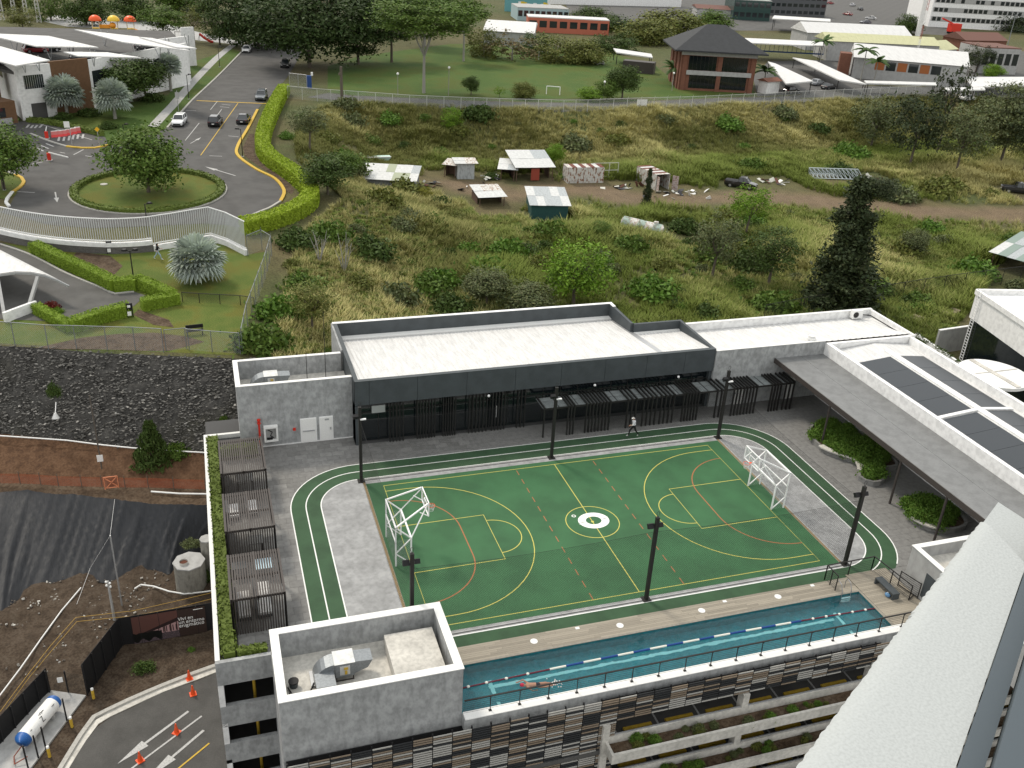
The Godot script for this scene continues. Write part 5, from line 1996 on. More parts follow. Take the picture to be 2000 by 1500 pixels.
	# leaning service poles
	t = thing("utility_pole", "grey concrete service pole with insulators at the hoarding corner", "pole", V(-31.56,-10,-9.87))
	hh = 3.49
	b = mb()
	b.tube(t.position, t.position + V(0, hh, 0),0.1,0.07,8)
	part(t, "shaft", b, CO)
	b = mb()
	for k in 4:
		b.ball(t.position + V(0.12 if k % 2 else -0.1, hh - 0.15 * k, 0.08),V(0.09,0.1,0.09),7,5)
	part(t, "insulator", b, WP)
	t = thing("utility_pole", "thin metal service pole standing in front of the black sheet", "pole", V(-31.12,-10,-11.28))
	hh = 6.26
	b = mb()
	b.tube(t.position, t.position + V(0, hh, 0),0.06,0.05,8)
	part(t, "shaft", b, GM)
	b = mb()
	b.path([t.position + V(0, hh, 0),V(-31.65,-6.5,-20.3)], 0.012,0.012,4)
	b.path([t.position + V(0, hh, 0),V(-33.4,-9,-15.1),V(-33.98,-9,-11.06)], 0.012,0.012,4)
	part(t, "cable", b, WM)
	# scattered litter and roots, one heap
	b = mb()
	for i in 260:
		var f := rng.randf()
		var p: Vector3 = [V(-38.56,-10,-12.32),V(-35.44,-10,-14.44),V(-31.44,-10,-11.65),V(-30.82,-10,-13.28),V(-29.04,-10,-13.45),V(-32.42,-10,-10.76),V(-36.62,-10,-7.08),V(-33.97,-10,-9.23)][rng.randi() % 8]
		p += V(rr(-2.2,2.2),0.1, rr(-1.6,1.6))
		var s := rr(0.03,0.13)
		b.col = [Color(0.3,0.28,0.25), Color(0.5,0.48,0.44), Color(0.14,0.12,0.1)][rng.randi() % 3]
		b.box(p, V(s * 1.6, s * 0.7, s), Basis(V(rng.randf(), rng.randf(),0.2).normalized(), rng.randf() * 6))
	var lit := setting("rubble_litter", b, mat("litter", Color(1,1,1),0.9, {"vc": 1}))
	lit.set_meta("kind", "stuff")
	tag(lit, "scattered pale stones and rubble on the bare earth", "rubble")

func scatter(called: String, label: String, cat: String, m: Mesh, xs: Array, cs: Array, mt: Material) -> void:
	var mm := MultiMesh.new()
	mm.transform_format = MultiMesh.TRANSFORM_3D
	mm.use_colors = true
	mm.mesh = m
	mm.instance_count = xs.size()
	for i in xs.size():
		mm.set_instance_transform(i, xs[i])
		mm.set_instance_color(i, cs[i])
	var o := MultiMeshInstance3D.new()
	o.name = called
	o.multimesh = mm
	o.material_override = mt
	add_child(o)
	o.set_meta("kind", "stuff")
	tag(o, label, cat)

# quads between rows of points, with smooth normals
func grid_mesh(b: MB, g: Array, colour: Variant = null) -> void:
	var nr := g.size() - 1
	var nc: int = g[0].size() - 1
	for r in nr:
		for c in nc:
			for q in [[1,0], [0,0], [0,1], [1,0], [0,1], [1,1]]:
				var i: int = r + q[0]
				var j: int = c + q[1]
				var p: Vector3 = g[i][j]
				var du: Vector3 = g[i][mini(j + 1, nc)] - g[i][maxi(j - 1,0)]
				var dv: Vector3 = g[mini(i + 1, nr)][j] - g[maxi(i - 1,0)][j]
				b.v.append(p)
				b.n.append(dv.cross(du).normalized())
				b.u.append(Vector2.ZERO)
				b.c.append(colour.call(p) if colour is Callable else Color(1,1,1))

func resample(row: Array, cols: int) -> Array:
	var len_ := [0.0]
	for i in range(1, row.size()):
		len_.append(len_[-1] + row[i].distance_to(row[i - 1]))
	var o := []
	for c in cols + 1:
		var d: float = len_[-1] * c / cols
		var k := 0
		while k < row.size() - 2 and len_[k + 1] < d:
			k += 1
		o.append(row[k].lerp(row[k + 1], clampf((d - len_[k]) / maxf(0.001, len_[k + 1] - len_[k]),0,1)))
	return o

func hoarding(label: String, a: Vector3, z: Vector3, h: float) -> Node3D:
	var t := thing("hoarding", label, "hoarding", (a + z) * 0.5,0.0, "black hoardings")
	var n := int(maxf(1, round(a.distance_to(z) / 1.2)))
	var side := (z - a).normalized().cross(Vector3.UP) * 0.03
	for i in n:
		var p := a.lerp(z, float(i) / n)
		var q := a.lerp(z, float(i + 1) / n)
		var b := mb()
		b.bar(p + V(0, h * 0.5,0), q + V(0, h * 0.5,0) - (z - a).normalized() * 0.01,0.03, h)
		part(t, "sheet_panel", b, m_("black_sheet"))
		b = mb()
		b.bar(p + side * 2.0, p + side * 2.0 + V(0, h * 0.98,0),0.06,0.06)
		part(t, "post", b, BK)
	return t

func build_lower_yard() -> void:
	# entry road with kerb and paint
	var inner := smooth([P(-24.46,-3.03),P(-26.13,-2.4),P(-28.19,-1.91),P(-30.02,-1.08),P(-31.34,-0.52),P(-32.04,0.06),P(-32.68,1.22),P(-33.38,2.91),P(-34.13,4.92)], 0.8)
	var poly := inner.duplicate()
	poly.append_array(pack([P(-36,18), P(-24.5,18), P(-24.5,-3.2)]))
	var b := mb()
	drape(b, poly, -10.0 + 0.0,3.0,0.0)
	for i in b.v.size():
		b.v[i].y = -9.985
	var road := setting("entry_road", b, mat("road_paver", Color(0.082,0.08,0.075),0.8, {"t1": "cells", "s1": 0.45, "t2": "cloudy", "s2": 0.1}))
	b = mb()
	var outer := smooth([P(-24.64,-3.52),P(-26.22,-3.1),P(-28.35,-2.42),P(-30.34,-1.66),P(-31.58,-1.1),P(-32.27,-0.76),P(-32.93,0.58),P(-33.8,2.8),P(-34.54,4.81)], 0.8)
	var n := mini(inner.size(), outer.size())
	strip(b, outer, 0.28,-0.1,0.16,-10.0)
	setting("kerb", b, m_("kerb"))
	b = mb()
	var mid := PackedVector2Array()
	for i in n:
		mid.append(inner[i].lerp(outer[i], 0.45))
	strip(b, mid, 0.42,-0.1,0.03,-10.0)
	setting("gutter", b, CL)
	var W := m_("road_white")
	arrow(road, P(-26.7,0.19), P(-30.73,3.36),0.42,0.02, W, -9.985)
	arrow(road, P(-25.82,2.02), P(-29.1,4.94),0.42,0.02, W, -9.985)
	line(road, "painted_line", pack([P(-25.91,0.8),P(-30.11,4.07)]),0.12,0.02, W, -9.985)
	line(road, "painted_line", pack([P(-25.52,3.14),P(-28.11,5.28)]),0.1,0.02, YE, -9.985)
	# cones
	var first: Node3D = null
	for q in [[V(-26.61,-9.98,-2.7), "orange traffic cone on the kerb gutter nearest the hoarding"], [V(-26.4,-9.98,-1.24), "orange traffic cone just inside the road by the garage wall"], [V(-27.4,-9.98,1.78), "orange traffic cone between the two painted arrows"], [V(-29.45,-9.98,3.45), "orange traffic cone beside the nearest arrowhead"]]:
		if first == null:
			first = thing("traffic_cone", q[1], "traffic cone", q[0], 0.3, "cones on the entry road")
			b = mb()
			b.box(V(0,0.025,0),V(0.42,0.05,0.42))
			part(first, "base", b, m_("orange"), false)
			b = mb()
			b.tube(V(0,0.05,0),V(0,0.75,0),0.16,0.035,14)
			part(first, "cone_body", b, m_("orange"), false)
			b = mb()
			b.tube(V(0,0.46,0),V(0,0.6,0),0.089,0.066,14, false)
			part(first, "band", b, mat("cone_band", Color(0.72,0.12,0.05),0.5), false)
		else:
			copy_of(first, q[0], rng.randf() * 3, q[1])
	# hoardings and poster
	hoarding("black sheet hoarding running down beside the gas tank yard", V(-32.84,-10,-2.86),V(-30.85,-10,-6.95),2.55)
	var A := V(-30.85,-10,-6.95)
	var Z := V(-24.71,-10,-7.07)
	hoarding("black sheet hoarding behind the poster next to the planter wall", A, Z, 2.5)
	hoarding("low black sheet fence behind the white gas tank", V(-37.86,-10,0.85),V(-35.07,-10,-3.91),1.9)
	var d := (Z - A).normalized()
	var t := thing("poster", "dark brown advertising poster of a lounge interior with white lettering", "poster", A.lerp(Z, 0.47) + V(0,1.25,0))
	var a := A + d * 0.75 + V(0,0.12,0.09)
	var w := 4.75
	b = mb()
	b.quad(a, a + V(0,2.3,0), a + d * w + V(0,2.3,0), a + d * w)
	for i in 6:
		b.u[b.u.size() - 6 + i] = [P(0,1), P(0,0), P(1,0), P(0,1), P(1,0), P(1,1)][i]
	var pm := mat("poster_print", Color(1,1,1),0.5, {"uv": 1, "s1": 1.0})
	pm.albedo_texture = poster_image()
	part(t, "print", b, pm)
	var rows := ["Vivi en", "un entorno", "enigmático"]
	for i in 3:
		text(t, rows[i], a + d * (w * 0.62) + V(0,1.5 - i * 0.3,0.02), atan2(-d.z, d.x),0.36, WP)
	b = mb()
	b.bar(a + d * (w * 0.84) + V(0,2.12,0.02), a + d * (w * 0.97) + V(0,2.12,0.02),0.005,0.05)
	part(t, "logo_stroke", b, WP)
	# gas tank yard
	b = mb()
	b.prism(pack([P(-37.96,0.2),P(-35.03,-3.8),P(-32.89,-2.79),P(-35.43,2.36),P(-36.13,3.66),P(-38.65,2.61)]),-10.02,-9.9, false)
	setting("concrete_pad", b, CO)
	t = thing("gas_tank", "white horizontal gas tank with blue end caps on a concrete pad", "tank", V(-35.25,-9.9,-0.5))
	var p0 := V(-35.95,-9.15,0.85)
	var p1 := V(-34.55,-9.15,-1.85)
	var ax := (p1 - p0).normalized()
	b = mb()
	b.tube(p0, p1,0.48,0.48,24, false)
	part(t, "shell", b, WP)
	var bl := paint("tank_blue", Color(0.02,0.10,0.32),0.4)
	for s in [0,1]:
		b = mb()
		var c := p0 if s == 0 else p1
		var dir := -ax if s == 0 else ax
		var prev := 0.484
		for k in 6:
			var f := PI * 0.5 * (k + 1) / 6.0
			var g := PI * 0.5 * k / 6.0
			b.tube(c + dir * sin(g) * 0.3, c + dir * sin(f) * 0.3,0.484 * cos(g),0.484 * cos(f) + 0.001,20, false)
		b.tube(c, c - dir * 0.16,0.484,0.484,24, false)
		part(t, "end_cap", b, bl)
	for f in [0.2,0.8]:
		b = mb()
		var c := p0.lerp(p1, f)
		b.bar(c + V(0,-0.75,0), c + V(0,-0.3,0),0.7,0.15, ax)
		part(t, "saddle", b, CO)
	text(t, "Z", p0.lerp(p1,0.42) + V(0.36,0.33,0.18), atan2(-ax.z, ax.x) , 0.5, BK, -0.75)
	b = mb()
	var sd := ax.cross(Vector3.UP)
	for k in 5:
		var c := p0.lerp(p1,0.5 + k * 0.03) + sd * 0.1 + V(0,0.472,0)
		b.box(c, V(0.05,0.012,0.1 + 0.03 * (k % 3)), Basis(Vector3.UP, 0.6 * k))
	b.box(p0.lerp(p1,0.82) + sd * 0.34 + V(0,0.345,0),V(0.2,0.02,0.2), Basis(ax, -0.75))
	b.box(p0.lerp(p1,0.14) + sd * 0.3 + V(0,0.38,0),V(0.14,0.02,0.1), Basis(ax, -0.65))
	part(t, "stencil_marks", b, BK)
	b = mb()
	b.path([p0 + V(-0.1,-0.3,0.2), p0 + V(-0.5,-0.6,0.6), p0 + V(-0.4,-0.6,1.2), p0 + V(0.3,-0.4,1.0)], 0.035,0.035,6)
	part(t, "feed_pipe", b, paint("pipe_red", Color(0.2,0.05,0.03)))
	# pipe cage posts
	t = thing("tank_cage", "open black post fence guarding the gas tank", "fence", V(-34.28,-10,0.7))
	var pts: Array = [V(-33.95,-9.9,-3.32),V(-33.82,-9.9,-0.86),V(-34.78,-9.9,1.19),V(-35.13,-9.9,1.76),V(-35.6,-9.9,2.4),V(-35.09,-9.9,-3.62)]
	for i in pts.size():
		b = mb()
		b.tube(pts[i], pts[i] + V(0,1.8,0),0.05,0.05,6)
		part(t, "post", b, BK)
	b = mb()
	b.quad(pts[0], pts[0] + V(0,1.7,0), pts[5] + V(0,1.7,0), pts[5], 14,14)
	b.quad(pts[0], pts[0] + V(0,1.7,0),V(-32.84,-10,-2.86) + V(0,1.7,0),V(-32.84,-10,-2.86),14,14)
	part(t, "mesh", b, m_("wire_dark"))
	b = mb()
	b.box(pts[5].lerp(pts[0], 0.7) + V(0,1.1,0.05),V(0.32,0.4,0.02))
	part(t, "notice", b, WP)
	# bollards
	var bol: Node3D = null
	for q in [[V(-32.41,-9.98,-2.46), "yellow bollard at the foot of the black hoarding"], [V(-33.49,-9.98,-0.3), "yellow bollard on the verge halfway along the tank pad"], [V(-34.53,-9.98,1.77), "yellow bollard on the verge at the near end of the gas tank"]]:
		if bol == null:
			bol = thing("bollard", q[1], "bollard", q[0], 0.0, "bollards by the tank pad")
			b = mb()
			b.tube(Vector3.ZERO, V(0,0.72,0),0.09,0.09,10)
			part(bol, "shaft", b, YE, false)
			b = mb()
			b.tube(V(0,0.72,0),V(0,0.85,0),0.091,0.085,10)
			part(bol, "white_cap", b, WP, false)
		else:
			copy_of(bol, q[0], 0.0, q[1])
	plant("yard_bush", "round dark green bush on the verge below the poster", V(-29.47,-10,-4.38),V(0.85,0.6,0.7), "leaf_dark", 0, "bush")
	plant("yard_bush", "tiny green weed on the verge at the poster's right end", V(-26.41,-10,-5.45),V(0.3,0.25,0.3), "leaf_shrub", 1, "bush")
	plant("slope_bush", "big dark green bush growing at the foot of the rock slope", V(-28.74,-5.6,-23.79),V(1.75,4.0,1.5), "leaf_dark", 3, "bush")
	plant("slope_bush", "low green bush at the right of the big slope bush", V(-26.72,-5.3,-23.91),V(1.2,1.4,1.0), "leaf_mid", 1, "bush")
	plant("slope_bush", "small dark bush on top of the octagonal tank's bank", V(-26.2,-8,-14.88),V(0.8,0.6,0.6), "leaf_grey", 2, "bush")
	plant("slope_bush", "dark bush tucked between the octagonal tank and the planter wall", V(-25.29,-10,-12.51),V(0.6,1.5,0.6), "leaf_dark", 0, "bush")
	plant("slope_bush", "thin green shrub climbing the rock slope by the annex", V(-22.86,-3.2,-24.54),V(0.5,1.1,0.4), "leaf_mid", 1, "bush")
	plant("slope_bush", "thin green shrub high on the rock slope below the lawn fence", V(-36.03,-1,-28.71),V(0.6,1.2,0.5), "leaf_dark", 2, "bush")

func text(parent: Node3D, s: String, at: Vector3, yaw: float, h: float, m: Material, pitch := 0.0) -> void:
	var f := SystemFont.new()
	f.font_names = PackedStringArray(["Droid Sans"])
	var tm := TextMesh.new()
	tm.text = s
	tm.font = f
	tm.font_size = 32
	tm.pixel_size = h / 34.0
	tm.depth = 0.012
	tm.horizontal_alignment = HORIZONTAL_ALIGNMENT_LEFT
	var o := MeshInstance3D.new()
	o.name = "lettering"
	o.mesh = tm
	o.material_override = m
	parent.add_child(o, true)
	o.position = at - parent.position
	o.rotation = V(pitch, yaw, 0)

func poster_image() -> ImageTexture:
	var im := Image.create(256,124, false, Image.FORMAT_RGBA8)
	var r := RandomNumberGenerator.new()
	r.seed = 3
	for y in 124:
		for x in 256:
			var u := x / 256.0
			var v := y / 124.0
			var c := Color(0.20,0.155,0.14)
			if u < 0.62:
				c = Color(0.24,0.18,0.17)
				if v < 0.62 - u * 0.75 + 0.1:
					c = Color(0.33,0.22,0.2)
				elif v < 0.78 - u * 0.62:
					c = Color(0.16,0.11,0.11)
				elif u > 0.22 and v < 0.75 and int(u * 60) % 5 != 0:
					c = Color(0.62,0.50,0.50)
				elif v > 0.7:
					c = Color(0.42,0.36,0.38) if r.randf() < 0.35 else Color(0.22,0.19,0.2)
				if u < 0.38 and v > 0.62 and absf(sin(u * 40) * 0.06 + 0.75 - v) < 0.16:
					c = Color(0.05,0.055,0.05)
				if u > 0.4 and v > 0.5 and v < 0.72 and int(u * 90) % 4 == 0:
					c = Color(0.12,0.08,0.08)
			im.set_pixel(x, y, c * (0.94 + r.randf() * 0.1))
	for y in 124:
		for x in 256:
			var c := im.get_pixel(x, y)
			c.a = 1.0
			im.set_pixel(x, y, c)
	return ImageTexture.create_from_image(im)

# plants
func leaf_mat(k: String) -> StandardMaterial3D:
	var c := {"leaf_deep": Color(0.036,0.06,0.017), "leaf_dark": Color(0.058,0.092,0.023), "leaf_mid": Color(0.09,0.145,0.028), "leaf_olive": Color(0.13,0.145,0.038), "leaf_grey": Color(0.115,0.135,0.062), "leaf_shrub": Color(0.10,0.18,0.03), "leaf_lime": Color(0.27,0.36,0.028), "leaf_hedge": Color(0.19,0.28,0.028), "leaf_planter": Color(0.11,0.15,0.03), "leaf_bright": Color(0.14,0.24,0.025), "leaf_conifer": Color(0.045,0.060,0.028), "leaf_palm": Color(0.055,0.095,0.028), "leaf_silver": Color(0.47,0.53,0.47), "leaf_red": Color(0.16,0.03,0.025), "leaf_yellow": Color(0.19,0.19,0.025), "leaf_dry": Color(0.16,0.135,0.07)}
	var x: Color = c[k]
	return mat(k, x, 0.6, {"vc": 1, "back": x * 0.8, "spec": 0.25})

var shapes := {}

# leaves scattered in clumps through a crown; unit radius, centre at the origin
func crown_mesh(kind: String, v: int) -> ArrayMesh:
	var key := "%s%d" % [kind, v]
	if shapes.has(key):
		return shapes[key]
	var r := RandomNumberGenerator.new()
	r.seed = hash(key)
	var clumps := 130
	var leaves := 56
	var size := 0.045
	var cr := 0.24
	match kind:
		"bush":
			clumps = 46
			leaves = 44
			size = 0.095
			cr = 0.3
		"sparse":
			clumps = 80
			leaves = 50
			size = 0.043
			cr = 0.2
		"flat":
			clumps = 110
			leaves = 56
			size = 0.04
			cr = 0.2
		"conifer":
			clumps = 230
			leaves = 60
			size = 0.028
			cr = 0.15
		"big":
			clumps = 230
			leaves = 60
			size = 0.03
			cr = 0.17
		"thin":
			clumps = 40
			leaves = 22
			size = 0.06
			cr = 0.16
	var b := mb()
	for i in clumps:
		var d := V(r.randfn(), r.randfn(), r.randfn()).normalized()
		var q := pow(r.randf(),0.4)
		var c := d * q * (1.0 - cr * 0.7)
		var k := 0.8 + r.randf() * 0.5
		var sq := 0.75
		match kind:
			"round":
				c.y *= 0.85
				c *= 1.0 + 0.18 * sin(d.x * 5.0 + v) * cos(d.z * 4.0 + v * 2)
			"bush":
				c.y = absf(c.y) * 0.85 + 0.05
			"flat", "big":
				c.y = lerpf(c.y * 0.8, snappedf(c.y * 0.8,0.32),0.6) + r.randf_range(-0.1,0.1)
				sq = 0.5
			"conifer":
				var h := r.randf()
				var rad := (1.0 - h) * 0.42 + 0.1 * sin(h * 19.0 + v)
				rad = maxf(rad, 0.04)
				var f := r.randf() * TAU
				var e := pow(r.randf(),0.5)
				c = V(cos(f) * rad * e, h * 2.0 - 1.0 - e * 0.1, sin(f) * rad * e)
				sq = 0.55
				k *= 0.65
		for j in leaves:
			var o := V(r.randfn(), r.randfn() * sq, r.randfn()) * cr * k * 0.55
			var p := c + o
			var n := (d * 0.5 + V(r.randf_range(-1,1), r.randf_range(-0.2,1.2), r.randf_range(-1,1))).normalized()
			var s := n.cross(V(r.randf_range(-1,1), r.randf_range(-1,1), r.randf_range(-1,1))).normalized()
			var t := n.cross(s)
			var l := size * r.randf_range(0.6,1.3)
			var g := r.randf_range(0.6,1.35)
			b.col = Color(g * r.randf_range(0.85,1.2), g, g * r.randf_range(0.7,1.1))
			b.quad(p - s * l, p + t * l * 0.55, p + s * l, p - t * l * 0.55)
	shapes[key] = b.mesh()
	return shapes[key]

func bush_mesh(i: int) -> ArrayMesh:
	if i == 3:
		return crown_up()
	return crown_mesh("bush", i)

func crown_up() -> ArrayMesh:
	if shapes.has("up"):
		return shapes["up"]
	var r := RandomNumberGenerator.new()
	r.seed = 44
	var b := mb()
	for i in 2600:
		var h := pow(r.randf(),1.4)
		var rad := (1.0 - h) * 0.95 + 0.12
		var f := r.randf() * TAU
		var e := sqrt(r.randf())
		var p := V(cos(f) * rad * e, h, sin(f) * rad * e)
		p += V(sin(h * 20 + f * 3),0, cos(h * 17 + f * 2)) * 0.08
		var s := V(r.randf_range(-1,1), r.randf_range(-1,1), r.randf_range(-1,1)).normalized()
		var t := s.cross(V(r.randf_range(-1,1), r.randf_range(-1,1), r.randf_range(-1,1))).normalized()
		var g := r.randf_range(0.6,1.4)
		b.col = Color(g, g * r.randf_range(0.9,1.1), g * 0.9)
		b.quad(p - s * 0.085, p + t * 0.03, p + s * 0.085, p - t * 0.03)
	shapes["up"] = b.mesh()
	return shapes["up"]

func plant(called: String, label: String, at: Vector3, s: Vector3, m: String, v: int, category := "bush", group := "") -> Node3D:
	var t := thing(called, label, category, at, 0.0, group)
	piece(t, "foliage", bush_mesh(v), leaf_mat(m), Transform3D(Basis(Vector3.UP, v * 1.3).scaled(s),V(0,-0.05 * s.y, 0)))
	var st := mb()
	for k in 3:
		var f := TAU * k / 3.0
		st.tube(V(0,-0.1,0),V(cos(f) * s.x * 0.4, s.y * 0.6, sin(f) * s.z * 0.4),0.03,0.015,4, false)
	part(t, "stems", st, m_("trunk"), false)
	return t

func trunk_mesh(v: int, spread: float) -> ArrayMesh:  # unit height, limbs reach the upper half
	var key := "trunk%d_%d" % [v, int(spread * 10)]
	if shapes.has(key):
		return shapes[key]
	var r := RandomNumberGenerator.new()
	r.seed = 100 + v
	var b := mb()
	var fork := 0.42 + 0.1 * r.randf()
	var lean := V(r.randf_range(-0.05,0.05), fork, r.randf_range(-0.05,0.05))
	b.path([V(0,-0.03,0),V(lean.x * 0.2, fork * 0.5, lean.z * 0.6), lean], 0.042,0.028,7)
	for k in 5:
		var f := TAU * (k + r.randf() * 0.6) / 5.0
		var e := lean + V(cos(f) * spread, (1.0 - fork) * r.randf_range(0.5,0.95), sin(f) * spread)
		var m := lean.lerp(e, 0.5) + V(0,-0.03,0)
		b.path([lean, m, e], 0.02,0.006,5)
		var e2 := m + V(r.randf_range(-1,1) * spread * 0.6,0.25, r.randf_range(-1,1) * spread * 0.6)
		b.path([m, e2], 0.01,0.004,4)
	shapes[key] = b.mesh()
	return shapes[key]

# h: full height, r: crown radius, ch: half height of the crown
func tree(called: String, label: String, at: Vector3, h: float, r: float, ch: float, kind: String, m: String, group := "", v := -1, bark := "trunk") -> Node3D:
	var t := thing(called, label, "tree", at, 0.0, group)
	if v < 0:
		v = rng.randi() % 3
	var th := h - ch * 0.6
	var tr := minf(th * 0.9,5.5)
	piece(t, "trunk", trunk_mesh(v, 0.32), m_(bark), Transform3D(Basis(Vector3.UP, rng.randf() * 6).scaled(V(tr * 0.55 + r * 0.5, th, tr * 0.55 + r * 0.5)),Vector3.ZERO))
	piece(t, "crown", crown_mesh(kind, v), leaf_mat(m), Transform3D(Basis(Vector3.UP, rng.randf() * 6).scaled(V(r, ch, r)),V(0, h - ch, 0)))
	return t

func bismarck(label: String, at: Vector3, trunk_h: float, r: float) -> void:
	var t := thing("silver_fan_palm", label, "palm", at, 0.0, "silver fan palms")
	var b := mb()
	b.path([V(0,-0.1,0),V(0.03, trunk_h * 0.5,0),V(0, trunk_h, 0)], 0.28,0.24,9)
	part(t, "trunk", b, m_("trunk_pale"), false)
	for i in 24:
		var el := lerpf(1.35,-0.7, pow(i / 23.0,0.85))
		var az := i * 2.39996 + rng.randf() * 0.2
		var d := V(cos(az) * cos(el), sin(el), sin(az) * cos(el))
		var base := V(0, trunk_h + 0.1,0)
		var hub := base + d * r * 0.42
		b = mb()
		var side := d.cross(Vector3.UP)
		side = side.normalized() if side.length() > 0.05 else Vector3.RIGHT
		var up := side.cross(d).normalized()
		var lg := rr(0.55,1.3)
		var g := lg
		b.col = Color(g, g, g)
		b.tube(base, hub, 0.05,0.025,4, false)
		var fl := r * rr(0.52,0.62)
		var n := 22
		for k in n:
			var a := lerpf(-1.6,1.6, float(k) / (n - 1))
			var dir := d * cos(a) + side * sin(a)
			dir = (dir + up * 0.18 * (-1 if k % 2 else 1) - V(0,0.12 * absf(a),0)).normalized()
			var w := side * cos(a) - d * sin(a)
			var tip := hub + dir * fl + V(0,-0.12 * fl, 0)
			var mid := hub + dir * fl * 0.7 + V(0,0.02,0)
			var ww := w * fl * 0.08
			g = lg * rr(0.85,1.15)
			b.col = Color(g, g, g * rr(0.9,1.05))
			b.quad(hub, mid - ww + up * 0.015, tip, mid + ww + up * 0.015)
			b.tri(mid - ww + up * 0.015, mid - up * 0.03, tip)
		part(t, "fan_leaf", b, leaf_mat("leaf_silver"), false)

func palm(label: String, at: Vector3, trunk_h: float, r: float, group := "green palms") -> void:
	var t := thing("palm_tree", label, "palm", at, 0.0, group)
	var b := mb()
	b.path([V(0,-0.1,0),V(0.1, trunk_h * 0.5,0.05),V(0.05, trunk_h, 0)], 0.16,0.1,7)
	part(t, "trunk", b, m_("trunk_pale"), false)
	for i in 14:
		var az := i * 2.4 + rng.randf() * 0.3
		var el := rr(0.25,1.1)
		b = mb()
		var p := V(0.05, trunk_h, 0)
		var d := V(cos(az) * cos(el), sin(el), sin(az) * cos(el))
		for k in 9:
			var q := p + d * r / 9.0
			var s := d.cross(Vector3.UP).normalized()
			var w := r * 0.16 * sin(PI * (k + 1) / 10.0) + 0.05
			var g := rr(0.7,1.3)
			b.col = Color(g, g, g)
			b.quad(p, q, q + s * w + d * w * 0.3 - V(0, w * 0.5,0), p + s * w + d * w * 0.2 - V(0, w * 0.5,0))
			b.quad(p, p - s * w + d * w * 0.2 - V(0, w * 0.5,0), q - s * w + d * w * 0.3 - V(0, w * 0.5,0), q)
			p = q
			d = (d - V(0,0.16,0)).normalized()
		part(t, "frond", b, leaf_mat("leaf_palm"), false)

# clipped hedge along a line: dense leaves over a twiggy core
func hedge(called: String, label: String, pts: PackedVector2Array, w: float, h: float, m: String, flat := INF, leaf := 0.16, density := 34.0, group := "") -> void:
	var mid := pts[pts.size() / 2]
	var gy := func(p: Vector2) -> float: return flat if flat < 1e9 else ter(p.x, p.y)
	var t := thing(called, label, "hedge", V(mid.x, gy.call(mid), mid.y),0.0, group)
	var b := mb()
	strip(b, pts, w * 0.8,-0.1, h * 0.9, flat)
	part(t, "twigs", b, leaf_mat(m))
	b = mb()
	var r := RandomNumberGenerator.new()
	r.seed = 17
	for i in pts.size() - 1:
		var a := pts[i]
		var z := pts[i + 1]
		var l := a.distance_to(z)
		var d := (z - a) / maxf(l, 0.001)
		var s := P(-d.y, d.x)
		var n := int(l * (w + 2.0 * h) * density)
		for k in n:
			var p := a + d * l * r.randf()
			var e := r.randf() * (w + 2.0 * h)
			var off := 0.0
			var y := 0.0
			var nn := Vector3.UP
			if e < w:
				off = e - w * 0.5
				y = h + r.randf_range(-0.07,0.07)
			else:
				var sg := 1.0 if r.randf() < 0.5 else -1.0
				off = (w * 0.5 + r.randf_range(-0.06,0.06)) * sg
				y = r.randf() * h
				nn = V(s.x * sg, 0.3, s.y * sg)
			var q := p + s * off
			var at := V(q.x, gy.call(q) + y, q.y)
			nn = (nn + V(r.randf_range(-1,1), r.randf_range(-1,1), r.randf_range(-1,1)) * 0.9).normalized()
			var u := nn.cross(V(r.randf_range(-1,1), r.randf_range(-1,1), r.randf_range(-1,1))).normalized()
			var v := nn.cross(u)
			var g := r.randf_range(0.65,1.3)
			b.col = Color(g, g, g)
			b.quad(at - u * leaf, at + v * leaf * 0.6, at + u * leaf, at - v * leaf * 0.6)
	part(t, "foliage", b, leaf_mat(m))

# vehicles and street furniture
var car_shapes := {}

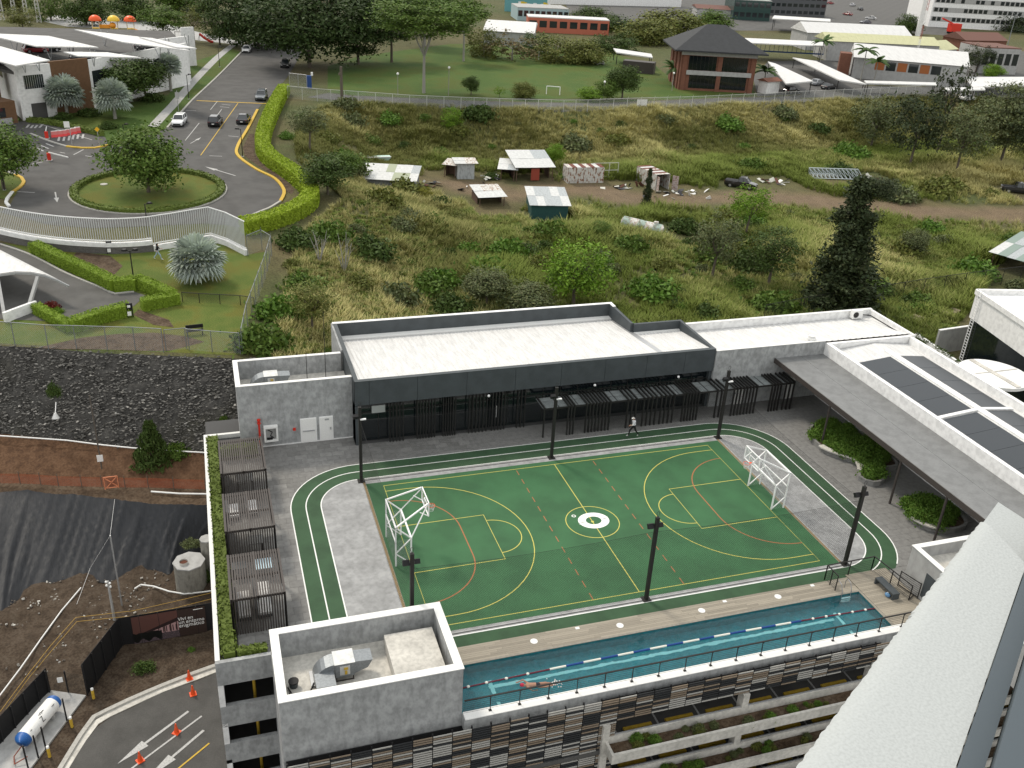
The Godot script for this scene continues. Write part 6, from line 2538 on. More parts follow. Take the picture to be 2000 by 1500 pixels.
func car(called: String, label: String, o: Dictionary, at: Vector3, turn: float, kind := "suv", group := "") -> Node3D:
	var t := thing(called, label, "pickup" if kind == "pickup" else "car", at, turn, group)
	var L := 4.4
	var W := 1.8
	var H := 1.62
	var belt := 0.95
	if kind == "sedan":
		H = 1.42
		belt = 0.88
		L = 4.5
	elif kind == "hatch":
		H = 1.5
		L = 4.0
		belt = 0.9
	elif kind == "pickup":
		H = 1.8
		L = 5.3
		belt = 1.08
	var hl := L * 0.5
	var hw := W * 0.5
	var c: Color = o.body
	var pm := mat("paint_%.3f_%.3f_%.3f" % [c.r, c.g, c.b], c, 0.3, {"coat": 0.8})
	# lower body: stations along the length with rounded plan and profile
	var st := [[-hl, 0.42, belt * 0.86,0.8], [-hl + 0.12,0.26, belt * 0.98,0.94], [-hl * 0.6,0.22, belt, 1.0], [0.0,0.22, belt, 1.0], [hl * 0.45,0.22, belt * 0.99,1.0], [hl * 0.75,0.22, belt * 0.9,0.97], [hl - 0.1,0.26, belt * 0.78,0.9], [hl, 0.4, belt * 0.66,0.74]]
	var b := mb()
	var prev := []
	for s in st:
		var w: float = hw * s[3]
		var ring := [V(s[0], s[1], -w * 0.9),V(s[0], lerpf(s[1], s[2], 0.45),-w),V(s[0], s[2] - 0.04,-w * 0.97),V(s[0], s[2], -w * 0.86),V(s[0], s[2] + 0.015,0),V(s[0], s[2], w * 0.86),V(s[0], s[2] - 0.04, w * 0.97),V(s[0], lerpf(s[1], s[2], 0.45), w),V(s[0], s[1], w * 0.9)]
		if prev:
			for k in 8:
				b.quad(prev[k], ring[k], ring[k + 1], prev[k + 1])
			b.quad(prev[8], ring[8], ring[0], prev[0])
		else:
			for k in 7:
				b.tri(ring[0], ring[k + 1], ring[k + 2])
		prev = ring
	for k in 7:
		b.tri(prev[0], prev[k + 2], prev[k + 1])
	if kind == "pickup":
		pass
	part(t, "body", b, pm, false)
	# cabin
	var x0 := -hl + 0.18
	var x1 := hl * 0.42
	var r0 := -hl + 0.55
	var r1 := hl * 0.08
	if kind == "sedan":
		x0 = -hl * 0.78
		r0 = -hl * 0.42
	elif kind == "pickup":
		x0 = -hl * 0.12
		r0 = -hl * 0.08
		x1 = hl * 0.55
		r1 = hl * 0.3
	var zb := hw * 0.88
	var zt := hw * 0.7
	b = mb()
	b.hexa([V(x0, belt - 0.02, zb),V(x1, belt - 0.02, zb),V(x1, belt - 0.02,-zb),V(x0, belt - 0.02,-zb),V(r0, H - 0.06, zt),V(r1, H - 0.06, zt),V(r1, H - 0.06,-zt),V(r0, H - 0.06,-zt)])
	part(t, "windows", b, m_("glass"), false)
	b = mb()
	b.hexa([V(r0 - 0.06, H - 0.08, zt + 0.03),V(r1 + 0.08, H - 0.08, zt + 0.03),V(r1 + 0.08, H - 0.08,-zt - 0.03),V(r0 - 0.06, H - 0.08,-zt - 0.03),V(r0 + 0.08, H, zt - 0.08),V(r1 - 0.1, H, zt - 0.08),V(r1 - 0.1, H, -zt + 0.08),V(r0 + 0.08, H, -zt + 0.08)])
	for s in [-1.0,1.0]:
		b.bar(V(x1, belt, zb * s),V(r1 + 0.04, H - 0.06, zt * s),0.07,0.05)
		b.bar(V(x0, belt, zb * s),V(r0 - 0.04, H - 0.06, zt * s),0.12,0.06)
		var xm := (x0 + x1) * 0.5
		b.bar(V(xm, belt, zb * s * 1.005),V((r0 + r1) * 0.5, H - 0.06, zt * s * 1.01),0.06,0.04)
	part(t, "roof", b, pm, false)
	if kind == "pickup":
		b = mb()
		b.span(V(-hl + 0.1, belt + 0.02,-hw * 0.75),V(x0 - 0.05, belt + 0.03, hw * 0.75))
		part(t, "load_bed", b, BK, false)
	# wheels
	if not car_shapes.has("tyre"):
		var wb := mb()
		wb.tube(V(0,0,-0.11),V(0,0,0.11),0.34,0.34,16)
		car_shapes["tyre"] = wb.mesh()
		wb = mb()
		wb.tube(V(0,0,-0.118),V(0,0,0.118),0.21,0.21,12)
		car_shapes["rim"] = wb.mesh()
		for q in [["head", 0.32,0.13], ["tail", 0.3,0.16], ["plate", 0.38,0.12]]:
			wb = mb()
			wb.box(Vector3.ZERO, V(0.05, q[2], q[1]))
			car_shapes[q[0]] = wb.mesh()
	for x in [-hl * 0.6, hl * 0.62]:
		for s in [-1.0,1.0]:
			var w := piece(t, "wheel", car_shapes["tyre"], m_("tyre"), X(V(x, 0.34,(hw - 0.08) * s)))
			piece(w, "rim", car_shapes["rim"], m_("rim"), Transform3D())
	for s in [-1.0,1.0]:
		piece(t, "headlight", car_shapes["head"], m_("lamp_white"), X(V(hl - 0.06, belt * 0.68, hw * 0.62 * s)))
		piece(t, "tail_light", car_shapes["tail"], m_("lamp_red"), X(V(-hl + 0.05, belt * 0.82, hw * 0.66 * s)))
	piece(t, "number_plate", car_shapes["plate"], WP, X(V(-hl - 0.005, belt * 0.6,0)))
	b = mb()
	b.box(V(hl - 0.03,0.42,0),V(0.09,0.2, W * 0.62))
	part(t, "grille", b, BK, false)
	for s in [-1.0,1.0]:
		b = mb()
		b.box(V(x1 - 0.12, belt + 0.08,(hw + 0.08) * s),V(0.12,0.13,0.16))
		part(t, "mirror", b, pm, false)
	return t

func lamp_post(label: String, at: Vector3, h: float, heads := 1, turn := 0.0) -> void:
	var t := thing("street_lamp", label, "street lamp", at, turn, "street lamps")
	var b := mb()
	b.tube(Vector3.ZERO, V(0, h, 0),0.07,0.05,8)
	part(t, "pole", b, DM, false)
	for k in heads:
		var s := 1.0 if k == 0 else -1.0
		b = mb()
		b.tube(V(0, h - 0.1,0),V(0.45 * s, h, 0),0.03,0.03,5)
		part(t, "arm", b, DM, false)
		b = mb()
		b.tube(V(0.5 * s, h + 0.02,0),V(0.5 * s, h + 0.16,0),0.36,0.2,12)
		part(t, "lamp_head", b, DM, false)
	b = mb()
	b.box(V(0,0.04,0),V(0.35,0.08,0.35))
	part(t, "base", b, CO, false)

# chain link fence along ground points
func link_fence(called: String, label: String, pts: Array, h: float, gap: float, pm: String, wm: String, arms := false, group := "chain link fences") -> void:
	var t := thing(called, label, "fence", pts[pts.size() / 2], 0.0, group)
	var post := mb()
	post.tube(V(0,-0.2,0),V(0, h, 0),0.04,0.04,6)
	if arms:
		post.tube(V(0, h, 0),V(0.0, h + 0.35,0.3),0.03,0.025,5)
	var pmesh := post.mesh()
	for i in pts.size() - 1:
		var a: Vector3 = pts[i]
		var z: Vector3 = pts[i + 1]
		var n := int(maxf(1, round(a.distance_to(z) / gap)))
		for k in n + (1 if i == pts.size() - 2 else 0):
			piece(t, "post", pmesh, m_(pm), X(a.lerp(z, float(k) / n) - t.position))
		for k in n:
			var p := a.lerp(z, float(k) / n)
			var q := a.lerp(z, float(k + 1) / n)
			var b := mb()
			b.quad(p + V(0,0.03,0), p + V(0, h, 0), q + V(0, h, 0), q + V(0,0.03,0), h * 6.0, p.distance_to(q) * 6.0)
			part(t, "wire_panel", b, m_(wm))
		var r := mb()
		r.tube(a + V(0, h, 0), z + V(0, h, 0),0.035,0.035,5)
		part(t, "top_rail", r, m_(pm))

# box building: front base corners A (left) to B (right), depth away behind; y from the lower corner
func block(t: Node3D, called: String, A: Vector3, B: Vector3, depth: float, y0: float, y1: float, m: Material) -> Array:
	var d := V(B.x - A.x, 0, B.z - A.z).normalized()
	var bk := V(d.z, 0,-d.x) * depth
	var p := [V(A.x, y0, A.z),V(B.x, y0, B.z),V(B.x, y0, B.z) + bk, V(A.x, y0, A.z) + bk]
	var b := mb()
	var all := p.duplicate()
	for q in p:
		all.append(q + V(0, y1 - y0,0))
	b.hexa(all)
	part(t, called, b, m)
	return p

# panel set on the face from A to B: u0..u1 along it (metres), v0..v1 height, out metres proud
func inset(t: Node3D, called: String, A: Vector3, B: Vector3, u0: float, u1: float, v0: float, v1: float, out: float, m: Material, thick := 0.06) -> MeshInstance3D:
	var d := V(B.x - A.x, 0, B.z - A.z).normalized()
	var nrm := V(-d.z, 0, d.x)
	var b := mb()
	var c := A + d * (u0 + u1) * 0.5 + V(0,(v0 + v1) * 0.5,0) + nrm * (out - thick * 0.5)
	b.box(c, V(u1 - u0, v1 - v0, thick), Basis(d, Vector3.UP, nrm))
	return part(t, called, b, m)

# residential side
func slab_roof(label: String, c: Array, posts: Array, ground: float) -> void:
	# thin white tilted roof on splayed struts; c: four top corners
	var t := thing("carport_roof", label, "carport", (c[0] + c[2]) * 0.5 * V(1,0,1) + V(0, ground, 0),0.0, "white carport roofs")
	var b := mb()
	var dn := V(0,-0.16,0)
	b.hexa([c[3] + dn, c[2] + dn, c[1] + dn, c[0] + dn, c[3], c[2], c[1], c[0]])
	part(t, "roof_panel", b, RW)
	for p in posts:
		b = mb()
		var foot: Vector3 = p
		b.tube(foot, V(lerpf(foot.x, c[0].x, 0.06), roof_y(c, foot), lerpf(foot.z, c[0].z, 0.06)),0.07,0.07,6)
		b.tube(foot, V(lerpf(foot.x, c[2].x, 0.08), roof_y(c, foot) + 0.1, lerpf(foot.z, c[2].z, 0.08)),0.07,0.07,6)
		part(t, "strut", b, GM)

func roof_y(c: Array, p: Vector3) -> float:
	var pl := Plane(c[0], c[1], c[2])
	var q = pl.intersects_ray(p + V(0,-50,0),Vector3.UP)
	return (q.y - 0.16) if q != null else c[0].y

func build_residential() -> void:
	var b: MB
	# two-storey parking house, deck on top
	var g := V(-48.72,3.92,-115.14)
	var y0 := g.y
	var deck := y0 + 7.2
	var t := thing("parking_house", "white parking house with brown piers and cars on its open roof", "building", g)
	var F0 := V(-48.37,3.95,-115.8)
	var F1 := V(-43.82,4.06,-119.04)
	var top := deck + 0.9
	# front white block
	block(t, "front_wall", F0, F1,0.35, y0 - 0.5, top, WH)
	var L0 := V(-53.35,4.45,-130.4)
	block(t, "left_wall", L0, F0 + V(-0.02,0,-0.02),0.35, y0 - 0.5, top, WH)
	inset(t, "window", F0, F1,1.1,4.2,4.6,6.6,0.03, m_("glass"))
	inset(t, "roller_door", F0, F1,1.6,4.0,0.0,2.4,0.03, m_("asphalt"))
	inset(t, "side_window", L0, F0,2.5,4.6,4.3,6.5,0.03, m_("glass"))
	for i in 9:
		inset(t, "louvre", F0, F1,1.15 + i * 0.34,1.2 + i * 0.34,4.62,6.58,0.06, GM)
	# brown pier and recessed white bays to the right
	var P0 := F1
	var P1 := V(-38.67,4.21,-123.21)
	var brown := mat("render_brown", Color(0.155,0.085,0.045),0.85, {"t1": "blotch", "s1": 0.3})
	block(t, "brown_pier", P0, P1,0.5, y0 - 0.5, top + 0.25, brown)
	var R1 := V(-23.42,4.54,-145.78)
	block(t, "side_wall", P1, R1,0.4, y0 - 0.5, deck + 0.85, WH)
	for i in 4:
		inset(t, "bay_window", P1, R1,0.6 + i * 5.4,4.6 + i * 5.4,3.4,6.0,0.03, m_("glass"))
	b = mb()
	b.prism(pack([P(L0.x - 6, L0.z), P(F0.x, F0.z - 0.3), P(F1.x, F1.z - 0.3), P(R1.x, R1.z - 0.3), P(R1.x - 3, R1.z - 26), P(L0.x - 20, L0.z - 44)]), deck - 0.4, deck, true)
	part(t, "roof_deck", b, m_("asphalt"))
	# curved white end walls
	var E0 := V(-28.34,4.53,-144.1)
	var E1 := V(-23.19,4.56,-149.75)
	block(t, "end_wall", E0, E1,0.4, y0 - 0.5, deck + 1.6, WH)
	block(t, "end_wall", V(-24.17,4.67,-167.15),V(-21.81,4.68,-168.62),0.4, y0 - 0.5, deck + 1.2, WH)
	inset(t, "end_window", E0, E1,2.2,4.4,2.6,4.2,0.05, m_("glass"))
	# brown left wing
	t = thing("brown_house", "brown and white gate house wing at the picture's left edge", "building", V(-50.2,3.85,-112.92))
	block(t, "wall", V(-53.7,3.77,-110.88),V(-48.92,3.9,-114.49),4.0, y0 - 0.5, y0 + 3.3, brown)
	block(t, "upper_wall", V(-55.07,4.09,-119.78),V(-51.67,4.12,-120.71),4.0, y0 + 3, y0 + 6.4, brown)
	inset(t, "window", V(-53.7,3.77,-110.88),V(-48.92,3.9,-114.49),1.0,4.3,1.2,2.6,0.03, m_("glass"))
	inset(t, "balcony_rail", V(-53.7,3.77,-110.88),V(-48.92,3.9,-114.49),0.5,5.0,0.1,1.1,0.3, GM)
	# carport roofs on the deck
	slab_roof("white carport roof nearest the palms, at the left edge", [V(-42.73,13.6,-111.42),V(-51.4,13.6,-125.8),V(-57.14,13.6,-121.7),V(-46.56,13.6,-105.72)], [V(-46.91,11.1,-115.78),V(-45.1,11.1,-117.34)], deck)
	slab_roof("white carport roof second from the left, long and tapered", [V(-36.91,13.8,-124.49),V(-45.63,13.8,-137.9),V(-56.62,13.8,-140.58),V(-46.1,13.8,-124.77)], [V(-44.69,11.1,-128.63),V(-41.34,11.1,-130),V(-50.56,11.1,-132.89)], deck)
	slab_roof("narrow white carport roof partly behind the dark tree", [V(-30.08,13.8,-113.49),V(-35.2,13.8,-118.7),V(-41.52,13.8,-118.73),V(-39.13,13.8,-114.46)], [V(-37.74,11.1,-122.35),V(-41.58,11.1,-128.25)], deck)
	slab_roof("longest white carport roof rising toward the playground", [V(-22.81,14,-120.03),V(-31.44,14,-137.42),V(-42.3,14,-146.23),V(-33.42,14,-129.62)], [V(-27.89,11.1,-131.49),V(-31.98,11.1,-135.52),V(-37.62,11.1,-146.94)], deck)
	slab_roof("small white carport roof at the far right end", [V(-21.82,14.2,-121.62),V(-28.91,14.2,-133.94),V(-31.01,14.2,-135.07),V(-24.9,14.2,-122.56)], [V(-26.5,11.1,-135.94),V(-23.01,11.1,-141.46)], deck)
	car("parked_car", "silver car under the leftmost carport roof", {"body": Color(0.4,0.42,0.44)}, V(-50.68,11.1,-123.84),0.4, "sedan", "cars on the parking roof")
	car("parked_car", "red car under the second carport roof", {"body": Color(0.25,0.02,0.025)}, V(-47.99,11.1,-137.36),0.4, "hatch", "cars on the parking roof")
	car("parked_car", "black car beside the red car on the parking roof", {"body": Color(0.015,0.015,0.017)}, V(-46.39,11.1,-138.76),0.5, "suv", "cars on the parking roof")
	car("parked_car", "black car under the narrow carport roof", {"body": Color(0.012,0.012,0.014)}, V(-39.51,11.1,-126.67),0.3, "suv", "cars on the parking roof")
	car("parked_car", "dark car parked under the longest carport roof", {"body": Color(0.03,0.032,0.035)}, V(-30.49,11.1,-142.81),0.9, "suv", "cars on the parking roof")
	# street cars (headings follow the street)
	var up := V(-12.02,4.78,-185.43) - V(-27.12,3.75,-110.2)
	var yaw := atan2(-up.z, up.x)
	car("white_car", "white SUV driving toward the roundabout at the left kerb", {"body": Color(0.72,0.73,0.74)}, V(-25.51,3.83,-112.46), yaw + PI, "suv", "cars on the street")
	car("black_car", "black hatchback in the middle of the street", {"body": Color(0.008,0.008,0.01)}, V(-20.08,3.81,-111.88), yaw, "suv", "cars on the street")
	car("dark_car", "dark grey sedan at the yellow kerb", {"body": Color(0.015,0.015,0.02)}, V(-15.64,3.86,-113.41), yaw, "sedan", "cars on the street")
	car("silver_car", "silver grey SUV near the top of the bright hedge", {"body": Color(0.10,0.115,0.13)}, V(-11.48,4.45,-130.66), yaw + PI, "suv", "cars on the street")
	car("black_car", "black SUV coming down under the big dark tree", {"body": Color(0.01,0.01,0.012)}, V(-3.69,4.67,-167.41), yaw + PI, "suv", "cars on the street")
	car("white_car", "small white car at the far end of the street", {"body": Color(0.7,0.7,0.7)}, V(-10.46,4.8,-188.78), yaw + PI, "hatch", "cars on the street")
	# lamps
	lamp_post("dark street lamp on the verge by the pavement, left of the street", V(-23.87,4.45,-130.85),4.15,1)
	lamp_post("dark street lamp on the grass near the far end of the pavement", V(-17.33,4.66,-166.79),3.98,1)
	lamp_post("dark street lamp inside the yellow kerb curve", V(-17.04,3.14,-92.74),3.92,1, PI)
	lamp_post("dark street lamp on the turning circle's near rim", V(-29.07,1.99,-59.84),3.95,1)
	lamp_post("dark twin-headed lamp rising out of the zigzag hedge", V(-30.29,1.58,-48.13),3,2)
	lamp_post("thin dark lamp at the left edge below the round tree", V(-46.15,2.68,-79.52),4.53,1)
	lamp_post("dark lamp post on the grass between the palm and the roundabout tree", V(-33.4,3.56,-104.84),1.88,1)
	# traffic signs, gate arms, barriers
	t = thing("warning_sign", "yellow diamond warning sign on a grey post at the kerb", "sign", V(-36.6,3.41,-100.32))
	b = mb()
	b.tube(t.position, t.position + V(0,2.6,0),0.05,0.05,6)
	part(t, "post", b, GM)
	b = mb()
	b.box(t.position + V(0,2.3,0.07),V(0.5,0.5,0.03), Basis(V(0,0,1), PI / 4))
	part(t, "plate", b, mat("sign_yellow", Color(0.75,0.42,0.02),0.5))
	t = thing("parking_sign", "white board sign on a post before the red barriers", "sign", V(-40.25,3.42,-100.85))
	b = mb()
	b.tube(t.position, t.position + V(0,3.1,0),0.05,0.05,6)
	part(t, "post", b, GM)
	b = mb()
	b.box(t.position + V(-0.3,2.9,0.07),V(0.75,0.85,0.04))
	part(t, "board", b, WP)
	t = thing("street_sign", "grey sign board on a tall post at the left pavement", "sign", V(-25.62,4.14,-121.35))
	b = mb()
	b.tube(t.position, t.position + V(0,3.4,0),0.05,0.05,6)
	part(t, "post", b, GM)
	b = mb()
	b.box(t.position + V(0,2.6,0.07),V(0.6,1.1,0.04))
	part(t, "board", b, CO)
	for q in [[V(-42.39,3.14,-92.64),V(-39.84,3.08,-91.16), "red barrier post with a lowered white gate arm by the turning circle"], [V(-43.91,3.55,-104.57),V(-44.41,3.73,-109.47), "red barrier post with a white box on a pole in the hatched bay"]]:
		t = thing("gate_barrier", q[2], "barrier", q[0], 0.0, "gate barriers")
		b = mb()
		b.span(q[0] + V(-0.22,0,-0.22), q[0] + V(0.22,1.05,0.22))
		part(t, "cabinet", b, m_("red"))
		b = mb()
		if q[0].distance_to(q[1]) > 2.5:
			b.bar(q[0] + V(0,1.15,0),V(q[1].x, q[0].y + 0.75, q[1].z),0.1,0.14)
		else:
			b.tube(q[0] + V(0.2,0,-0.3), q[0] + V(0.2,2.7,-0.3),0.06,0.06,6)
			b.span(q[0] + V(0.0,2.7,-0.45), q[0] + V(0.4,3.0,-0.15))
		part(t, "arm", b, WP)
		b = mb()
		b.span(q[0] + V(-0.35,0.0,-0.35), q[0] + V(0.35,0.12,0.35))
		part(t, "plinth", b, CO)
	var bar: Node3D = null
	for i in 6:
		var p: Vector3 = [V(-42.97,3.58,-105.41),V(-42.37,3.59,-105.67),V(-41.77,3.6,-105.94),V(-41.13,3.62,-106.51),V(-40.54,3.64,-107.09),V(-40.03,3.66,-107.68)][i]
		var lb: String = "red and white plastic road barrier in the hatched bay, " + ["leftmost", "second from left", "third from left", "third from right", "second from right", "rightmost"][i]
		if bar == null:
			bar = thing("plastic_barrier", lb, "barrier", p, 0.25, "plastic road barriers")
			b = mb()
			b.hexa([V(-0.45,0,0.28),V(0.45,0,0.28),V(0.45,0,-0.28),V(-0.45,0,-0.28),V(-0.45,0.35,0.12),V(0.45,0.35,0.12),V(0.45,0.35,-0.12),V(-0.45,0.35,-0.12)])
			part(bar, "foot", b, mat("barrier_red", Color(0.6,0.05,0.05),0.5), false)
			b = mb()
			b.box(V(0,0.6,0),V(0.86,0.5,0.18))
			part(bar, "shell", b, mat("barrier_pink", Color(0.62,0.2,0.19),0.5), false)
			b = mb()
			b.box(V(0,0.88,0),V(0.8,0.09,0.14))
			part(bar, "cap", b, WP, false)
		else:
			copy_of(bar, p, 0.25, lb)
	t = thing("manhole_cover", "pale round cover set in the turning circle lawn", "cover", V(-34.88,2.72,-80.74))
	b = mb()
	b.tube(t.position + V(0,0.05,0), t.position + V(0,0.12,0),0.45,0.45,14)
	part(t, "lid", b, CL)
	# small utility cabinet (blue) and gate at the street's upper right
	t = thing("blue_booth", "blue narrow booth beside the mesh gate at the bright hedge's top", "booth", V(-1.71,4.52,-142.05))
	b = mb()
	b.span(t.position + V(-0.45,0,-0.4), t.position + V(0.45,2.3,0.4))
	part(t, "body", b, paint("booth_blue", Color(0.02,0.06,0.2)))
	b = mb()
	b.span(t.position + V(0.45,2.3,-0.4), t.position + V(0.8,2.9,0.1))
	part(t, "sign_box", b, WP)
	link_fence("mesh_gate", "pale mesh gate between the street and the playing field road", [V(-5.27,4.52,-143.15),V(-2.23,4.51,-140.94)], 2.6,1.6, "grey_metal", "wire")
	# curved picket fence on a stone wall
	t = thing("picket_fence", "long curved white picket fence on a stone wall below the turning circle", "fence", V(-32.87,1.84,-55.74))
	var base := smooth([P(-47.64,-64.67),P(-44.19,-61.58),P(-41.44,-59.44),P(-38.78,-57.82),P(-36.19,-56.68),P(-32.87,-55.74),P(-30.07,-55.64),P(-28.53,-55.89)], 0.5)
	var base2 := pack([P(-28.53,-55.89),P(-27.49,-56.37),P(-26.44,-56.7),P(-24.3,-57.69),P(-22.54,-58.44),P(-20.82,-56.39),P(-19.01,-53.11)])
	b = mb()
	strip(b, base, 0.4,-0.3,0.75)
	part(t, "stone_wall", b, mat("field_stone", Color(0.20,0.19,0.18),0.9, {"t1": "stones", "s1": 0.5, "t2": "blotch", "s2": 0.2}))
	b = mb()
	strip(b, base, 0.46,0.753,1.2)
	part(t, "white_cap", b, WH)
	b = mb()
	strip(b, base2,0.4,-0.3,0.6)
	part(t, "white_plinth", b, WH)
	for run in [[base, 1.25,2.6], [base2,0.65,3.2]]:
		var pk := mb()
		pk.box(V(0, run[2] * 0.5,0),V(0.07, run[2], 0.05))
		var pkm := pk.mesh()
		var pts: PackedVector2Array = run[0]
		var acc := 0.0
		for i in pts.size() - 1:
			var l := pts[i].distance_to(pts[i + 1])
			while acc < l:
				var p := pts[i].lerp(pts[i + 1], acc / l)
				var d := pts[i + 1] - pts[i]
				piece(t, "picket", pkm, mat("picket_grey", Color(0.5,0.52,0.53),0.5), Transform3D(Basis(Vector3.UP, -d.angle()), on(p, run[1]) - t.position))
				acc += 0.24
			acc -= l
		for dy in [0.12, run[2] - 0.1]:
			b = mb()
			strip(b, pts, 0.09, run[1] + dy, run[1] + dy + 0.09)
			part(t, "rail", b, WM)
	# island and hedges
	hedge("ring_hedge", "low bright hedge ring round the turning circle lawn", circle(island, island_r - 0.2,52,-0.2, TAU - 0.25),0.9,0.55, "leaf_planter", INF, 0.14,30.0)
	var lime := smooth([P(-6.91,-136.15),P(-8.25,-129.68),P(-9.86,-121.66),P(-11.4,-113.58),P(-12.79,-105.55),P(-13.73,-98.49),P(-13.99,-93.34),P(-13.41,-88.16),P(-11.81,-82.95),P(-10.38,-77.34),P(-9.85,-72.83),P(-10.28,-69.3),P(-11.63,-66.25),P(-13.59,-63.81),P(-15.67,-61.87),P(-17.49,-60.68),P(-19.01,-60.18)], 1.0)
	hedge("lime_hedge", "tall bright lime hedge winding along the yellow kerb", lime, 2.0,1.75, "leaf_lime", INF, 0.13,60.0)
	hedge("zigzag_hedge", "clipped green hedge from the driveway end to the twin lamp", smooth([P(-40.28,-57.11),P(-37.35,-52.99),P(-34.17,-48.74),P(-31.88,-45.34)], 1.0),1.15,1.25, "leaf_hedge", INF, 0.08,130.0)
	hedge("zigzag_hedge", "short clipped hedge elbow below the twin lamp", pack([P(-31.88,-45.34),P(-30.15,-45.32),P(-29.89,-46.06)]),1.1,1.25, "leaf_hedge", INF, 0.08,130.0)
	hedge("zigzag_hedge", "clipped hedge running down from the twin lamp to the corner", pack([P(-29.89,-46.06),P(-28.35,-44.13),P(-26.47,-41.44)]),1.1,1.2, "leaf_hedge", INF, 0.08,130.0)
	hedge("zigzag_hedge", "clipped hedge stub pointing back toward the driveway", pack([P(-26,-41.36),P(-29.28,-40.23)]),1.0,1.1, "leaf_hedge", INF, 0.08,130.0)
	hedge("zigzag_hedge", "clipped hedge behind the dog-waste stand along the driveway foot", pack([P(-30.23,-39.45),P(-32.62,-38.27),P(-35.04,-36.51)]),1.1,1.2, "leaf_hedge", INF, 0.08,130.0)
	hedge("zigzag_hedge", "clipped hedge joining the croton bed to the driveway corner", pack([P(-38.36,-41.31),P(-36.96,-39.26),P(-35.12,-36.53)]),0.9,0.9, "leaf_hedge", INF, 0.08,130.0)
	hedge("verge_hedge", "low clipped hedge along the hatched parking bay", pack([P(-47.64,-115.1),P(-44.22,-113.3),P(-40.31,-109.57),P(-36.49,-105.63)]),1.0,0.7, "leaf_planter", INF, 0.16,26.0)
	plant("croton_bush", "dark red croton bush beside the arched canopy", V(-37.09,1.36,-41.91),V(0.95,0.85,0.8), "leaf_red", 1)
	plant("croton_bush", "green bush hugging the red croton", V(-36.56,1.33,-40.89),V(0.6,0.6,0.5), "leaf_bright", 2)
	# dog-waste stands
	for q in [[V(-32.86,1.84,-55.59), "black stand with white boxes in front of the stone wall"], [V(-30.25,1.25,-38.77), "black stand with white boxes at the end of the driveway hedge"]]:
		t = thing("waste_stand", q[1], "stand", q[0], 0.0, "dog-waste stands")
		b = mb()
		b.span(q[0] + V(-0.28,0,-0.06), q[0] + V(-0.2,1.4,0.02))
		b.span(q[0] + V(0.2,0,-0.06), q[0] + V(0.28,1.4,0.02))
		b.span(q[0] + V(-0.2,0.7,-0.05), q[0] + V(0.2,1.38,0.0))
		part(t, "frame", b, BK)
		b = mb()
		b.span(q[0] + V(-0.2,0.25,0.0), q[0] + V(0.12,0.6,0.2))
		b.span(q[0] + V(-0.15,1.0,0.003), q[0] + V(0.1,1.2,0.08))
		part(t, "white_box", b, WP)
	# park bench
	t = thing("park_bench", "dark bench on the lawn corner by the wire fence", "bench", V(-24.7,1.08,-33.91))
	var o := t.position
	b = mb()
	b.bar(o + V(-0.75,0.45,0), o + V(0.75,0.45,-0.15),0.45,0.06)
	part(t, "seat", b, BK)
	b = mb()
	b.bar(o + V(-0.75,0.75,-0.22), o + V(0.75,0.75,-0.37),0.06,0.35)
	part(t, "backrest", b, BK)
	for x in [-0.65,0.65]:
		b = mb()
		b.bar(o + V(x, 0,0.1), o + V(x, 0.43,0.1),0.07,0.07)
		b.bar(o + V(x, 0,-0.25), o + V(x, 0.8,-0.28),0.07,0.07)
		part(t, "leg", b, BK)
	# fences round the lower lawn
	link_fence("wire_fence", "low galvanised wire fence on top of the rock slope", [V(-42.15,1.13,-35.32),V(-39.27,1.1,-34.39),V(-36.59,1.06,-33.4),V(-34.34,1.04,-32.88),V(-31.87,1.02,-32.23),V(-29.6,1,-31.71),V(-27.31,1,-30.93)], 2.2,3.2, "galvanised", "wire")
	link_fence("wire_fence", "wire fence corner beside the park bench", [V(-27.11,1,-31.11),V(-25.43,1,-31.21),V(-25.22,1,-30.95),V(-23.34,1,-30.14),V(-21.04,1,-29.25)], 2.0,2.4, "galvanised", "wire")
	link_fence("wire_fence", "wire fence with outward arms from the picket fence down to the rock slope", [V(-18.91,1.75,-52.94),V(-17.28,1.8,-54.6),V(-16.41,1.73,-52.58),V(-17.63,1.51,-46.14),V(-19,1.29,-39.81),V(-20.09,1.11,-34.73),V(-20.87,1,-29.21)], 2.3,2.5, "galvanised", "wire", true)
	link_fence("wire_fence", "low dark wire fence crossing the lawn behind the hedge corner", [V(-25.68,1.35,-41.55),V(-24.14,1.33,-41.05),V(-22.28,1.31,-40.49),V(-20.42,1.29,-39.93),V(-19.18,1.27,-39.23)], 1.0,2.2, "dark_metal", "wire_dark")
	# arched canopy of the gate house
	t = thing("arched_canopy", "white arched entrance canopy on slanted grey columns at the left edge", "canopy", V(-40.62,1.35,-41.7))
	b = mb()
	var pa: Array = [V(-35.54,3.3,-42.8),V(-36.47,3.75,-43.25),V(-37.51,4.1,-43.71),V(-38.72,4.3,-44.05),V(-40,4.4,-44.13),V(-41.25,4.35,-43.92),V(-42.89,4.1,-43.39)]
	var back := V(-7.5,0.5,-10.5)
	for i in pa.size() - 1:
		var p: Vector3 = pa[i]
		var q: Vector3 = pa[i + 1]
		b.quad(p, q, q + back, p + back)
		b.quad(p + V(0,-0.12,0), q + V(0,-0.12,0), q + back + V(0,-0.12,0), p + back + V(0,-0.12,0))
	part(t, "shell", b, RW)
	b = mb()
	for i in pa.size() - 1:
		b.bar(pa[i] + V(0,-0.14,0.05), pa[i + 1] + V(0,-0.14,0.05),0.12,0.2)
	part(t, "edge_beam", b, GM)
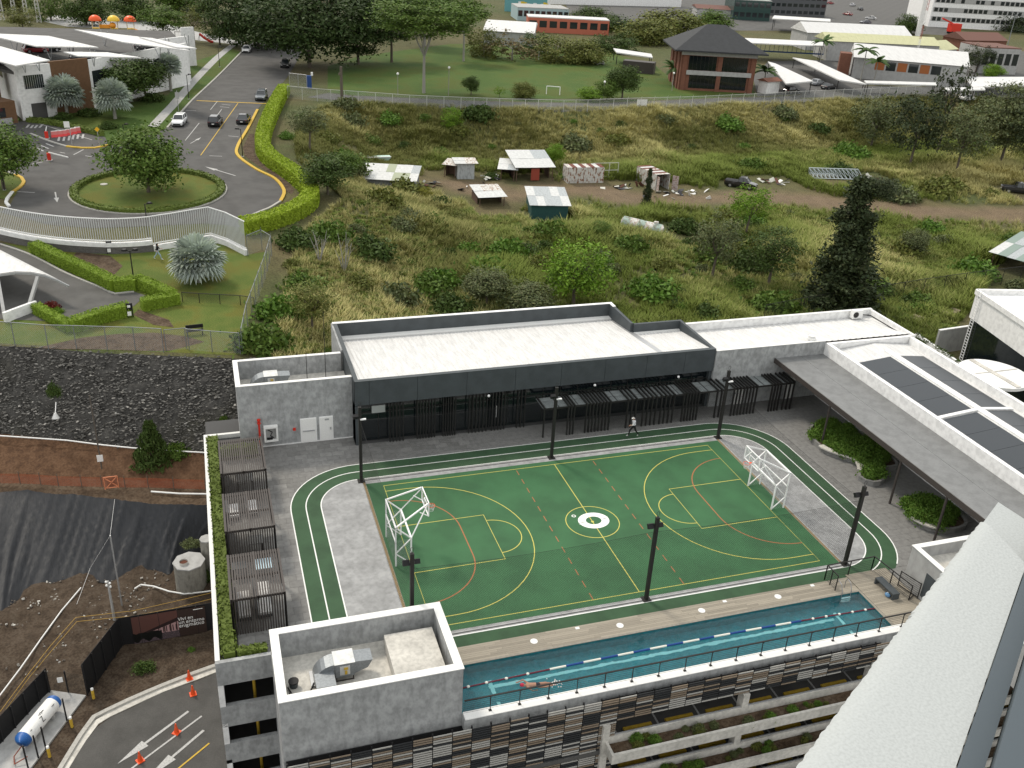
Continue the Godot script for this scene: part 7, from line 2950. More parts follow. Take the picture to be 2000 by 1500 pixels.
	for q in [[V(-38.95,1.9,-41.28),V(-38.14,3.9,-43.67)], [V(-40.79,1.9,-40.01),V(-41.41,4,-43.41)]]:
		b = mb()
		b.bar(q[0], q[1], 0.28,0.28)
		part(t, "column", b, CO)
	b = mb()
	b.bar(V(-38.37,1.36,-41.78) + V(0,0.45,0),V(-40.74,1.28,-39.47) + V(0,0.45,0),0.3,1.0)
	part(t, "plinth_wall", b, WH)
	# playground beyond the parking house
	playground()
	# trees and palms
	bismarck("silver fan palm in front of the white parking house corner", V(-42.34,4.03,-118.29),3.6,3.4)
	bismarck("silver fan palm on the lawn, second from the parking house corner", V(-35.23,3.98,-116.64),3.4,3.3)
	bismarck("silver fan palm at the far end of the parking house wall", V(-26.87,4.5,-138.82),4.4,2.6)
	bismarck("silver fan palm alone on the lower lawn behind the zigzag hedge", V(-24.07,1.52,-46.33),2.3,3.1)
	tree("roundabout_tree", "broad leafy tree on the turning circle lawn", V(-29.46,2.59,-76.9),9.2,5.6,4.7, "round", "leaf_mid", "", 0)
	tree("round_tree", "dense round tree at the left edge beside the turning circle", V(-46.26,2.69,-79.96),8.8,4.9,4.0, "round", "leaf_mid", "", 1)
	tree("wall_tree", "dark spreading tree against the parking house wall", V(-33.36,4.39,-128.45),8.2,6.6,3.6, "round", "leaf_dark", "", 2)
	tree("wall_tree", "dark lower crown at the right of the parking house tree", V(-31,4.46,-132.86),7.0,4.6,3.0, "round", "leaf_dark", "", 0)
	for q in [[V(-42.74,3.99,-116.93),1.6, "dark shrubs at the foot of the first silver palm"], [V(-38.93,4.05,-118.88),2.0, "dark shrub mass between the two silver palms"], [V(-35.9,3.77,-110.63),1.5, "grey green shrub below the second silver palm"], [V(-29.68,4.43,-129.59),2.2, "dark shrub under the wall tree's right side"]]:
		plant("verge_shrub", q[2], q[0], V(q[1], q[1] * 0.75, q[1]), "leaf_dark", rng.randi() % 3)

func playground() -> void:
	var t := thing("play_tower", "orange and yellow roofed play tower at the playground", "playground", V(-40.33,4.97,-217.85))
	var g := t.position
	for q in [[-4.2, "orange"], [0.0, "yellow"], [3.8, "orange"]]:
		var c := g + V(q[0], 0,0)
		var b := mb()
		for i in 4:
			b.bar(c + V(-0.8 if i % 2 else 0.8,0,-0.7 if i < 2 else 0.7), c + V(-0.8 if i % 2 else 0.8,3.0,-0.7 if i < 2 else 0.7),0.12,0.12)
		part(t, "posts", b, mat("play_cream", Color(0.6,0.5,0.35),0.5))
		b = mb()
		b.ball(c + V(0,3.0,0),V(1.5,1.35,1.4),10,4,0.0,0.5)
		part(t, "dome_roof", b, mat("play_orange", Color(0.75,0.10,0.02),0.4) if q[1] == "orange" else mat("play_yellow", Color(0.75,0.5,0.05),0.4))
		b = mb()
		b.box(c + V(0,1.3,0),V(1.7,0.15,1.5))
		part(t, "platform", b, mat("play_yellow", Color(0.75,0.5,0.05),0.4))
	var b := mb()
	b.ball(g + V(-0.3,2.0,0.4),V(0.8,0.75,0.7),10,6)
	b.bar(g + V(-3.4,1.7,0), g + V(-0.8,1.7,0),0.5,0.8)
	part(t, "crawl_tube", b, mat("play_amber", Color(0.75,0.3,0.03),0.4))
	b = mb()
	b.bar(g + V(4.6,1.3,0.4), g + V(7.2,0.2,1.6),0.7,0.1)
	part(t, "slide", b, mat("play_amber", Color(0.75,0.3,0.03),0.4))
	t = thing("red_slide", "red slide standing alone near the far end of the street", "slide", V(-19.61,4.89,-204.28))
	g = t.position
	b = mb()
	b.path([g + V(-0.8,1.9,-0.5), g + V(0.3,1.0,0), g + V(1.6,0.3,0.4), g + V(2.2,0.25,0.6)], 0.3,0.3,6)
	part(t, "chute", b, m_("red"))
	b = mb()
	b.bar(g + V(-0.9,0,-0.6), g + V(-0.8,2.2,-0.5),0.1,0.1)
	b.bar(g + V(-1.4,0,-0.6), g + V(-0.8,1.9,-0.5),0.1,0.1)
	part(t, "ladder", b, GM)
	t = thing("swing_frame", "dark wooden swing frame beside the red slide", "swing", V(-23.86,4.89,-204.72))
	g = t.position
	b = mb()
	for x in [-2.2,0.0,2.2]:
		b.tube(g + V(x, 0,-0.8), g + V(x, 2.3,0),0.07,0.07,5)
		b.tube(g + V(x, 0,0.8), g + V(x, 2.3,0),0.07,0.07,5)
	b.tube(g + V(-2.3,2.3,0), g + V(2.3,2.3,0),0.07,0.07,5)
	part(t, "frame", b, m_("trunk"))
	b = mb()
	for x in [-1.1,1.1]:
		b.box(g + V(x, 0.5,0),V(0.5,0.05,0.2))
		b.tube(g + V(x - 0.2,0.5,0), g + V(x - 0.2,2.3,0),0.01,0.01,3)
		b.tube(g + V(x + 0.2,0.5,0), g + V(x + 0.2,2.3,0),0.01,0.01,3)
	part(t, "seat", b, BK)
	# pylons of the small substation in the far left
	for q in [[V(-68.8,5.11,-240.86),V(-66.15,5.13,-243.67), "pale lattice portal at the far left corner"], [V(-62.46,5.09,-237.5),V(-59.74,5.09,-237.98), "second pale lattice portal right of the corner one"]]:
		t = thing("lattice_portal", q[2], "pylon", q[0], 0.0, "lattice portals")
		b = mb()
		for p in [q[0], q[1]]:
			var h := 9.0
			for k in 4:
				b.tube(p + V(-0.5 if k % 2 else 0.5,0,-0.5 if k < 2 else 0.5), p + V(-0.25 if k % 2 else 0.25, h, -0.25 if k < 2 else 0.25),0.08,0.06,4)
			for k in 9:
				b.tube(p + V(-0.48, k, 0.45), p + V(0.45, k + 1.0,0.45),0.05,0.05,4)
				b.tube(p + V(0.48, k, 0.45), p + V(-0.45, k + 1.0,0.45),0.05,0.05,4)
		part(t, "legs", b, mat("lattice", Color(0.5,0.5,0.46),0.6))
		b = mb()
		b.bar(q[0] + V(0,8.6,0), q[1] + V(0,8.6,0),0.3,0.4)
		part(t, "beam", b, mat("lattice", Color(0.5,0.5,0.46),0.6))

# vacant lot
func shed(called: String, label: String, A: Vector3, B: Vector3, depth: float, h0: float, h1: float, wall: Material, roofs: Array, over := 0.35) -> Node3D:
	var t := thing(called, label, "shed", (A + B) * 0.5,0.0, "sheds on the vacant lot")
	var y := minf(A.y, B.y) - 0.2
	var d := (B - A) * V(1,0,1)
	var L := d.length()
	d /= L
	var bk := V(d.z, 0,-d.x)
	if wall:
		block(t, "wall", A, B, depth, y, minf(A.y, B.y) + h0 - 0.1, wall)
	else:
		open_box(t, A, d, bk, L, depth, y, minf(A.y, B.y) + h0 - 0.1, mat("plank_brown", Color(0.11,0.07,0.05),0.9),0.3)
	var n := int(maxf(2, round(L / 1.1)))
	for i in n:
		for j in 2:
			var b := mb()
			var u0 := lerpf(-over, L + over, float(i) / n)
			var u1 := lerpf(-over, L + over, float(i + 1) / n) + 0.04
			var w0 := lerpf(-over, depth + over, j * 0.5)
			var w1 := lerpf(-over, depth + over, j * 0.5 + 0.5) + 0.05
			var lift := rng.randf() * 0.04 + j * 0.03
			var q := []
			for c in [[u0, w0], [u1, w0], [u1, w1], [u0, w1]]:
				q.append(V(A.x, minf(A.y, B.y), A.z) + d * c[0] + bk * c[1] + V(0, lerpf(h0, h1, c[1] / depth) + lift, 0))
			b.hexa([q[0] - V(0,0.04,0), q[1] - V(0,0.04,0), q[2] - V(0,0.04,0), q[3] - V(0,0.04,0), q[0], q[1], q[2], q[3]])
			part(t, "roof_sheet", b, roofs[rng.randi() % roofs.size()])
	return t

# back and side walls only, front left open; corner posts
func open_box(t: Node3D, A: Vector3, d: Vector3, bk: Vector3, L: float, depth: float, y0: float, y1: float, m: Material, frac: float) -> void:
	var h := V(0,(y1 - y0) * 0.5,0)
	var o := V(A.x, y0, A.z)
	for q in [[bk * depth, bk * depth + d * L], [bk * depth * frac, bk * depth], [d * L + bk * depth * frac, d * L + bk * depth]]:
		var b := mb()
		b.bar(o + q[0] + h, o + q[1] + h, 0.06, y1 - y0)
		part(t, "wall", b, m)
	for q in [Vector3.ZERO, d * L]:
		var b := mb()
		b.bar(o + q, o + q + h * 2.0,0.1,0.1)
		part(t, "post", b, m)

func container(label: String, A: Vector3, B: Vector3, depth: float, open: bool) -> void:
	var t := thing("shipping_container", label, "container", (A + B) * 0.5,0.0, "containers on the vacant lot")
	var y := minf(A.y, B.y)
	var m := m_("rusty_sheet")
	var L := ((B - A) * V(1,0,1)).length()
	var d := ((B - A) * V(1,0,1)).normalized()
	var bk := V(d.z, 0,-d.x)
	if open:
		open_box(t, A, d, bk, L, depth, y, y + 2.5, m, 0.0)
	else:
		block(t, "shell", A, B, depth, y, y + 2.5, m)
	var k := 0.15
	while k < L - 0.1 and not open:
		inset(t, "corrugation", A, B, k, k + 0.14,0.15,2.4,0.04, m, 0.05)
		k += 0.3
	for i in 8:
		var b := mb()
		var w := (L if not open else depth) / 8.0
		var c := V(A.x, y + 2.52 + rng.randf() * 0.02, A.z) + (d * (i + 0.5) * w + bk * depth * 0.5 if not open else bk * (i + 0.5) * w + d * L * 0.5)
		b.box(c, V(w * 0.98,0.03, depth) if not open else V(L, 0.03, w * 0.98), Basis(d, Vector3.UP, -bk))
		part(t, "roof_strip", b, [m, mat("rust_red", Color(0.14,0.05,0.035),0.9), m_("zinc_b"), mat("rust_red", Color(0.14,0.05,0.035),0.9)][i % 4])
	if open:
		for s in [0.0,1.0]:
			var b := mb()
			var h := A.lerp(B, s)
			h.y = y
			var o := h + (-bk * 0.9 + d * (0.6 if s > 0 else -0.15))
			b.bar(h.lerp(o, 0.5) + V(0,1.25,0), o + (o - h) * 0.05 + V(0,1.25,0) + (o - h) * 0.4,0.07,2.3)
			part(t, "door", b, mat("door_pale", Color(0.42,0.36,0.34),0.8, {"t1": "rust", "s1": 0.4}))

func heap(label: String, at: Vector3, r: float, n: int, cols: Array) -> void:
	var t := thing("scrap_heap", label, "scrap heap", at, 0.0, "scrap on the vacant lot")
	for i in n:
		var b := mb()
		var p := at + V(rng.randfn() * r, rng.randf() * 0.5, rng.randfn() * r * 0.6)
		b.box(p, V(rr(0.4,1.6),0.05, rr(0.2,0.9)), Basis(V(rng.randf() - 0.5,1, rng.randf() - 0.5).normalized(), rng.randf() * 6).rotated(Vector3.RIGHT, rr(-0.5,0.5)))
		part(t, "scrap_piece", b, cols[i % cols.size()])

func build_lot() -> void:
	var b: MB
	var z := m_("zinc")
	var zb := m_("zinc_b")
	var ru := m_("rusty_sheet")
	var teal := mat("tarp_teal", Color(0.02,0.07,0.065),0.8, {"t1": "blotch", "s1": 0.5})
	shed("long_shed", "long low shed with patched white metal roof at the lot's left end", V(-0.44,-1.9,-91.15),V(7.2,-1.9,-88.49),6.0,1.9,2.6, mat("plank_grey", Color(0.2,0.21,0.21),0.9, {"t1": "streak", "s1": V(0.6,0.2,0.6)}), [zb, zb, z, mat("roof_mossy", Color(0.33,0.36,0.26),0.8)])
	shed("tin_shed", "small grey tin shed with a rusty flat roof left of the big white roof", V(15.64,-1.7,-95.27),V(18.36,-1.71,-95.01),2.4,2.6,2.7, z, [ru, zb], 0.5)
	shed("lean_to", "low dark lean-to beside the small grey tin shed", V(13.93,-1.64,-96.81),V(15.37,-1.68,-95.85),2.0,2.1,2.4, null, [ru])
	shed("open_shed", "open shed with broad white metal roof and a red side panel", V(24.77,-1.8,-93.03),V(30.76,-1.81,-92.73),6.0,2.4,3.5, null, [zb, zb, z])
	inset(get_child(get_child_count() - 1), "red_panel", V(24.77,-1.8,-93.03),V(30.76,-1.81,-92.73),2.4,3.8,0.2,2.1,0.06, paint("faded_red", Color(0.25,0.05,0.03),0.8))
	shed("leaning_roof", "loose white metal sheets leaning left of the open shed", V(22.52,-1.76,-94.07),V(24.44,-1.79,-93.34),4.0,2.0,2.4, null, [zb, z], 0.6)
	shed("broken_shed", "broken shed with sagging white sheets in front of the lot", V(15.49,-2.29,-81.61),V(19.21,-2.29,-81.66),4.2,1.5,2.0, null, [zb, ru, zb])
	shed("green_shed", "square shed with grey metal roof and dark green tarp walls", V(21.37,-2.56,-75.47),V(26.54,-2.6,-74.39),6.2,2.2,3.0, teal, [z, z, zb])
	container("rusty white shipping container standing side-on with grooved wall", V(32.84,-1.87,-91.43),V(39.04,-1.88,-91.1),2.5, false)
	container("rusty white shipping container with its end doors open", V(46.06,-2.09,-86.31),V(48.56,-2.08,-86.6),6.0, true)
	var t := thing("pipe_frame", "white pipe gate frame leaning behind the rusty container", "frame", V(40.88,-1.81,-92.89))
	b = mb()
	var o := t.position
	for q in [[-3,0.3,1.6,0.3], [-3,2.6,1.6,2.6], [-3,0.3,-3,2.6], [1.6,0.3,1.6,2.6], [0,0.3,0,2.6], [-3,1.4,1.6,1.4]]:
		b.tube(o + V(q[0], q[1], -0.4), o + V(q[2], q[3], -0.4),0.05,0.05,5)
	part(t, "frame", b, mat("old_white", Color(0.5,0.5,0.45),0.7))
	# old tank lying in the grass
	var p0 := V(33.25,-2.8,-69.86) + V(0,0.9,0)
	var p1 := V(37.43,-2.96,-66.17) + V(0,0.7,0)
	t = thing("old_tank", "rusty white and green cylinder tank lying in tall grass", "tank", (p0 + p1) * 0.5 - V(0,0.8,0))
	for i in 5:
		b = mb()
		b.tube(p0.lerp(p1, i / 5.0), p0.lerp(p1,(i + 1) / 5.0),1.0,1.0,18, false)
		part(t, "shell_ring", b, [mat("tank_green", Color(0.30,0.38,0.34),0.7, {"t1": "rust", "s1": 0.25}), ru][i % 2])
	for e in [[p0, p1], [p1, p0]]:
		b = mb()
		var d: Vector3 = (e[0] - e[1]).normalized()
		b.tube(e[0], e[0] + d * 0.25,1.0,0.6,18)
		part(t, "end_cap", b, ru)
	b = mb()
	b.tube(p1.lerp(p0,0.15) + V(0,0.9,0), p1.lerp(p0,0.15) + V(0,1.25,0),0.35,0.35,10)
	part(t, "hatch", b, ru)
	car("black_pickup", "black pickup truck parked on the dirt track", {"body": Color(0.008,0.008,0.009)}, V(61.69,-2.09,-86.37),-0.75, "pickup")
	car("black_pickup", "dark pickup truck at the lot's far right edge", {"body": Color(0.014,0.015,0.017)}, V(111.76,-2.43,-78.41),-0.5, "pickup")
	# steel roof truss lying on the slope
	t = thing("steel_truss", "pale grey steel lattice truss lying on the grassy bank", "truss", V(82.06,-2,-88.41))
	var a := V(77.94,-1.96,-89.4) + V(0,0.2,0)
	var c := V(86.8,-2.03,-87.66) + V(0,0.2,0)
	b = mb()
	var prev := []
	for i in 13:
		var p := a.lerp(c, i / 12.0)
		var r := [p, p + V(0.3,0.3,-2.2), p + V(-0.6,1.5,-1.2)]
		if prev:
			for k in 3:
				b.tube(prev[k], r[k], 0.09,0.09,4)
				b.tube(prev[k], r[(k + 1) % 3], 0.06,0.06,4)
		for k in 3:
			b.tube(r[k], r[(k + 1) % 3], 0.06,0.06,4)
		prev = r
	part(t, "lattice", b, mat("truss_grey", Color(0.42,0.47,0.48),0.6))
	# odd white things
	t = thing("old_boat", "pale green and white trough lying above the long shed", "trough", V(4.78,-0.89,-105.2))
	o = t.position
	b = mb()
	b.hexa([o + V(-1.9,0.1,0.5), o + V(1.7,0.1,0.5), o + V(1.7,0.1,-0.6), o + V(-1.9,0.1,-0.6), o + V(-2.1,0.7,0.7), o + V(2.1,0.7,0.7), o + V(2.1,0.7,-0.8), o + V(-2.1,0.7,-0.8)])
	part(t, "hull", b, mat("pale_green", Color(0.45,0.6,0.53),0.6))
	b = mb()
	b.bar(o + V(-2.1,0.75,0.7), o + V(2.1,0.75,0.7),0.12,0.12)
	part(t, "rim", b, WP)
	var wh := [WP, mat("old_white", Color(0.5,0.5,0.45),0.7), mat("scrap_dark", Color(0.05,0.05,0.055),0.8)]
	var rd := [mat("scrap_red", Color(0.12,0.055,0.04),0.9), mat("old_white", Color(0.5,0.5,0.45),0.7), mat("scrap_dark", Color(0.05,0.05,0.055),0.8)]
	heap("white scraps heaped between the tin shed and the open shed", V(20.02,-1.75,-94.31),1.2,9, wh)
	heap("dry branches and scrap right of the long shed", V(10.43,-1.82,-92.56),1.2,9, rd)
	heap("white scrap boards on the grass near the broken shed", V(14.71,-1.95,-89.53),1.3,6, wh)
	heap("reddish scrap sheets left of the open-door container", V(41.72,-2.01,-88.1),1.6,14, rd)
	heap("white scraps right of the open-door container", V(49.81,-2.15,-84.86),1.6,12, wh)
	heap("pale scraps along the dirt track below the container", V(48.12,-2.24,-82.93),2.5,10, wh)
	heap("scrap metal right of the black pickup", V(67.51,-1.99,-88.63),1.4,10, rd)
	heap("white pieces on the track right of the pickup", V(69.48,-2.05,-87.29),1.0,5, wh)
	heap("junk in the grass right of the old tank", V(41.41,-2.89,-67.75),1.2,9, wh)
	heap("dark junk beside the steel truss", V(89.32,-2,-88.33),1.5,10, rd)
	# wooden posts and wire
	t = thing("timber_post", "lone thick timber pole at the fence above the bank", "pole", V(2.27,4.32,-126.57))
	b = mb()
	b.tube(t.position - V(0,0.3,0), t.position + V(0,6.44,0),0.28,0.24,8)
	part(t, "shaft", b, m_("trunk"))
	b = mb()
	b.box(t.position + V(-0.3,5.2,0.1),V(0.35,0.4,0.3))
	part(t, "crossarm_stub", b, m_("trunk"))
	link_fence("bank_fence", "long pale wire fence on top of the bank, left half", [V(-6.8,4.45,-131.57),V(-1.83,4.4,-128.74),V(5.21,4.32,-126.52),V(14.16,4.05,-124.29),V(23.34,3.95,-122.61),V(32.77,3.87,-121.23),V(42.67,3.74,-120.59),V(49.95,3.78,-120.61)], 2.2,2.7, "zinc_b", "wire")
	link_fence("bank_fence", "long pale wire fence with bent post tips on top of the bank, right half", [V(49.95,3.78,-120.61),V(58.72,3.91,-121.14),V(70.34,3.93,-122.25),V(82.8,4.06,-123.91),V(96.32,4.2,-126.24),V(114.94,4.26,-129.08),V(133.9,4.4,-132.43)], 2.3,2.8, "zinc_b", "wire", true)
	link_fence("bank_fence", "pale wire fence among the dark trees at the far right", [V(133.9,4.4,-132.43),V(147.83,4.03,-131.78),V(164.4,3.53,-131.71)], 2.3,3.0, "zinc_b", "wire", true)
	link_fence("dark_fence", "dark wire fence climbing behind the rear wing", [V(36.73,-4.19,-37.58),V(42.16,-4.14,-38.62),V(48.59,-4.1,-39.74),V(54.95,-4.07,-40.36),V(61.92,-4.02,-41.43),V(69,-3.99,-42.26),V(78.94,-3.95,-43.09)], 2.3,3.0, "dark_metal", "wire_dark")
	t = thing("fence_notice", "blank white board hung on the bank fence", "sign", V(59.04,3.96,-121.39))
	b = mb()
	b.box(t.position + V(0,1.15,0.1),V(2.1,1.5,0.05))
	part(t, "board", b, WP)
	b = mb()
	b.box(t.position + V(0,1.95,0.1),V(2.15,0.05,0.07))
	part(t, "top_strip", b, GM)

# school, far town, neighbour
func gable(t: Node3D, called: String, p: Array, y: float, rise: float, m: Material, over := 0.4) -> void:
	# ridge parallel to p[0]-p[1]
	var d: Vector3 = (p[1] - p[0]).normalized()
	var bk: Vector3 = (p[3] - p[0]).normalized()
	var q := [p[0] - d * over - bk * over, p[1] + d * over - bk * over, p[2] + d * over + bk * over, p[3] - d * over + bk * over]
	for i in 4:
		q[i].y = y
	var r0: Vector3 = (q[0] + q[3]) * 0.5 + V(0, rise, 0)
	var r1: Vector3 = (q[1] + q[2]) * 0.5 + V(0, rise, 0)
	var b := mb()
	b.quad(q[0], r0, r1, q[1])
	b.quad(q[2], r1, r0, q[3])
	b.tri(q[3], r0, q[0])
	b.tri(q[1], r1, q[2])
	part(t, called, b, m)

func walkway(label: String, c: Array, drop: float, group := "school walkway roofs") -> void:
	var t := thing("walkway_roof", label, "canopy", (c[0] + c[2]) * 0.5 - V(0, drop, 0),0.0, group)
	var b := mb()
	var dn := V(0,-0.25,0)
	b.hexa([c[3] + dn, c[2] + dn, c[1] + dn, c[0] + dn, c[3], c[2], c[1], c[0]])
	part(t, "roof_panel", b, RW)
	for p in c:
		b = mb()
		var q: Vector3 = p.lerp((c[0] + c[2]) * 0.5,0.06)
		b.tube(q - V(0, drop + 0.3,0), q - V(0,0.2,0),0.1,0.1,5)
		part(t, "post", b, DM)

func house(called: String, label: String, A: Vector3, B: Vector3, depth: float, h: float, wall: Material, roof: Material, rise: float, wins := 0, rows := 1, group := "") -> Node3D:
	var t := thing(called, label, "building", (A + B) * 0.5,0.0, group)
	var y := minf(A.y, B.y)
	var p := block(t, "wall", A, B, depth, y - 0.5, y + h, wall)
	if rise > 0:
		gable(t, "roof", p, y + h, rise, roof)
	else:
		var b := mb()
		var e := []
		for q in p:
			e.append(V(q.x, y + h + 0.003, q.z))
		var f := []
		for q in e:
			f.append(q + V(0,0.25,0))
		b.hexa(e + f)
		part(t, "roof", b, roof)
	var L := ((B - A) * V(1,0,1)).length()
	for r in rows:
		for i in wins:
			var w := L / wins
			var fr := inset(t, "window", A, B, i * w + w * 0.14,(i + 1) * w - w * 0.14, h * (r + 0.35) / rows, h * (r + 0.8) / rows, 0.04, m_("glass"))
	return t

func build_school() -> void:
	var b: MB
	var br := m_("brick")
	# brick block with dark hip roof
	var A := V(76.51,4.51,-140.47)
	var B := V(91.75,4.48,-135.54)
	var t := thing("brick_school", "two-storey brick building with dark hipped roof beside the playing field", "building", (A + B) * 0.5)
	var h := 8.29
	var p := block(t, "core_wall", A, B, 15.0, A.y - 0.5, A.y + h, br)
	var L := ((B - A) * V(1,0,1)).length()
	for r in [[0.5,3.2], [4.2, h - 1.2]]:
		for k in 2:
			var u0 := L * (0.1 + 0.42 * k) if r[0] > 3 else L * (0.13 + 0.4 * k)
			inset(t, "window", A, B, u0, u0 + L * 0.37, r[0], r[1], 0.04, m_("dark_glass"))
			for i in 7:
				inset(t, "mullion", A, B, u0 + L * 0.37 * i / 7.0, u0 + L * 0.37 * i / 7.0 + 0.06, r[0], r[1], 0.08, DM)
	inset(t, "concrete_band", A, B, L * 0.08, L * 0.95,3.25,4.15,0.35, CO, 0.4)
	inset(t, "eaves_band", A, B, -0.1, L + 0.1, h - 1.1, h - 0.1,0.12, CO, 0.2)
	for u in [0.02,0.49,0.93]:
		inset(t, "brick_pier", A, B, L * u, L * u + 0.9,0.0, h - 1.15,0.3, br, 0.4)
	var d: Vector3 = (p[1] - p[0]).normalized()
	var bk: Vector3 = (p[3] - p[0]).normalized()
	for i in 3:
		b = mb()
		var c: Vector3 = p[0] + bk * (2.0 + i * 4.5) - d * 0.15
		b.box(V(c.x, A.y + h * 0.45, c.z),V(0.3, h * 0.9,1.2), Basis(d, Vector3.UP, -bk))
		part(t, "side_pier", b, br)
	b = mb()
	var q := [p[0] - d * 1.8 - bk * 1.8, p[1] + d * 1.8 - bk * 1.8, p[2] + d * 1.8 + bk * 1.8, p[3] - d * 1.8 + bk * 1.8]
	for i in 4:
		q[i].y = A.y + h
	var c0: Vector3 = (q[0] + q[2]) * 0.5 - d * 2.0 + V(0,4.6,0)
	var c1: Vector3 = (q[0] + q[2]) * 0.5 + d * 2.0 + V(0,4.6,0)
	b.quad(q[0], c0, c1, q[1])
	b.quad(q[2], c1, c0, q[3])
	b.tri(q[3], c0, q[0])
	b.tri(q[1], c1, q[2])
	part(t, "hip_roof", b, m_("roof_dark"))
	b = mb()
	for i in 4:
		b.bar(q[i] - V(0,0.1,0), q[(i + 1) % 4] - V(0,0.1,0),0.2,0.3)
	part(t, "gutter", b, m_("roof_dark"))
	walkway("flat white walkway roof at the brick building's left corner", [V(82.6,7.6,-166.73),V(85.19,7.6,-173.05),V(79.17,7.6,-182.71),V(76.7,7.6,-175.05)], 3.2)
	block(get_child(get_child_count() - 1), "lobby_wall", V(73.72,4.65,-164.08),V(79.74,4.62,-159.88),3.0,4.0,7.2, m_("brown_metal"))
	# white school halls
	var cw := CO
	t = house("school_hall", "long school hall with white ribbed gable roof and orange panels", V(132.49,4.6,-156.81),V(154.25,4.52,-142.61),14.0,5.0, cw, RW, 2.6,0)
	for i in 6:
		inset(t, "orange_panel" if i % 2 == 0 else "window", V(132.49,4.6,-156.81),V(154.25,4.52,-142.61),5.0 + i * 2.6,7.2 + i * 2.6,2.4,4.4,0.05, paint("panel_orange", Color(0.3,0.1,0.03)) if i % 2 == 0 else m_("glass"))
	house("school_hall", "far school hall with mossy yellow ribbed roof", V(144.94,4.78,-185.81),V(175.89,4.73,-178.28),10.0,5.2, cw, mat("roof_moss", Color(0.50,0.50,0.30),0.7, {"t1": "streak", "s1": V(0.4,0.05,0.05)}),1.8)
	house("school_hall", "far white gabled hall behind the mossy roof", V(151.77,4.9,-206.22),V(184.1,4.87,-200.38),12.0,5.0, cw, RW, 2.5)
	house("school_hall", "small white hip roofed hall at the mossy roof's right end", V(175.89,4.73,-178.28),V(185.91,4.76,-182.52),8.0,4.0, cw, mat("roof_moss", Color(0.50,0.50,0.30),0.7),2.0)
	t = house("brick_annex", "low brick annex with orange panels at the right edge", V(179.22,4.66,-165.27),V(189.68,4.64,-163.07),12.0,6.5, cw, mat("roof_brown", Color(0.14,0.07,0.055),0.85),0.0,5,1)
	house("brick_annex", "far brown roofed house behind the right annex", V(207.33,4.88,-203.24),V(223.58,4.88,-203.39),10.0,4.0, br, mat("roof_brown", Color(0.14,0.07,0.055),0.85),2.0)
	house("kiosk", "orange roofed ticket kiosk at the school gate", V(94.93,4.47,-134.91),V(98.74,4.48,-136.11),2.5,2.6, WH, m_("brick"),0.6)
	house("brick_porch", "small brick porch block left of the long hall", V(130.4,4.62,-159.8),V(132.68,4.61,-158.33),4.0,5.2, br, m_("brick"),0.0)
	walkway("white walkway roof with blue railing right of the brick building", [V(137.92,9.5,-177.68),V(144.63,9.5,-187.94),V(122.81,9.5,-192.99),V(117.04,9.5,-182.6)], 4.8)
	var wr: Node3D = get_child(get_child_count() - 1)
	b = mb()
	for i in 18:
		var x := V(120.41,7,-187.29).lerp(V(140.48,7,-181.03), i / 17.0)
		b.tube(x, x + V(0,1.8,0),0.06,0.06,4)
	b.bar(V(120.41,7,-187.29),V(140.48,7,-181.03),0.2,0.35)
	part(wr, "blue_railing", b, paint("rail_blue", Color(0.02,0.06,0.16)))
	walkway("white slanting walkway roof over the school car park", [V(117.6,7.2,-131.56),V(114.54,7.2,-136.97),V(125.41,7.2,-172.7),V(128.4,7.2,-166.58)], 2.8)
	walkway("white triangular canopy beside the orange kiosk", [V(105.68,7.4,-134.17),V(96.65,7.4,-130.73),V(112.28,7.4,-163.3),V(112.36,7.4,-159.93)], 3.0)
	walkway("white low walkway roof in front of the long hall", [V(136.68,7,-131.63),V(139.34,7,-135.14),V(121.63,7,-137.66),V(119.59,7,-134.17)], 2.8)
	walkway("white low walkway roof at the far right of the hall", [V(144.88,7,-125.64),V(147.51,7,-128.99),V(135.93,7,-128.26),V(133.83,7,-124.98)], 2.8)
	walkway("white flat canopy at the right edge before the annex", [V(168.63,7,-132.65),V(178.5,7,-144.15),V(155.19,7,-143.55),V(144.33,7,-128.97)], 2.6)
	car("parked_car", "silver car nearest the triangular canopy in the school car park", {"body": Color(0.3,0.32,0.34)}, V(115.58,4.54,-146.5),0.5, "sedan", "school car park cars")
	car("parked_car", "dark car in front of the silver one in the school car park", {"body": Color(0.03,0.03,0.035)}, V(115.12,4.51,-141.15),0.4, "sedan", "school car park cars")
	car("parked_car", "black car beside the kiosk in the school car park", {"body": Color(0.012,0.012,0.014)}, V(101.98,4.48,-136.09),0.3, "hatch", "school car park cars")
	car("parked_car", "white car under the trees at the right of the school road", {"body": Color(0.6,0.6,0.6)}, V(145.25,3.76,-130.75),0.2, "hatch", "school car park cars")
	# goals and tables on the field
	for s in [[V(44.46,4.48,-135.27),V(46.9,4.47,-134.13),1.6, "white goal frame at the near edge of the playing field"], [V(59.11,4.76,-182.24),V(62.1,4.75,-180.76),1.9, "white goal frame at the far edge of the playing field"]]:
		t = thing("field_goal", s[3], "goal", s[0], 0.0, "goals of the field")
		b = mb()
		b.bar(s[0], s[0] + V(0, s[2], 0),0.12,0.12)
		b.bar(s[1], s[1] + V(0, s[2], 0),0.12,0.12)
		b.bar(s[0] + V(0, s[2], 0), s[1] + V(0, s[2], 0),0.12,0.12)
		part(t, "frame", b, WM)
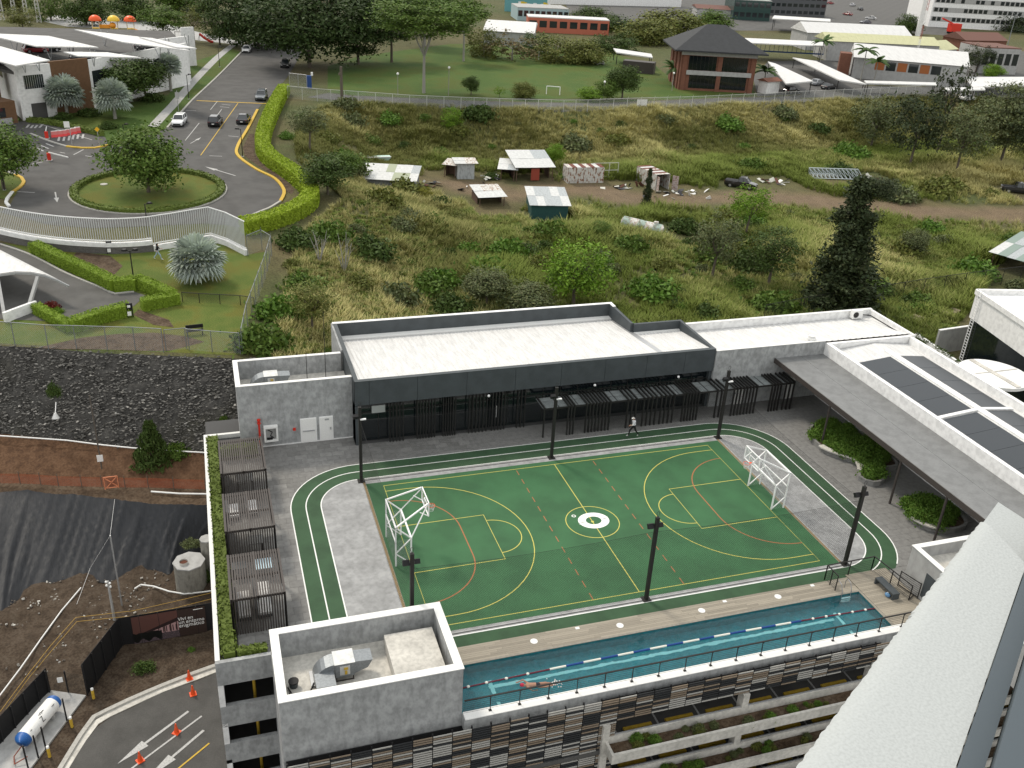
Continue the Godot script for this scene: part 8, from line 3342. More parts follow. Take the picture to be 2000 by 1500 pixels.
	for s in [[V(65.15,4.75,-180.95), "grey picnic table at the back of the field, left one"], [V(72.4,4.71,-174.82), "grey picnic table at the back of the field, right one"]]:
		t = thing("picnic_table", s[1], "table", s[0], 0.0, "picnic tables")
		b = mb()
		b.box(s[0] + V(0,0.75,0),V(2.0,0.1,0.8))
		part(t, "table_top", b, CL)
		b = mb()
		for k in [-0.8,0.8]:
			b.box(s[0] + V(0,0.42, k),V(2.0,0.1,0.3))
			b.box(s[0] + V(k, 0.36,0),V(0.15,0.7,1.6))
		part(t, "bench", b, CO)
	for s in [[V(74.13,4.5,-138.64),3.67, "white globe lamp before the brick building"], [V(54.14,4.4,-128.76),3.52, "thin brown post on the field's near edge"], [V(14.04,4.47,-134.42),3.94, "thin pole with a small lamp left on the field"], [V(23.84,4.47,-133.8),5.21, "thin yellow-footed pole on the field"]]:
		t = thing("field_post", s[2], "post", s[0], 0.0, "posts of the field")
		b = mb()
		b.tube(s[0], s[0] + V(0, s[1], 0),0.07,0.05,6)
		part(t, "pole", b, m_("trunk_pale"))
		b = mb()
		b.ball(s[0] + V(0, s[1], 0),V(0.25,0.25,0.25),8,6)
		part(t, "globe", b, m_("lamp_white"))

func build_far() -> void:
	var b: MB
	var W := WH
	var cw := CO
	var t := house("mural_wall", "teal painted wall with yellow graffiti at the top edge", V(86.2,5.45,-298.24),V(100.66,5.42,-293.03),2.0,9.0, paint("mural_teal", Color(0.12,0.3,0.32),0.8), cw, 0.0)
	var A := V(86.2,5.45,-298.24)
	var B := V(100.66,5.42,-293.03)
	for i in 14:
		inset(t, "graffiti_stroke", A, B, 4.0 + i * 0.9,4.8 + i * 0.9 + rng.randf() * 0.6,1.2 + rng.randf() * 1.0,2.6 + rng.randf() * 1.4,0.05 + i * 0.002, [paint("paint_yellow", Color(0.6,0.42,0.03)), paint("paint_white", Color(0.7,0.7,0.7))][i % 3 % 2])
	house("far_house", "white roofed low house behind the bare trees", V(52.73,4.92,-209.14),V(65.05,4.89,-204.43),26.0,3.5, cw, RW, 1.6)
	house("far_house", "white roofed shelter with red wall behind the field trees", V(74.98,5.09,-238.46),V(98.95,5.06,-232.08),8.0,4.2, mat("wall_coral", Color(0.42,0.13,0.08),0.8), RW, 0.0,8,1)
	house("far_house", "grey roofed block behind the coral shelter", V(81.57,5.28,-268.93),V(98.84,5.26,-266.27),14.0,4.0, paint("pale_blue", Color(0.3,0.4,0.42)), cw, 0.0,9,1)
	house("far_house", "long white warehouse at the top edge", V(114.62,5.65,-331.06),V(175.56,5.67,-334.47),18.0,7.0, W, W, 0.0,0)
	house("far_house", "low brown roofed sheds at the top edge", V(163.51,5.45,-297.7),V(175.72,5.42,-293.24),14.0,3.0, cw, mat("roof_brown", Color(0.14,0.07,0.055),0.85),1.0)
	t = house("far_house", "dark green glazed building with a blue roof tank", V(174.56,5.4,-289.63),V(188.15,5.38,-285.49),16.0,7.0, paint("glass_green", Color(0.03,0.06,0.055),0.2), cw, 0.0,6,2)
	b = mb()
	var o := V(181.02,5.43,-294.28) + V(0,7.2,-3)
	b.tube(o, o + V(0,2.6,0),1.5,1.5,14)
	b.ball(o + V(0,2.6,0),V(1.5,0.7,1.5),14,4,0,0.5)
	part(t, "water_tank", b, paint("tank_bright", Color(0.04,0.22,0.5)))
	house("far_house", "grey slab office left of the car park", V(202.29,5.52,-309.3),V(227.65,5.51,-307.06),20.0,8.0, mat("slate", Color(0.08,0.085,0.09),0.6), cw, 0.0,10,3)
	walkway("long green walkway roof before the slate office", [V(187.21,9.5,-245.89),V(193.73,9.5,-255.28),V(175.75,9.5,-263.27),V(167.66,9.5,-251.55)], 3.5, "far walkways")
	# white multi-storey block
	A = V(258.17,5.35,-280.93)
	B = V(307.44,5.26,-265.48)
	t = house("office_block", "white multi-storey block with window bands at the top right corner", A, B, 24.0,22.0, W, W, 0.0,0)
	var L := ((B - A) * V(1,0,1)).length()
	for r in 6:
		inset(t, "shadow_band", A, B, 0.5, L, 2.2 + r * 3.4,4.0 + r * 3.4,0.04, CO)
		for i in 26:
			if rng.randf() < 0.8:
				inset(t, "window", A, B, 1.0 + i * L / 26.0,1.0 + (i + 0.72) * L / 26.0,2.4 + r * 3.4,3.8 + r * 3.4,0.1, m_("glass"))
	t = thing("billboard_frame", "black billboard standing before the white office block", "billboard", V(283.64,5.37,-285.07))
	b = mb()
	b.box(t.position + V(0,6.5,0),V(5.5,8.0,0.4))
	part(t, "board", b, BK)
	b = mb()
	b.tube(t.position + V(-1.5,0,0), t.position + V(-1.5,3,0),0.2,0.2,5)
	b.tube(t.position + V(1.5,0,0), t.position + V(1.5,3,0),0.2,0.2,5)
	part(t, "legs", b, BK)
	# mast, pole, crane
	t = thing("radio_mast", "thin red and white lattice mast behind the school halls", "mast", V(166.93,4.72,-176.05))
	for i in 30:
		b = mb()
		var y := i * 1.2
		for k in 3:
			var f := TAU * k / 3.0
			var g := TAU * (k + 1) / 3.0
			var r := V(cos(f),0, sin(f)) * 0.28
			var s := V(cos(g),0, sin(g)) * 0.28
			b.tube(t.position + r + V(0, y, 0), t.position + r + V(0, y + 1.2,0),0.04,0.04,3, false)
			b.tube(t.position + r + V(0, y, 0), t.position + s + V(0, y + 1.2,0),0.025,0.025,3, false)
		part(t, "lattice_section", b, [paint("mast_red", Color(0.35,0.1,0.08)), WP][(i / 3) % 2])
	t = thing("white_column", "tall white column of the sign behind the halls", "column", V(227.11,5.16,-248.75))
	b = mb()
	b.tube(t.position, t.position + V(0,26,0),1.0,0.9,10)
	part(t, "shaft", b, W)
	b = mb()
	b.box(t.position + V(0,17.5,0),V(7,2.5,2))
	part(t, "sign_head", b, cw)
	t = thing("red_truck", "red crane truck on the far street", "truck", V(250.2,5.21,-257.64))
	o = t.position
	b = mb()
	b.span(o + V(-2,0.8,-1.2), o + V(2.5,3.6,1.2))
	part(t, "body", b, m_("red"))
	b = mb()
	b.bar(o + V(-1,3.6,0), o + V(-7,5.4,1),0.5,0.5)
	part(t, "boom", b, m_("red"))
	b = mb()
	for k in [-1.2,1.6]:
		b.tube(o + V(k, 0.5,-1.25), o + V(k, 0.5,1.25),0.5,0.5,12)
	part(t, "wheel", b, m_("tyre"))
	t = thing("highway_lamp", "tall twin-arm highway lamp at the right edge", "street lamp", V(241.92,4.99,-221.35))
	o = t.position
	b = mb()
	b.tube(o, o + V(0,10,0),0.14,0.1,6)
	part(t, "pole", b, m_("galvanised"))
	for s in [-1.0,1.0]:
		b = mb()
		b.path([o + V(0,10,0), o + V(1.0 * s, 10.9,0), o + V(2.4 * s, 11.1,0)], 0.07,0.06,5)
		part(t, "arm", b, m_("galvanised"))
	for i in 7:
		car("far_car", "small car in the far car park, %s" % ["left red one", "second from left", "third from left", "middle one", "third from right", "second from right", "rightmost white one"][i], {"body": [Color(0.3,0.03,0.03), Color(0.4,0.4,0.42), Color(0.03,0.03,0.03), Color(0.25,0.03,0.03), Color(0.5,0.5,0.5), Color(0.1,0.1,0.12), Color(0.6,0.6,0.6)][i]}, [V(276.24,5.91,-373.72),V(284.06,5.86,-366.08),V(273.14,5.73,-345.13),V(247.22,5.58,-318.68),V(247.79,5.49,-303.61),V(232.78,5.38,-286.75),V(246.46,5.36,-282.34)][i], 0.6 * i, "sedan", "cars in the far car park")

func build_neighbour() -> void:
	var b: MB
	# white neighbour building at the right edge
	var y := 3.6
	var A := V(52.14,3.6,-23.95)
	var B := V(48.96,3.6,-9.13)
	var t := thing("white_neighbour", "white neighbour building with dark glazing and a wall ladder at the right edge", "building", V(A.x, -4, A.z))
	var d := ((B - A) * V(1,0,1)).normalized()
	var p := block(t, "upper_wall", A, B, 18.0, y - 2.6, y, WH)
	block(t, "glass_wall", A + d * 0.3, B, 17.0,-4.5, y - 2.6, m_("dark_glass"))
	var L := ((B - A) * V(1,0,1)).length()
	for i in 9:
		inset(t, "mullion", V(A.x, -4.5, A.z),V(B.x, -4.5, B.z),2.5 + i * 1.7,2.6 + i * 1.7,0,5.4,-0.02, DM, 0.12)
	inset(t, "transom", V(A.x, -4.5, A.z),V(B.x, -4.5, B.z),0.4, L, 2.4,2.5,-0.02, DM, 0.12)
	b = mb()
	var e := []
	for q in p:
		e.append(V(q.x, y, q.z))
	for i in 4:
		b.bar(e[i] + V(0,0.25,0), e[(i + 1) % 4] + V(0,0.25,0),0.35,0.5)
	part(t, "parapet", b, WH)
	b = mb()
	for k in 2:
		var o := V(A.x, -4.3, A.z) + d * (0.7 + k * 0.5) + V(-d.z, 0, d.x) * 0.2
		b.bar(o, o + V(0,8.6,0),0.06,0.06)
	for i in 27:
		var o := V(A.x, -4.1 + i * 0.3, A.z) + d * 0.7 + V(-d.z, 0, d.x) * 0.2
		b.bar(o, o + d * 0.5,0.04,0.04)
	part(t, "ladder", b, WM)
	# ivy-covered boundary wall
	var w0 := V(47.62,-1.2,-25.8)
	var w1 := V(45.92,-1.2,-8.59)
	t = thing("ivy_wall", "white boundary wall overgrown with ivy beside the side wing", "wall", (w0 + w1) * 0.5)
	b = mb()
	b.bar(w0 + V(0,-1.6,0), w1 + V(0,-1.6,0),0.25,3.2)
	part(t, "wall", b, WH)
	b = mb()
	var dd := (w1 - w0).normalized()
	var nn := V(-dd.z, 0, dd.x)
	var nz := FastNoiseLite.new()
	nz.frequency = 0.22
	for i in 9000:
		var u := rng.randf()
		var v := rng.randf()
		var k := nz.get_noise_2d(u * 34, v * 5)
		if k + absf(v - 0.5) * 0.5 + 0.12 < 0.1:
			continue
		var at := w0.lerp(w1, u) + V(0,-3.2 * v + 0.15,0) + nn * (0.16 + rng.randf() * 0.12)
		if v < 0.12:
			at += nn * rr(-0.45,0)
		var s := V(rr(-1,1), rr(-1,1), rr(-1,1)).normalized()
		var g := rr(0.6,1.4)
		b.col = Color(g, g, g)
		b.quad(at - s * 0.12, at + s.cross(nn) * 0.08, at + s * 0.12, at - s.cross(nn) * 0.08)
	part(t, "ivy", b, leaf_mat("leaf_dark"))
	t = thing("yard_wall", "low grey yard wall joining the ivy wall to the neighbour", "wall", V(54.28,-2,-27.82))
	b = mb()
	b.bar(V(51.29,-1.5,-26.5) - V(0,1.5,0),V(56.47,-1.5,-26.94) - V(0,1.5,0),0.25,3.0)
	part(t, "wall", b, CO)
	b = mb()
	b.bar(V(51.29,-1.5,-26.5),V(56.47,-1.5,-26.94),0.3,0.1)
	part(t, "coping", b, WH)
	# round white roof slab
	var c := V(44.48,0.6,-12.07)
	t = thing("round_canopy", "round white concrete canopy roof behind the side wing", "canopy", c - V(0,4.5,0))
	b = mb()
	b.tube(c, c + V(0,0.3,0),3.1,3.1,40)
	part(t, "disc", b, WH)
	b = mb()
	b.box(c + V(0,0.33,0),V(0.5,0.08,5.9))
	b.box(c + V(0,0.32,-0.3),V(5.8,0.05,0.12))
	part(t, "seam", b, CL)
	b = mb()
	b.tube(c - V(-1.2,4.5,0), c + V(1.2,0,0),0.4,0.4,12)
	part(t, "column", b, WH)
	# stacked concrete half pipes
	var hp: Node3D = null
	for i in 12:
		var at := V(54.88,-4.3,-34.7).lerp(V(62.3,-4.25,-36.09), i / 11.0)
		var lb: String = "weathered concrete half pipe in the row behind the rear wing, " + ["first at the near end", "second", "third", "fourth", "fifth", "sixth", "seventh", "eighth", "ninth", "tenth", "eleventh", "last at the far end"][i]
		if hp == null:
			hp = thing("half_pipe", lb, "pipe", at, 0.0, "concrete half pipes")
			b = mb()
			for k in 8:
				var f := PI * k / 8.0
				var g := PI * (k + 1) / 8.0
				for s in [0.36,0.3]:
					b.quad(V(cos(f) * s, sin(f) * s, 0.75),V(cos(f) * s, sin(f) * s, -0.75),V(cos(g) * s, sin(g) * s, -0.75),V(cos(g) * s, sin(g) * s, 0.75))
			part(hp, "shell", b, mat("pipe_tan", Color(0.33,0.29,0.21),0.9, {"t1": "dirt", "s1": 0.8}), false)
			hp.rotation.y = 0.45
		else:
			copy_of(hp, at + V(0,0.15 * (i % 3),0),0.3 + rng.randf() * 0.3, lb)
	# shed with translucent sheets
	shed("sheet_shed", "shed with grey green translucent roof sheets at the right edge", V(79.46,-3.7,-48.83),V(82.25,-4,-42.05),8.0,2.4,3.6, null, [m_("zinc"), mat("sheet_green", Color(0.2,0.26,0.23),0.5), m_("zinc_b")], 0.6)

# trees, grass, people, window ledge
func build_trees() -> void:
	# [position, height, crown radius, crown half height / radius, kind, leaf, label]
	for q in [
		[V(-7.18,4.85,-197.52),18.28,11.73,0.95, "big", "leaf_deep", "huge dark spreading tree left of the street's top end"],
		[V(1.35,4.67,-166.94),20.44,14.94,0.72, "big", "leaf_deep", "huge dark spreading tree right of the street's top end"],
		[V(12.66,4.69,-171.76),17.53,10.33,0.85, "big", "leaf_deep", "dense dark tree at the playing field's left end"],
		[V(20.87,4.72,-175.18),18.06,9.41,0.8, "big", "leaf_deep", "dark canopy closing the playing field's left end"],
		[V(35.17,4.88,-203.46),16.5,7.98,0.8, "big", "leaf_deep", "dark tree behind the tall pale-limbed one"],
		[V(19.61,4.48,-136.53),19.47,10.95,0.5, "big", "leaf_mid", "tall pale-limbed tree on the playing field"],
		[V(38.59,4.73,-177.74),15.75,7.3,0.6, "flat", "leaf_mid", "layered tree behind the tall pale-limbed one"],
		[V(51.49,4.74,-180.12),7.4,7.49,0.55, "thin", "leaf_dry", "bare grey tree at the back of the field"],
		[V(45.67,4.77,-184.7),7.34,5.67,0.8, "sparse", "leaf_olive", "olive tree left of the bare field tree"],
		[V(61.18,4.81,-191.01),5.94,5.91,0.8, "sparse", "leaf_dark", "dark tree between the bare and the olive field trees"],
		[V(62.45,4.74,-179.14),6.89,7.57,0.6, "sparse", "leaf_olive", "olive tree right of the bare field tree"],
		[V(68.77,4.72,-176.24),6.41,6.29,0.7, "round", "leaf_olive", "rounded olive tree before the coral shelter"],
		[V(86.6,4.86,-198.61),6.27,7.65,0.6, "flat", "leaf_dark", "dark layered tree left of the brick building"],
		[V(103.64,4.96,-215.54),7.97,9.72,0.55, "round", "leaf_olive", "wide olive tree behind the brick building's left end"],
		[V(121.57,5.07,-235.02),9.31,12.11,0.5, "round", "leaf_olive", "broad olive tree above the brick building's roof"],
		[V(148.21,5.21,-257.31),6.89,7.92,0.6, "round", "leaf_mid", "green tree behind the hipped roof"],
		[V(104.92,5.14,-245.35),6.1,8.99,0.55, "round", "leaf_dark", "dark tree above the coral shelter"],
		[V(58.83,4.44,-130.12),7.37,3.91,0.85, "round", "leaf_dark", "round dark tree on the field's near right"],
		[V(55.1,4.42,-129.21),4.41,2.85,0.8, "round", "leaf_mid", "lower green tree beside the round dark one"],
		[V(28.64,4.47,-134.83),3.85,2.01,0.9, "round", "leaf_dark", "small dark tree on the field behind the fence"],
		[V(38.15,4.45,-130.95),3.56,2.7,0.8, "round", "leaf_olive", "olive bush tree at the field's near edge"],
		[V(51.09,4.4,-128.81),3.22,3.03,0.7, "flat", "leaf_bright", "bright layered bush at the field's near edge"],
		[V(33.57,4.46,-132.08),2.41,1.4,0.8, "thin", "leaf_bright", "tiny banana-leaved plant on the field edge"],
		[V(-28.75,4.88,-202.39),9.53,6.72,0.6, "flat", "leaf_mid", "umbrella tree over the playground"],
		[V(-21.74,4.89,-204.96),8.92,3.49,0.9, "thin", "leaf_olive", "thin tall tree right of the playground"],
		[V(-15.95,4.87,-200.18),8.38,4.93,0.8, "sparse", "leaf_dark", "dark feathery tree by the street's far end"],
		[V(-47.94,5.06,-233.35),9.24,6.4,0.8, "round", "leaf_dark", "dark tree behind the playground tower"],
		[V(-57.44,5.12,-242.98),8.8,6.14,0.8, "sparse", "leaf_mid", "tree at the far left behind the lattice portals"],
		[V(-62.08,5.02,-225.75),5.35,5.11,0.5, "sparse", "leaf_olive", "low tree behind the leftmost carport roof"],
		[V(-37.2,5.14,-246.76),8.48,7.07,0.7, "round", "leaf_dark", "dark tree above the playground roofs"],
		[V(-18.38,5.13,-244.16),10.55,6.87,0.8, "sparse", "leaf_dark", "dark tree above the swing frame"],
		[V(-70.28,5.26,-265.29),7.98,6.51,0.7, "round", "leaf_olive", "tree in the top left corner"],
		[V(-25.81,5.32,-275.63),9.35,7.82,0.7, "round", "leaf_mid", "tree at the top edge above the playground"],
		[V(31.81,5.07,-234.56),14.83,10.28,0.6, "flat", "leaf_dark", "dark tree at the top edge beside the mural"],
		[V(50.6,5.16,-249.75),10.15,7.84,0.6, "sparse", "leaf_mid", "green tree at the top edge left of the mural"],
		[V(95.22,5.29,-271.48),4.86,6.96,0.6, "round", "leaf_olive", "bushy tree in front of the mural wall"],
		[V(117.44,5.41,-291.6),3.83,8.41,0.5, "round", "leaf_dark", "dark tree right of the mural wall"],
		[V(226.71,5.19,-254.42),7.69,5.62,0.9, "round", "leaf_dark", "dark tree beside the white column"],
		[V(201.82,5.2,-256.73),2.94,4.61,0.6, "round", "leaf_olive", "low olive tree in the far car park"],
		[V(292.66,5.3,-273.05),8.09,11.36,0.6, "round", "leaf_conifer", "dark tree mass at the top right corner"],
		[V(179.11,4.66,-166.11),7.88,4.86,0.7, "sparse", "leaf_conifer", "dark palm-like tree before the right annex"],
		[V(178.74,4.62,-159.48),3.63,3.26,0.7, "round", "leaf_bright", "yellow-green bush tree before the right annex"],
		[V(103.94,-1.5,-108.78),11.32,5.29,1.0, "sparse", "leaf_grey", "grey green tree where the bank fence ends"],
		[V(101.07,-1.78,-93.58),15.02,5.85,1.1, "sparse", "leaf_conifer", "dark tall tree on the bank at the right"],
		[V(115.56,-1.5,-103.37),19.22,4.04,1.6, "thin", "leaf_conifer", "thin leaning tree in front of the long hall"],
		[V(106.97,-2.01,-88.23),13.97,5.57,1.0, "sparse", "leaf_grey", "grey tree in the right bank thicket"],
		[V(120.23,-1.85,-91.93),17.17,8.22,0.9, "big", "leaf_grey", "tall grey tree at the right edge of the bank"],
		[V(119.6,-2.13,-85.48),14.54,5.15,0.9, "sparse", "leaf_conifer", "dark tree at the right edge beside the grey one"],
		[V(49.6,-3.05,-63.93),7.86,3.49,0.75, "sparse", "leaf_bright", "bright loose tree left of the dark conifer"],
		[V(37.21,-3.62,-50.75),8.94,3.56,0.95, "sparse", "leaf_grey", "grey green willowy tree in the lot's middle"],
		[V(43.3,-3.77,-47.32),7.94,3.85,0.8, "sparse", "leaf_dark", "dark shrubby tree beside the conifer"],
		[V(16.48,-3.85,-45.52),8.44,4.72,0.8, "sparse", "leaf_bright", "wide bright tree behind the clubhouse roof"],
		[V(10.73,-3.87,-45.07),3.98,3.59,0.6, "round", "leaf_grey", "grey green tree crown at the clubhouse's back wall"],
		[V(6.52,-3.78,-47.18),4.9,3.2,0.6, "round", "leaf_grey", "grey bush tree behind the clubhouse left of the bright one"],
		[V(-7.52,2.47,-73.67),5.96,3.86,0.7, "round", "leaf_dark", "dark round tree at the long shed's left end"],
		[V(-7.27,2.87,-94.98),7.07,3.44,0.6, "sparse", "leaf_grey", "grey green tree on the bank below the timber pole"],
		[V(-3.08,1.35,-85.43),4.36,2.34,0.8, "round", "leaf_mid", "green tree above the long shed"],
		[V(20.16,1.7,-117.54),4.01,2.38,0.9, "sparse", "leaf_bright", "bright bush tree just below the bank fence"],
		[V(33.51,-1.53,-99.39),4.69,1.89,1.0, "round", "leaf_bright", "bright small tree behind the open shed"],
		[V(8.11,-2.16,-84.57),2.51,1.36,0.9, "sparse", "leaf_yellow", "yellow flowering small tree right of the long shed"],
		[V(27.97,-2.97,-65.81),3.02,1.75,0.8, "sparse", "leaf_mid", "green sapling between green shed and old tank"],
		[V(-14.38,0.45,-33.97),5.15,2.48,0.75, "sparse", "leaf_olive", "brown green tree behind the annex roof"],
		[V(31.95,-3.16,-61.37),1.99,0.96,1.1, "round", "leaf_dark", "small dark bush tree below the old tank"],
		[V(70.32,-3.48,-54.01),4.42,2.29,0.9, "round", "leaf_grey", "grey bush tree right of the conifer"]]:
		tree("tree", q[6], q[0], q[1], q[2], q[3] * q[2], q[4], q[5], "trees", -1, "trunk_pale" if q[6].contains("pale") or q[6].contains("bare") else "trunk")
	# conifers
	for q in [[V(48.35,-4.07,-40.23),15.56,4.07, "tall dark conifer behind the rear wing"], [V(40.9,-2.43,-78.47),5.86,0.93, "slim young conifer in front of the open-door container"]]:
		var t := thing("conifer", q[3], "tree", q[0], 0.0, "conifers")
		var b := mb()
		b.tube(V(0,-0.2,0),V(0, q[1] * 0.95,0), q[2] * 0.07 + 0.06,0.04,7)
		part(t, "trunk", b, m_("trunk"), false)
		piece(t, "crown", crown_mesh("conifer", 0), leaf_mat("leaf_conifer"), Transform3D(Basis().scaled(V(q[2] * 2.3, q[1] * 0.48, q[2] * 2.3)),V(0, q[1] * 0.53,0)))
		if q[1] > 8:
			piece(t, "crown", crown_mesh("conifer", 1), leaf_mat("leaf_conifer"), Transform3D(Basis(Vector3.UP, 1).scaled(V(q[2] * 2.6, q[1] * 0.38, q[2] * 2.6)),V(q[2] * 0.2, q[1] * 0.4,0)))
			piece(t, "crown", crown_mesh("round", 1), leaf_mat("leaf_conifer"), Transform3D(Basis().scaled(V(q[2] * 0.62, q[1] * 0.11, q[2] * 0.6)),V(q[2] * 0.6, q[1] * 0.93,0)))
	palm("green palm at the brick building's left corner", V(78.31,4.54,-146.81),3.4,3.4)
	palm("green palm at the brick building's right corner", V(98.71,4.52,-142.41),3.6,3.2)
	palm("taller green palm before the long hall", V(131.94,4.58,-152.36),7.0,3.6)
	palm("shorter green palm before the long hall", V(131.92,4.55,-147.35),5.2,3.2)
	palm("green palm left of the mossy roof", V(136.53,4.72,-176.36),6.0,3.4)
	# bare grey shrubs
	for q in [[V(-9,0.07,-50.24),4.6, "bare white branched shrub in the tall grass, right one"], [V(-11.51,1.1,-51.09),4.2, "bare white branched shrub in the tall grass, left one"], [V(110.42,-0.56,-117.27),6.0, "bare pale stems leaning on the right bank"]]:
		var t := thing("bare_shrub", q[2], "shrub", q[0], 0.0, "bare shrubs")
		var b := mb()
		for i in 6:
			var f := TAU * i / 6.0
			var e := V(cos(f) * 0.9, q[1] * rr(0.6,1.0), sin(f) * 0.8)
			b.path([Vector3.ZERO, e * V(0.5,0.5,0.5) + V(0.1,0,0), e], 0.07,0.025,5)
			b.path([e * 0.6, e * 0.75 + V(0.5,0.5,0.2)], 0.03,0.015,4)
		part(t, "branches", b, m_("trunk_pale"), false)
	# scrub bushes over the lot and the bank
	var lv := ["leaf_olive", "leaf_mid", "leaf_grey", "leaf_dark", "leaf_shrub"]
	var names_ := ["olive scrub bush", "green scrub bush", "grey green scrub bush", "dark scrub bush", "fresh green scrub bush"]
	var spots: Array = [V(-4.11,3.32,-110.97),V(2.96,2.13,-118.56),V(9.57,2.18,-120.14),V(16.04,2.59,-120.02),V(26.31,2.93,-119.23),V(4.69,0.17,-113.27),V(12.38,0.34,-115.96),V(21.62,0.95,-115.82),V(32.45,2.15,-116.87),V(43.55,2.42,-117.24),V(62.46,2.25,-117.14),V(75.55,1.27,-116.45),V(90.05,2,-119.53),V(96.92,-0.01,-116.47),V(77.08,-1.5,-106.69),V(64.65,-1.03,-109.86),V(50.4,-0.52,-110.82),V(41.2,-0.73,-110.42),V(26.08,-0.67,-111.39),V(16.69,-1.25,-110.82),V(95.32,-1.5,-105.12),V(116.71,-1.5,-112.41),V(127.46,-1.5,-106.88),V(99.51,-2.3,-81.4),V(117.43,-1.98,-88.88),V(-0.07,0.72,-74.07),V(2.72,-0.55,-70.87),V(-5.09,1.09,-64.34),V(-9.05,1.25,-58.34),V(-5.08,-0.47,-57.27),V(0,-2.35,-58.16),V(6.32,-3,-62.89),V(10.49,-2.52,-76.36),V(13.78,-2.81,-69.7),V(14.26,-3.14,-62.01),V(22.28,-2.94,-66.58),V(25.03,-3.36,-56.88),V(26.89,-3.66,-49.9),V(28.59,-3.93,-43.51),V(21.88,-3.89,-44.63),V(40.18,-3.13,-62.17),V(50.88,-2.73,-71.41),V(62.08,-2.69,-72.39),V(51.41,-3.53,-52.98),V(58.7,-3.15,-61.68),V(37.48,-3.93,-43.53),V(40.31,-4.08,-40.09),V(30.91,-4.07,-40.25),V(2.37,-3.55,-52.21),V(-3.35,-2.73,-47.9),V(-7.77,-0.79,-48.31),V(-11.92,0.3,-41.73),V(-16.43,1.09,-36.55),V(-14.29,1.12,-42.88),V(-17.54,0.98,-32.16),V(-18.82,1,-30.11),V(61.89,-3.67,-49.61),V(76.14,-3.06,-63.7),V(78.85,-3.36,-56.85),V(73.91,-3.83,-45.99),V(68.21,-3.21,-60.4),V(84.68,-2.91,-67.27),V(16.15,-3.59,-51.59),V(7.18,-3.39,-56.19),V(9.54,-3.61,-51.1),V(-13.43,1.82,-55.39),V(-14.62,1.57,-49.4),V(-4.59,1.71,-90.08),V(-9.84,3.49,-102.83),V(-5.97,3.96,-116.25)]
	for i in 170:
		var p := P(rr(-8,150), rr(-124,-32)) if i < 90 else P(rr(0,60), rr(-70,-30))
		if sd_poly(p, BASIN) < -2.0 and p.x < 45 - p.y * 1.2:
			spots.append(on(p))
	for i in spots.size():
		var k := (i * 7 + i / 5) % 5
		var s := rr(0.8,2.6) if i % 3 else rr(0.6,1.2)
		var p: Vector3 = spots[i]
		if track_distance(P(p.x, p.z)) < 5.0:
			continue
		var zone := "on the bank below the long fence" if p.z < -106 else ("near the sheds" if p.z < -72 and p.x < 50 else ("right of the dirt track" if p.z < -60 else ("behind the rear wing" if p.x > 25 else ("behind the clubhouse roof" if p.x > -5 else "below the bright hedge"))))
		var lb: String = ("small " if s < 1.1 else ("middling " if s < 1.8 else "large ")) + names_[k] + " " + zone
		plant("scrub_bush", lb, p, V(s * 1.4, s * 1.25, s * 1.3), lv[k], i % 3, "bush", lb)

func track_distance(p: Vector2) -> float:
	var d := 1e9
	for i in dirt_track.size() - 1:
		d = minf(d, p.distance_to(Geometry2D.get_closest_point_to_segment(p, dirt_track[i], dirt_track[i + 1])))
	return d

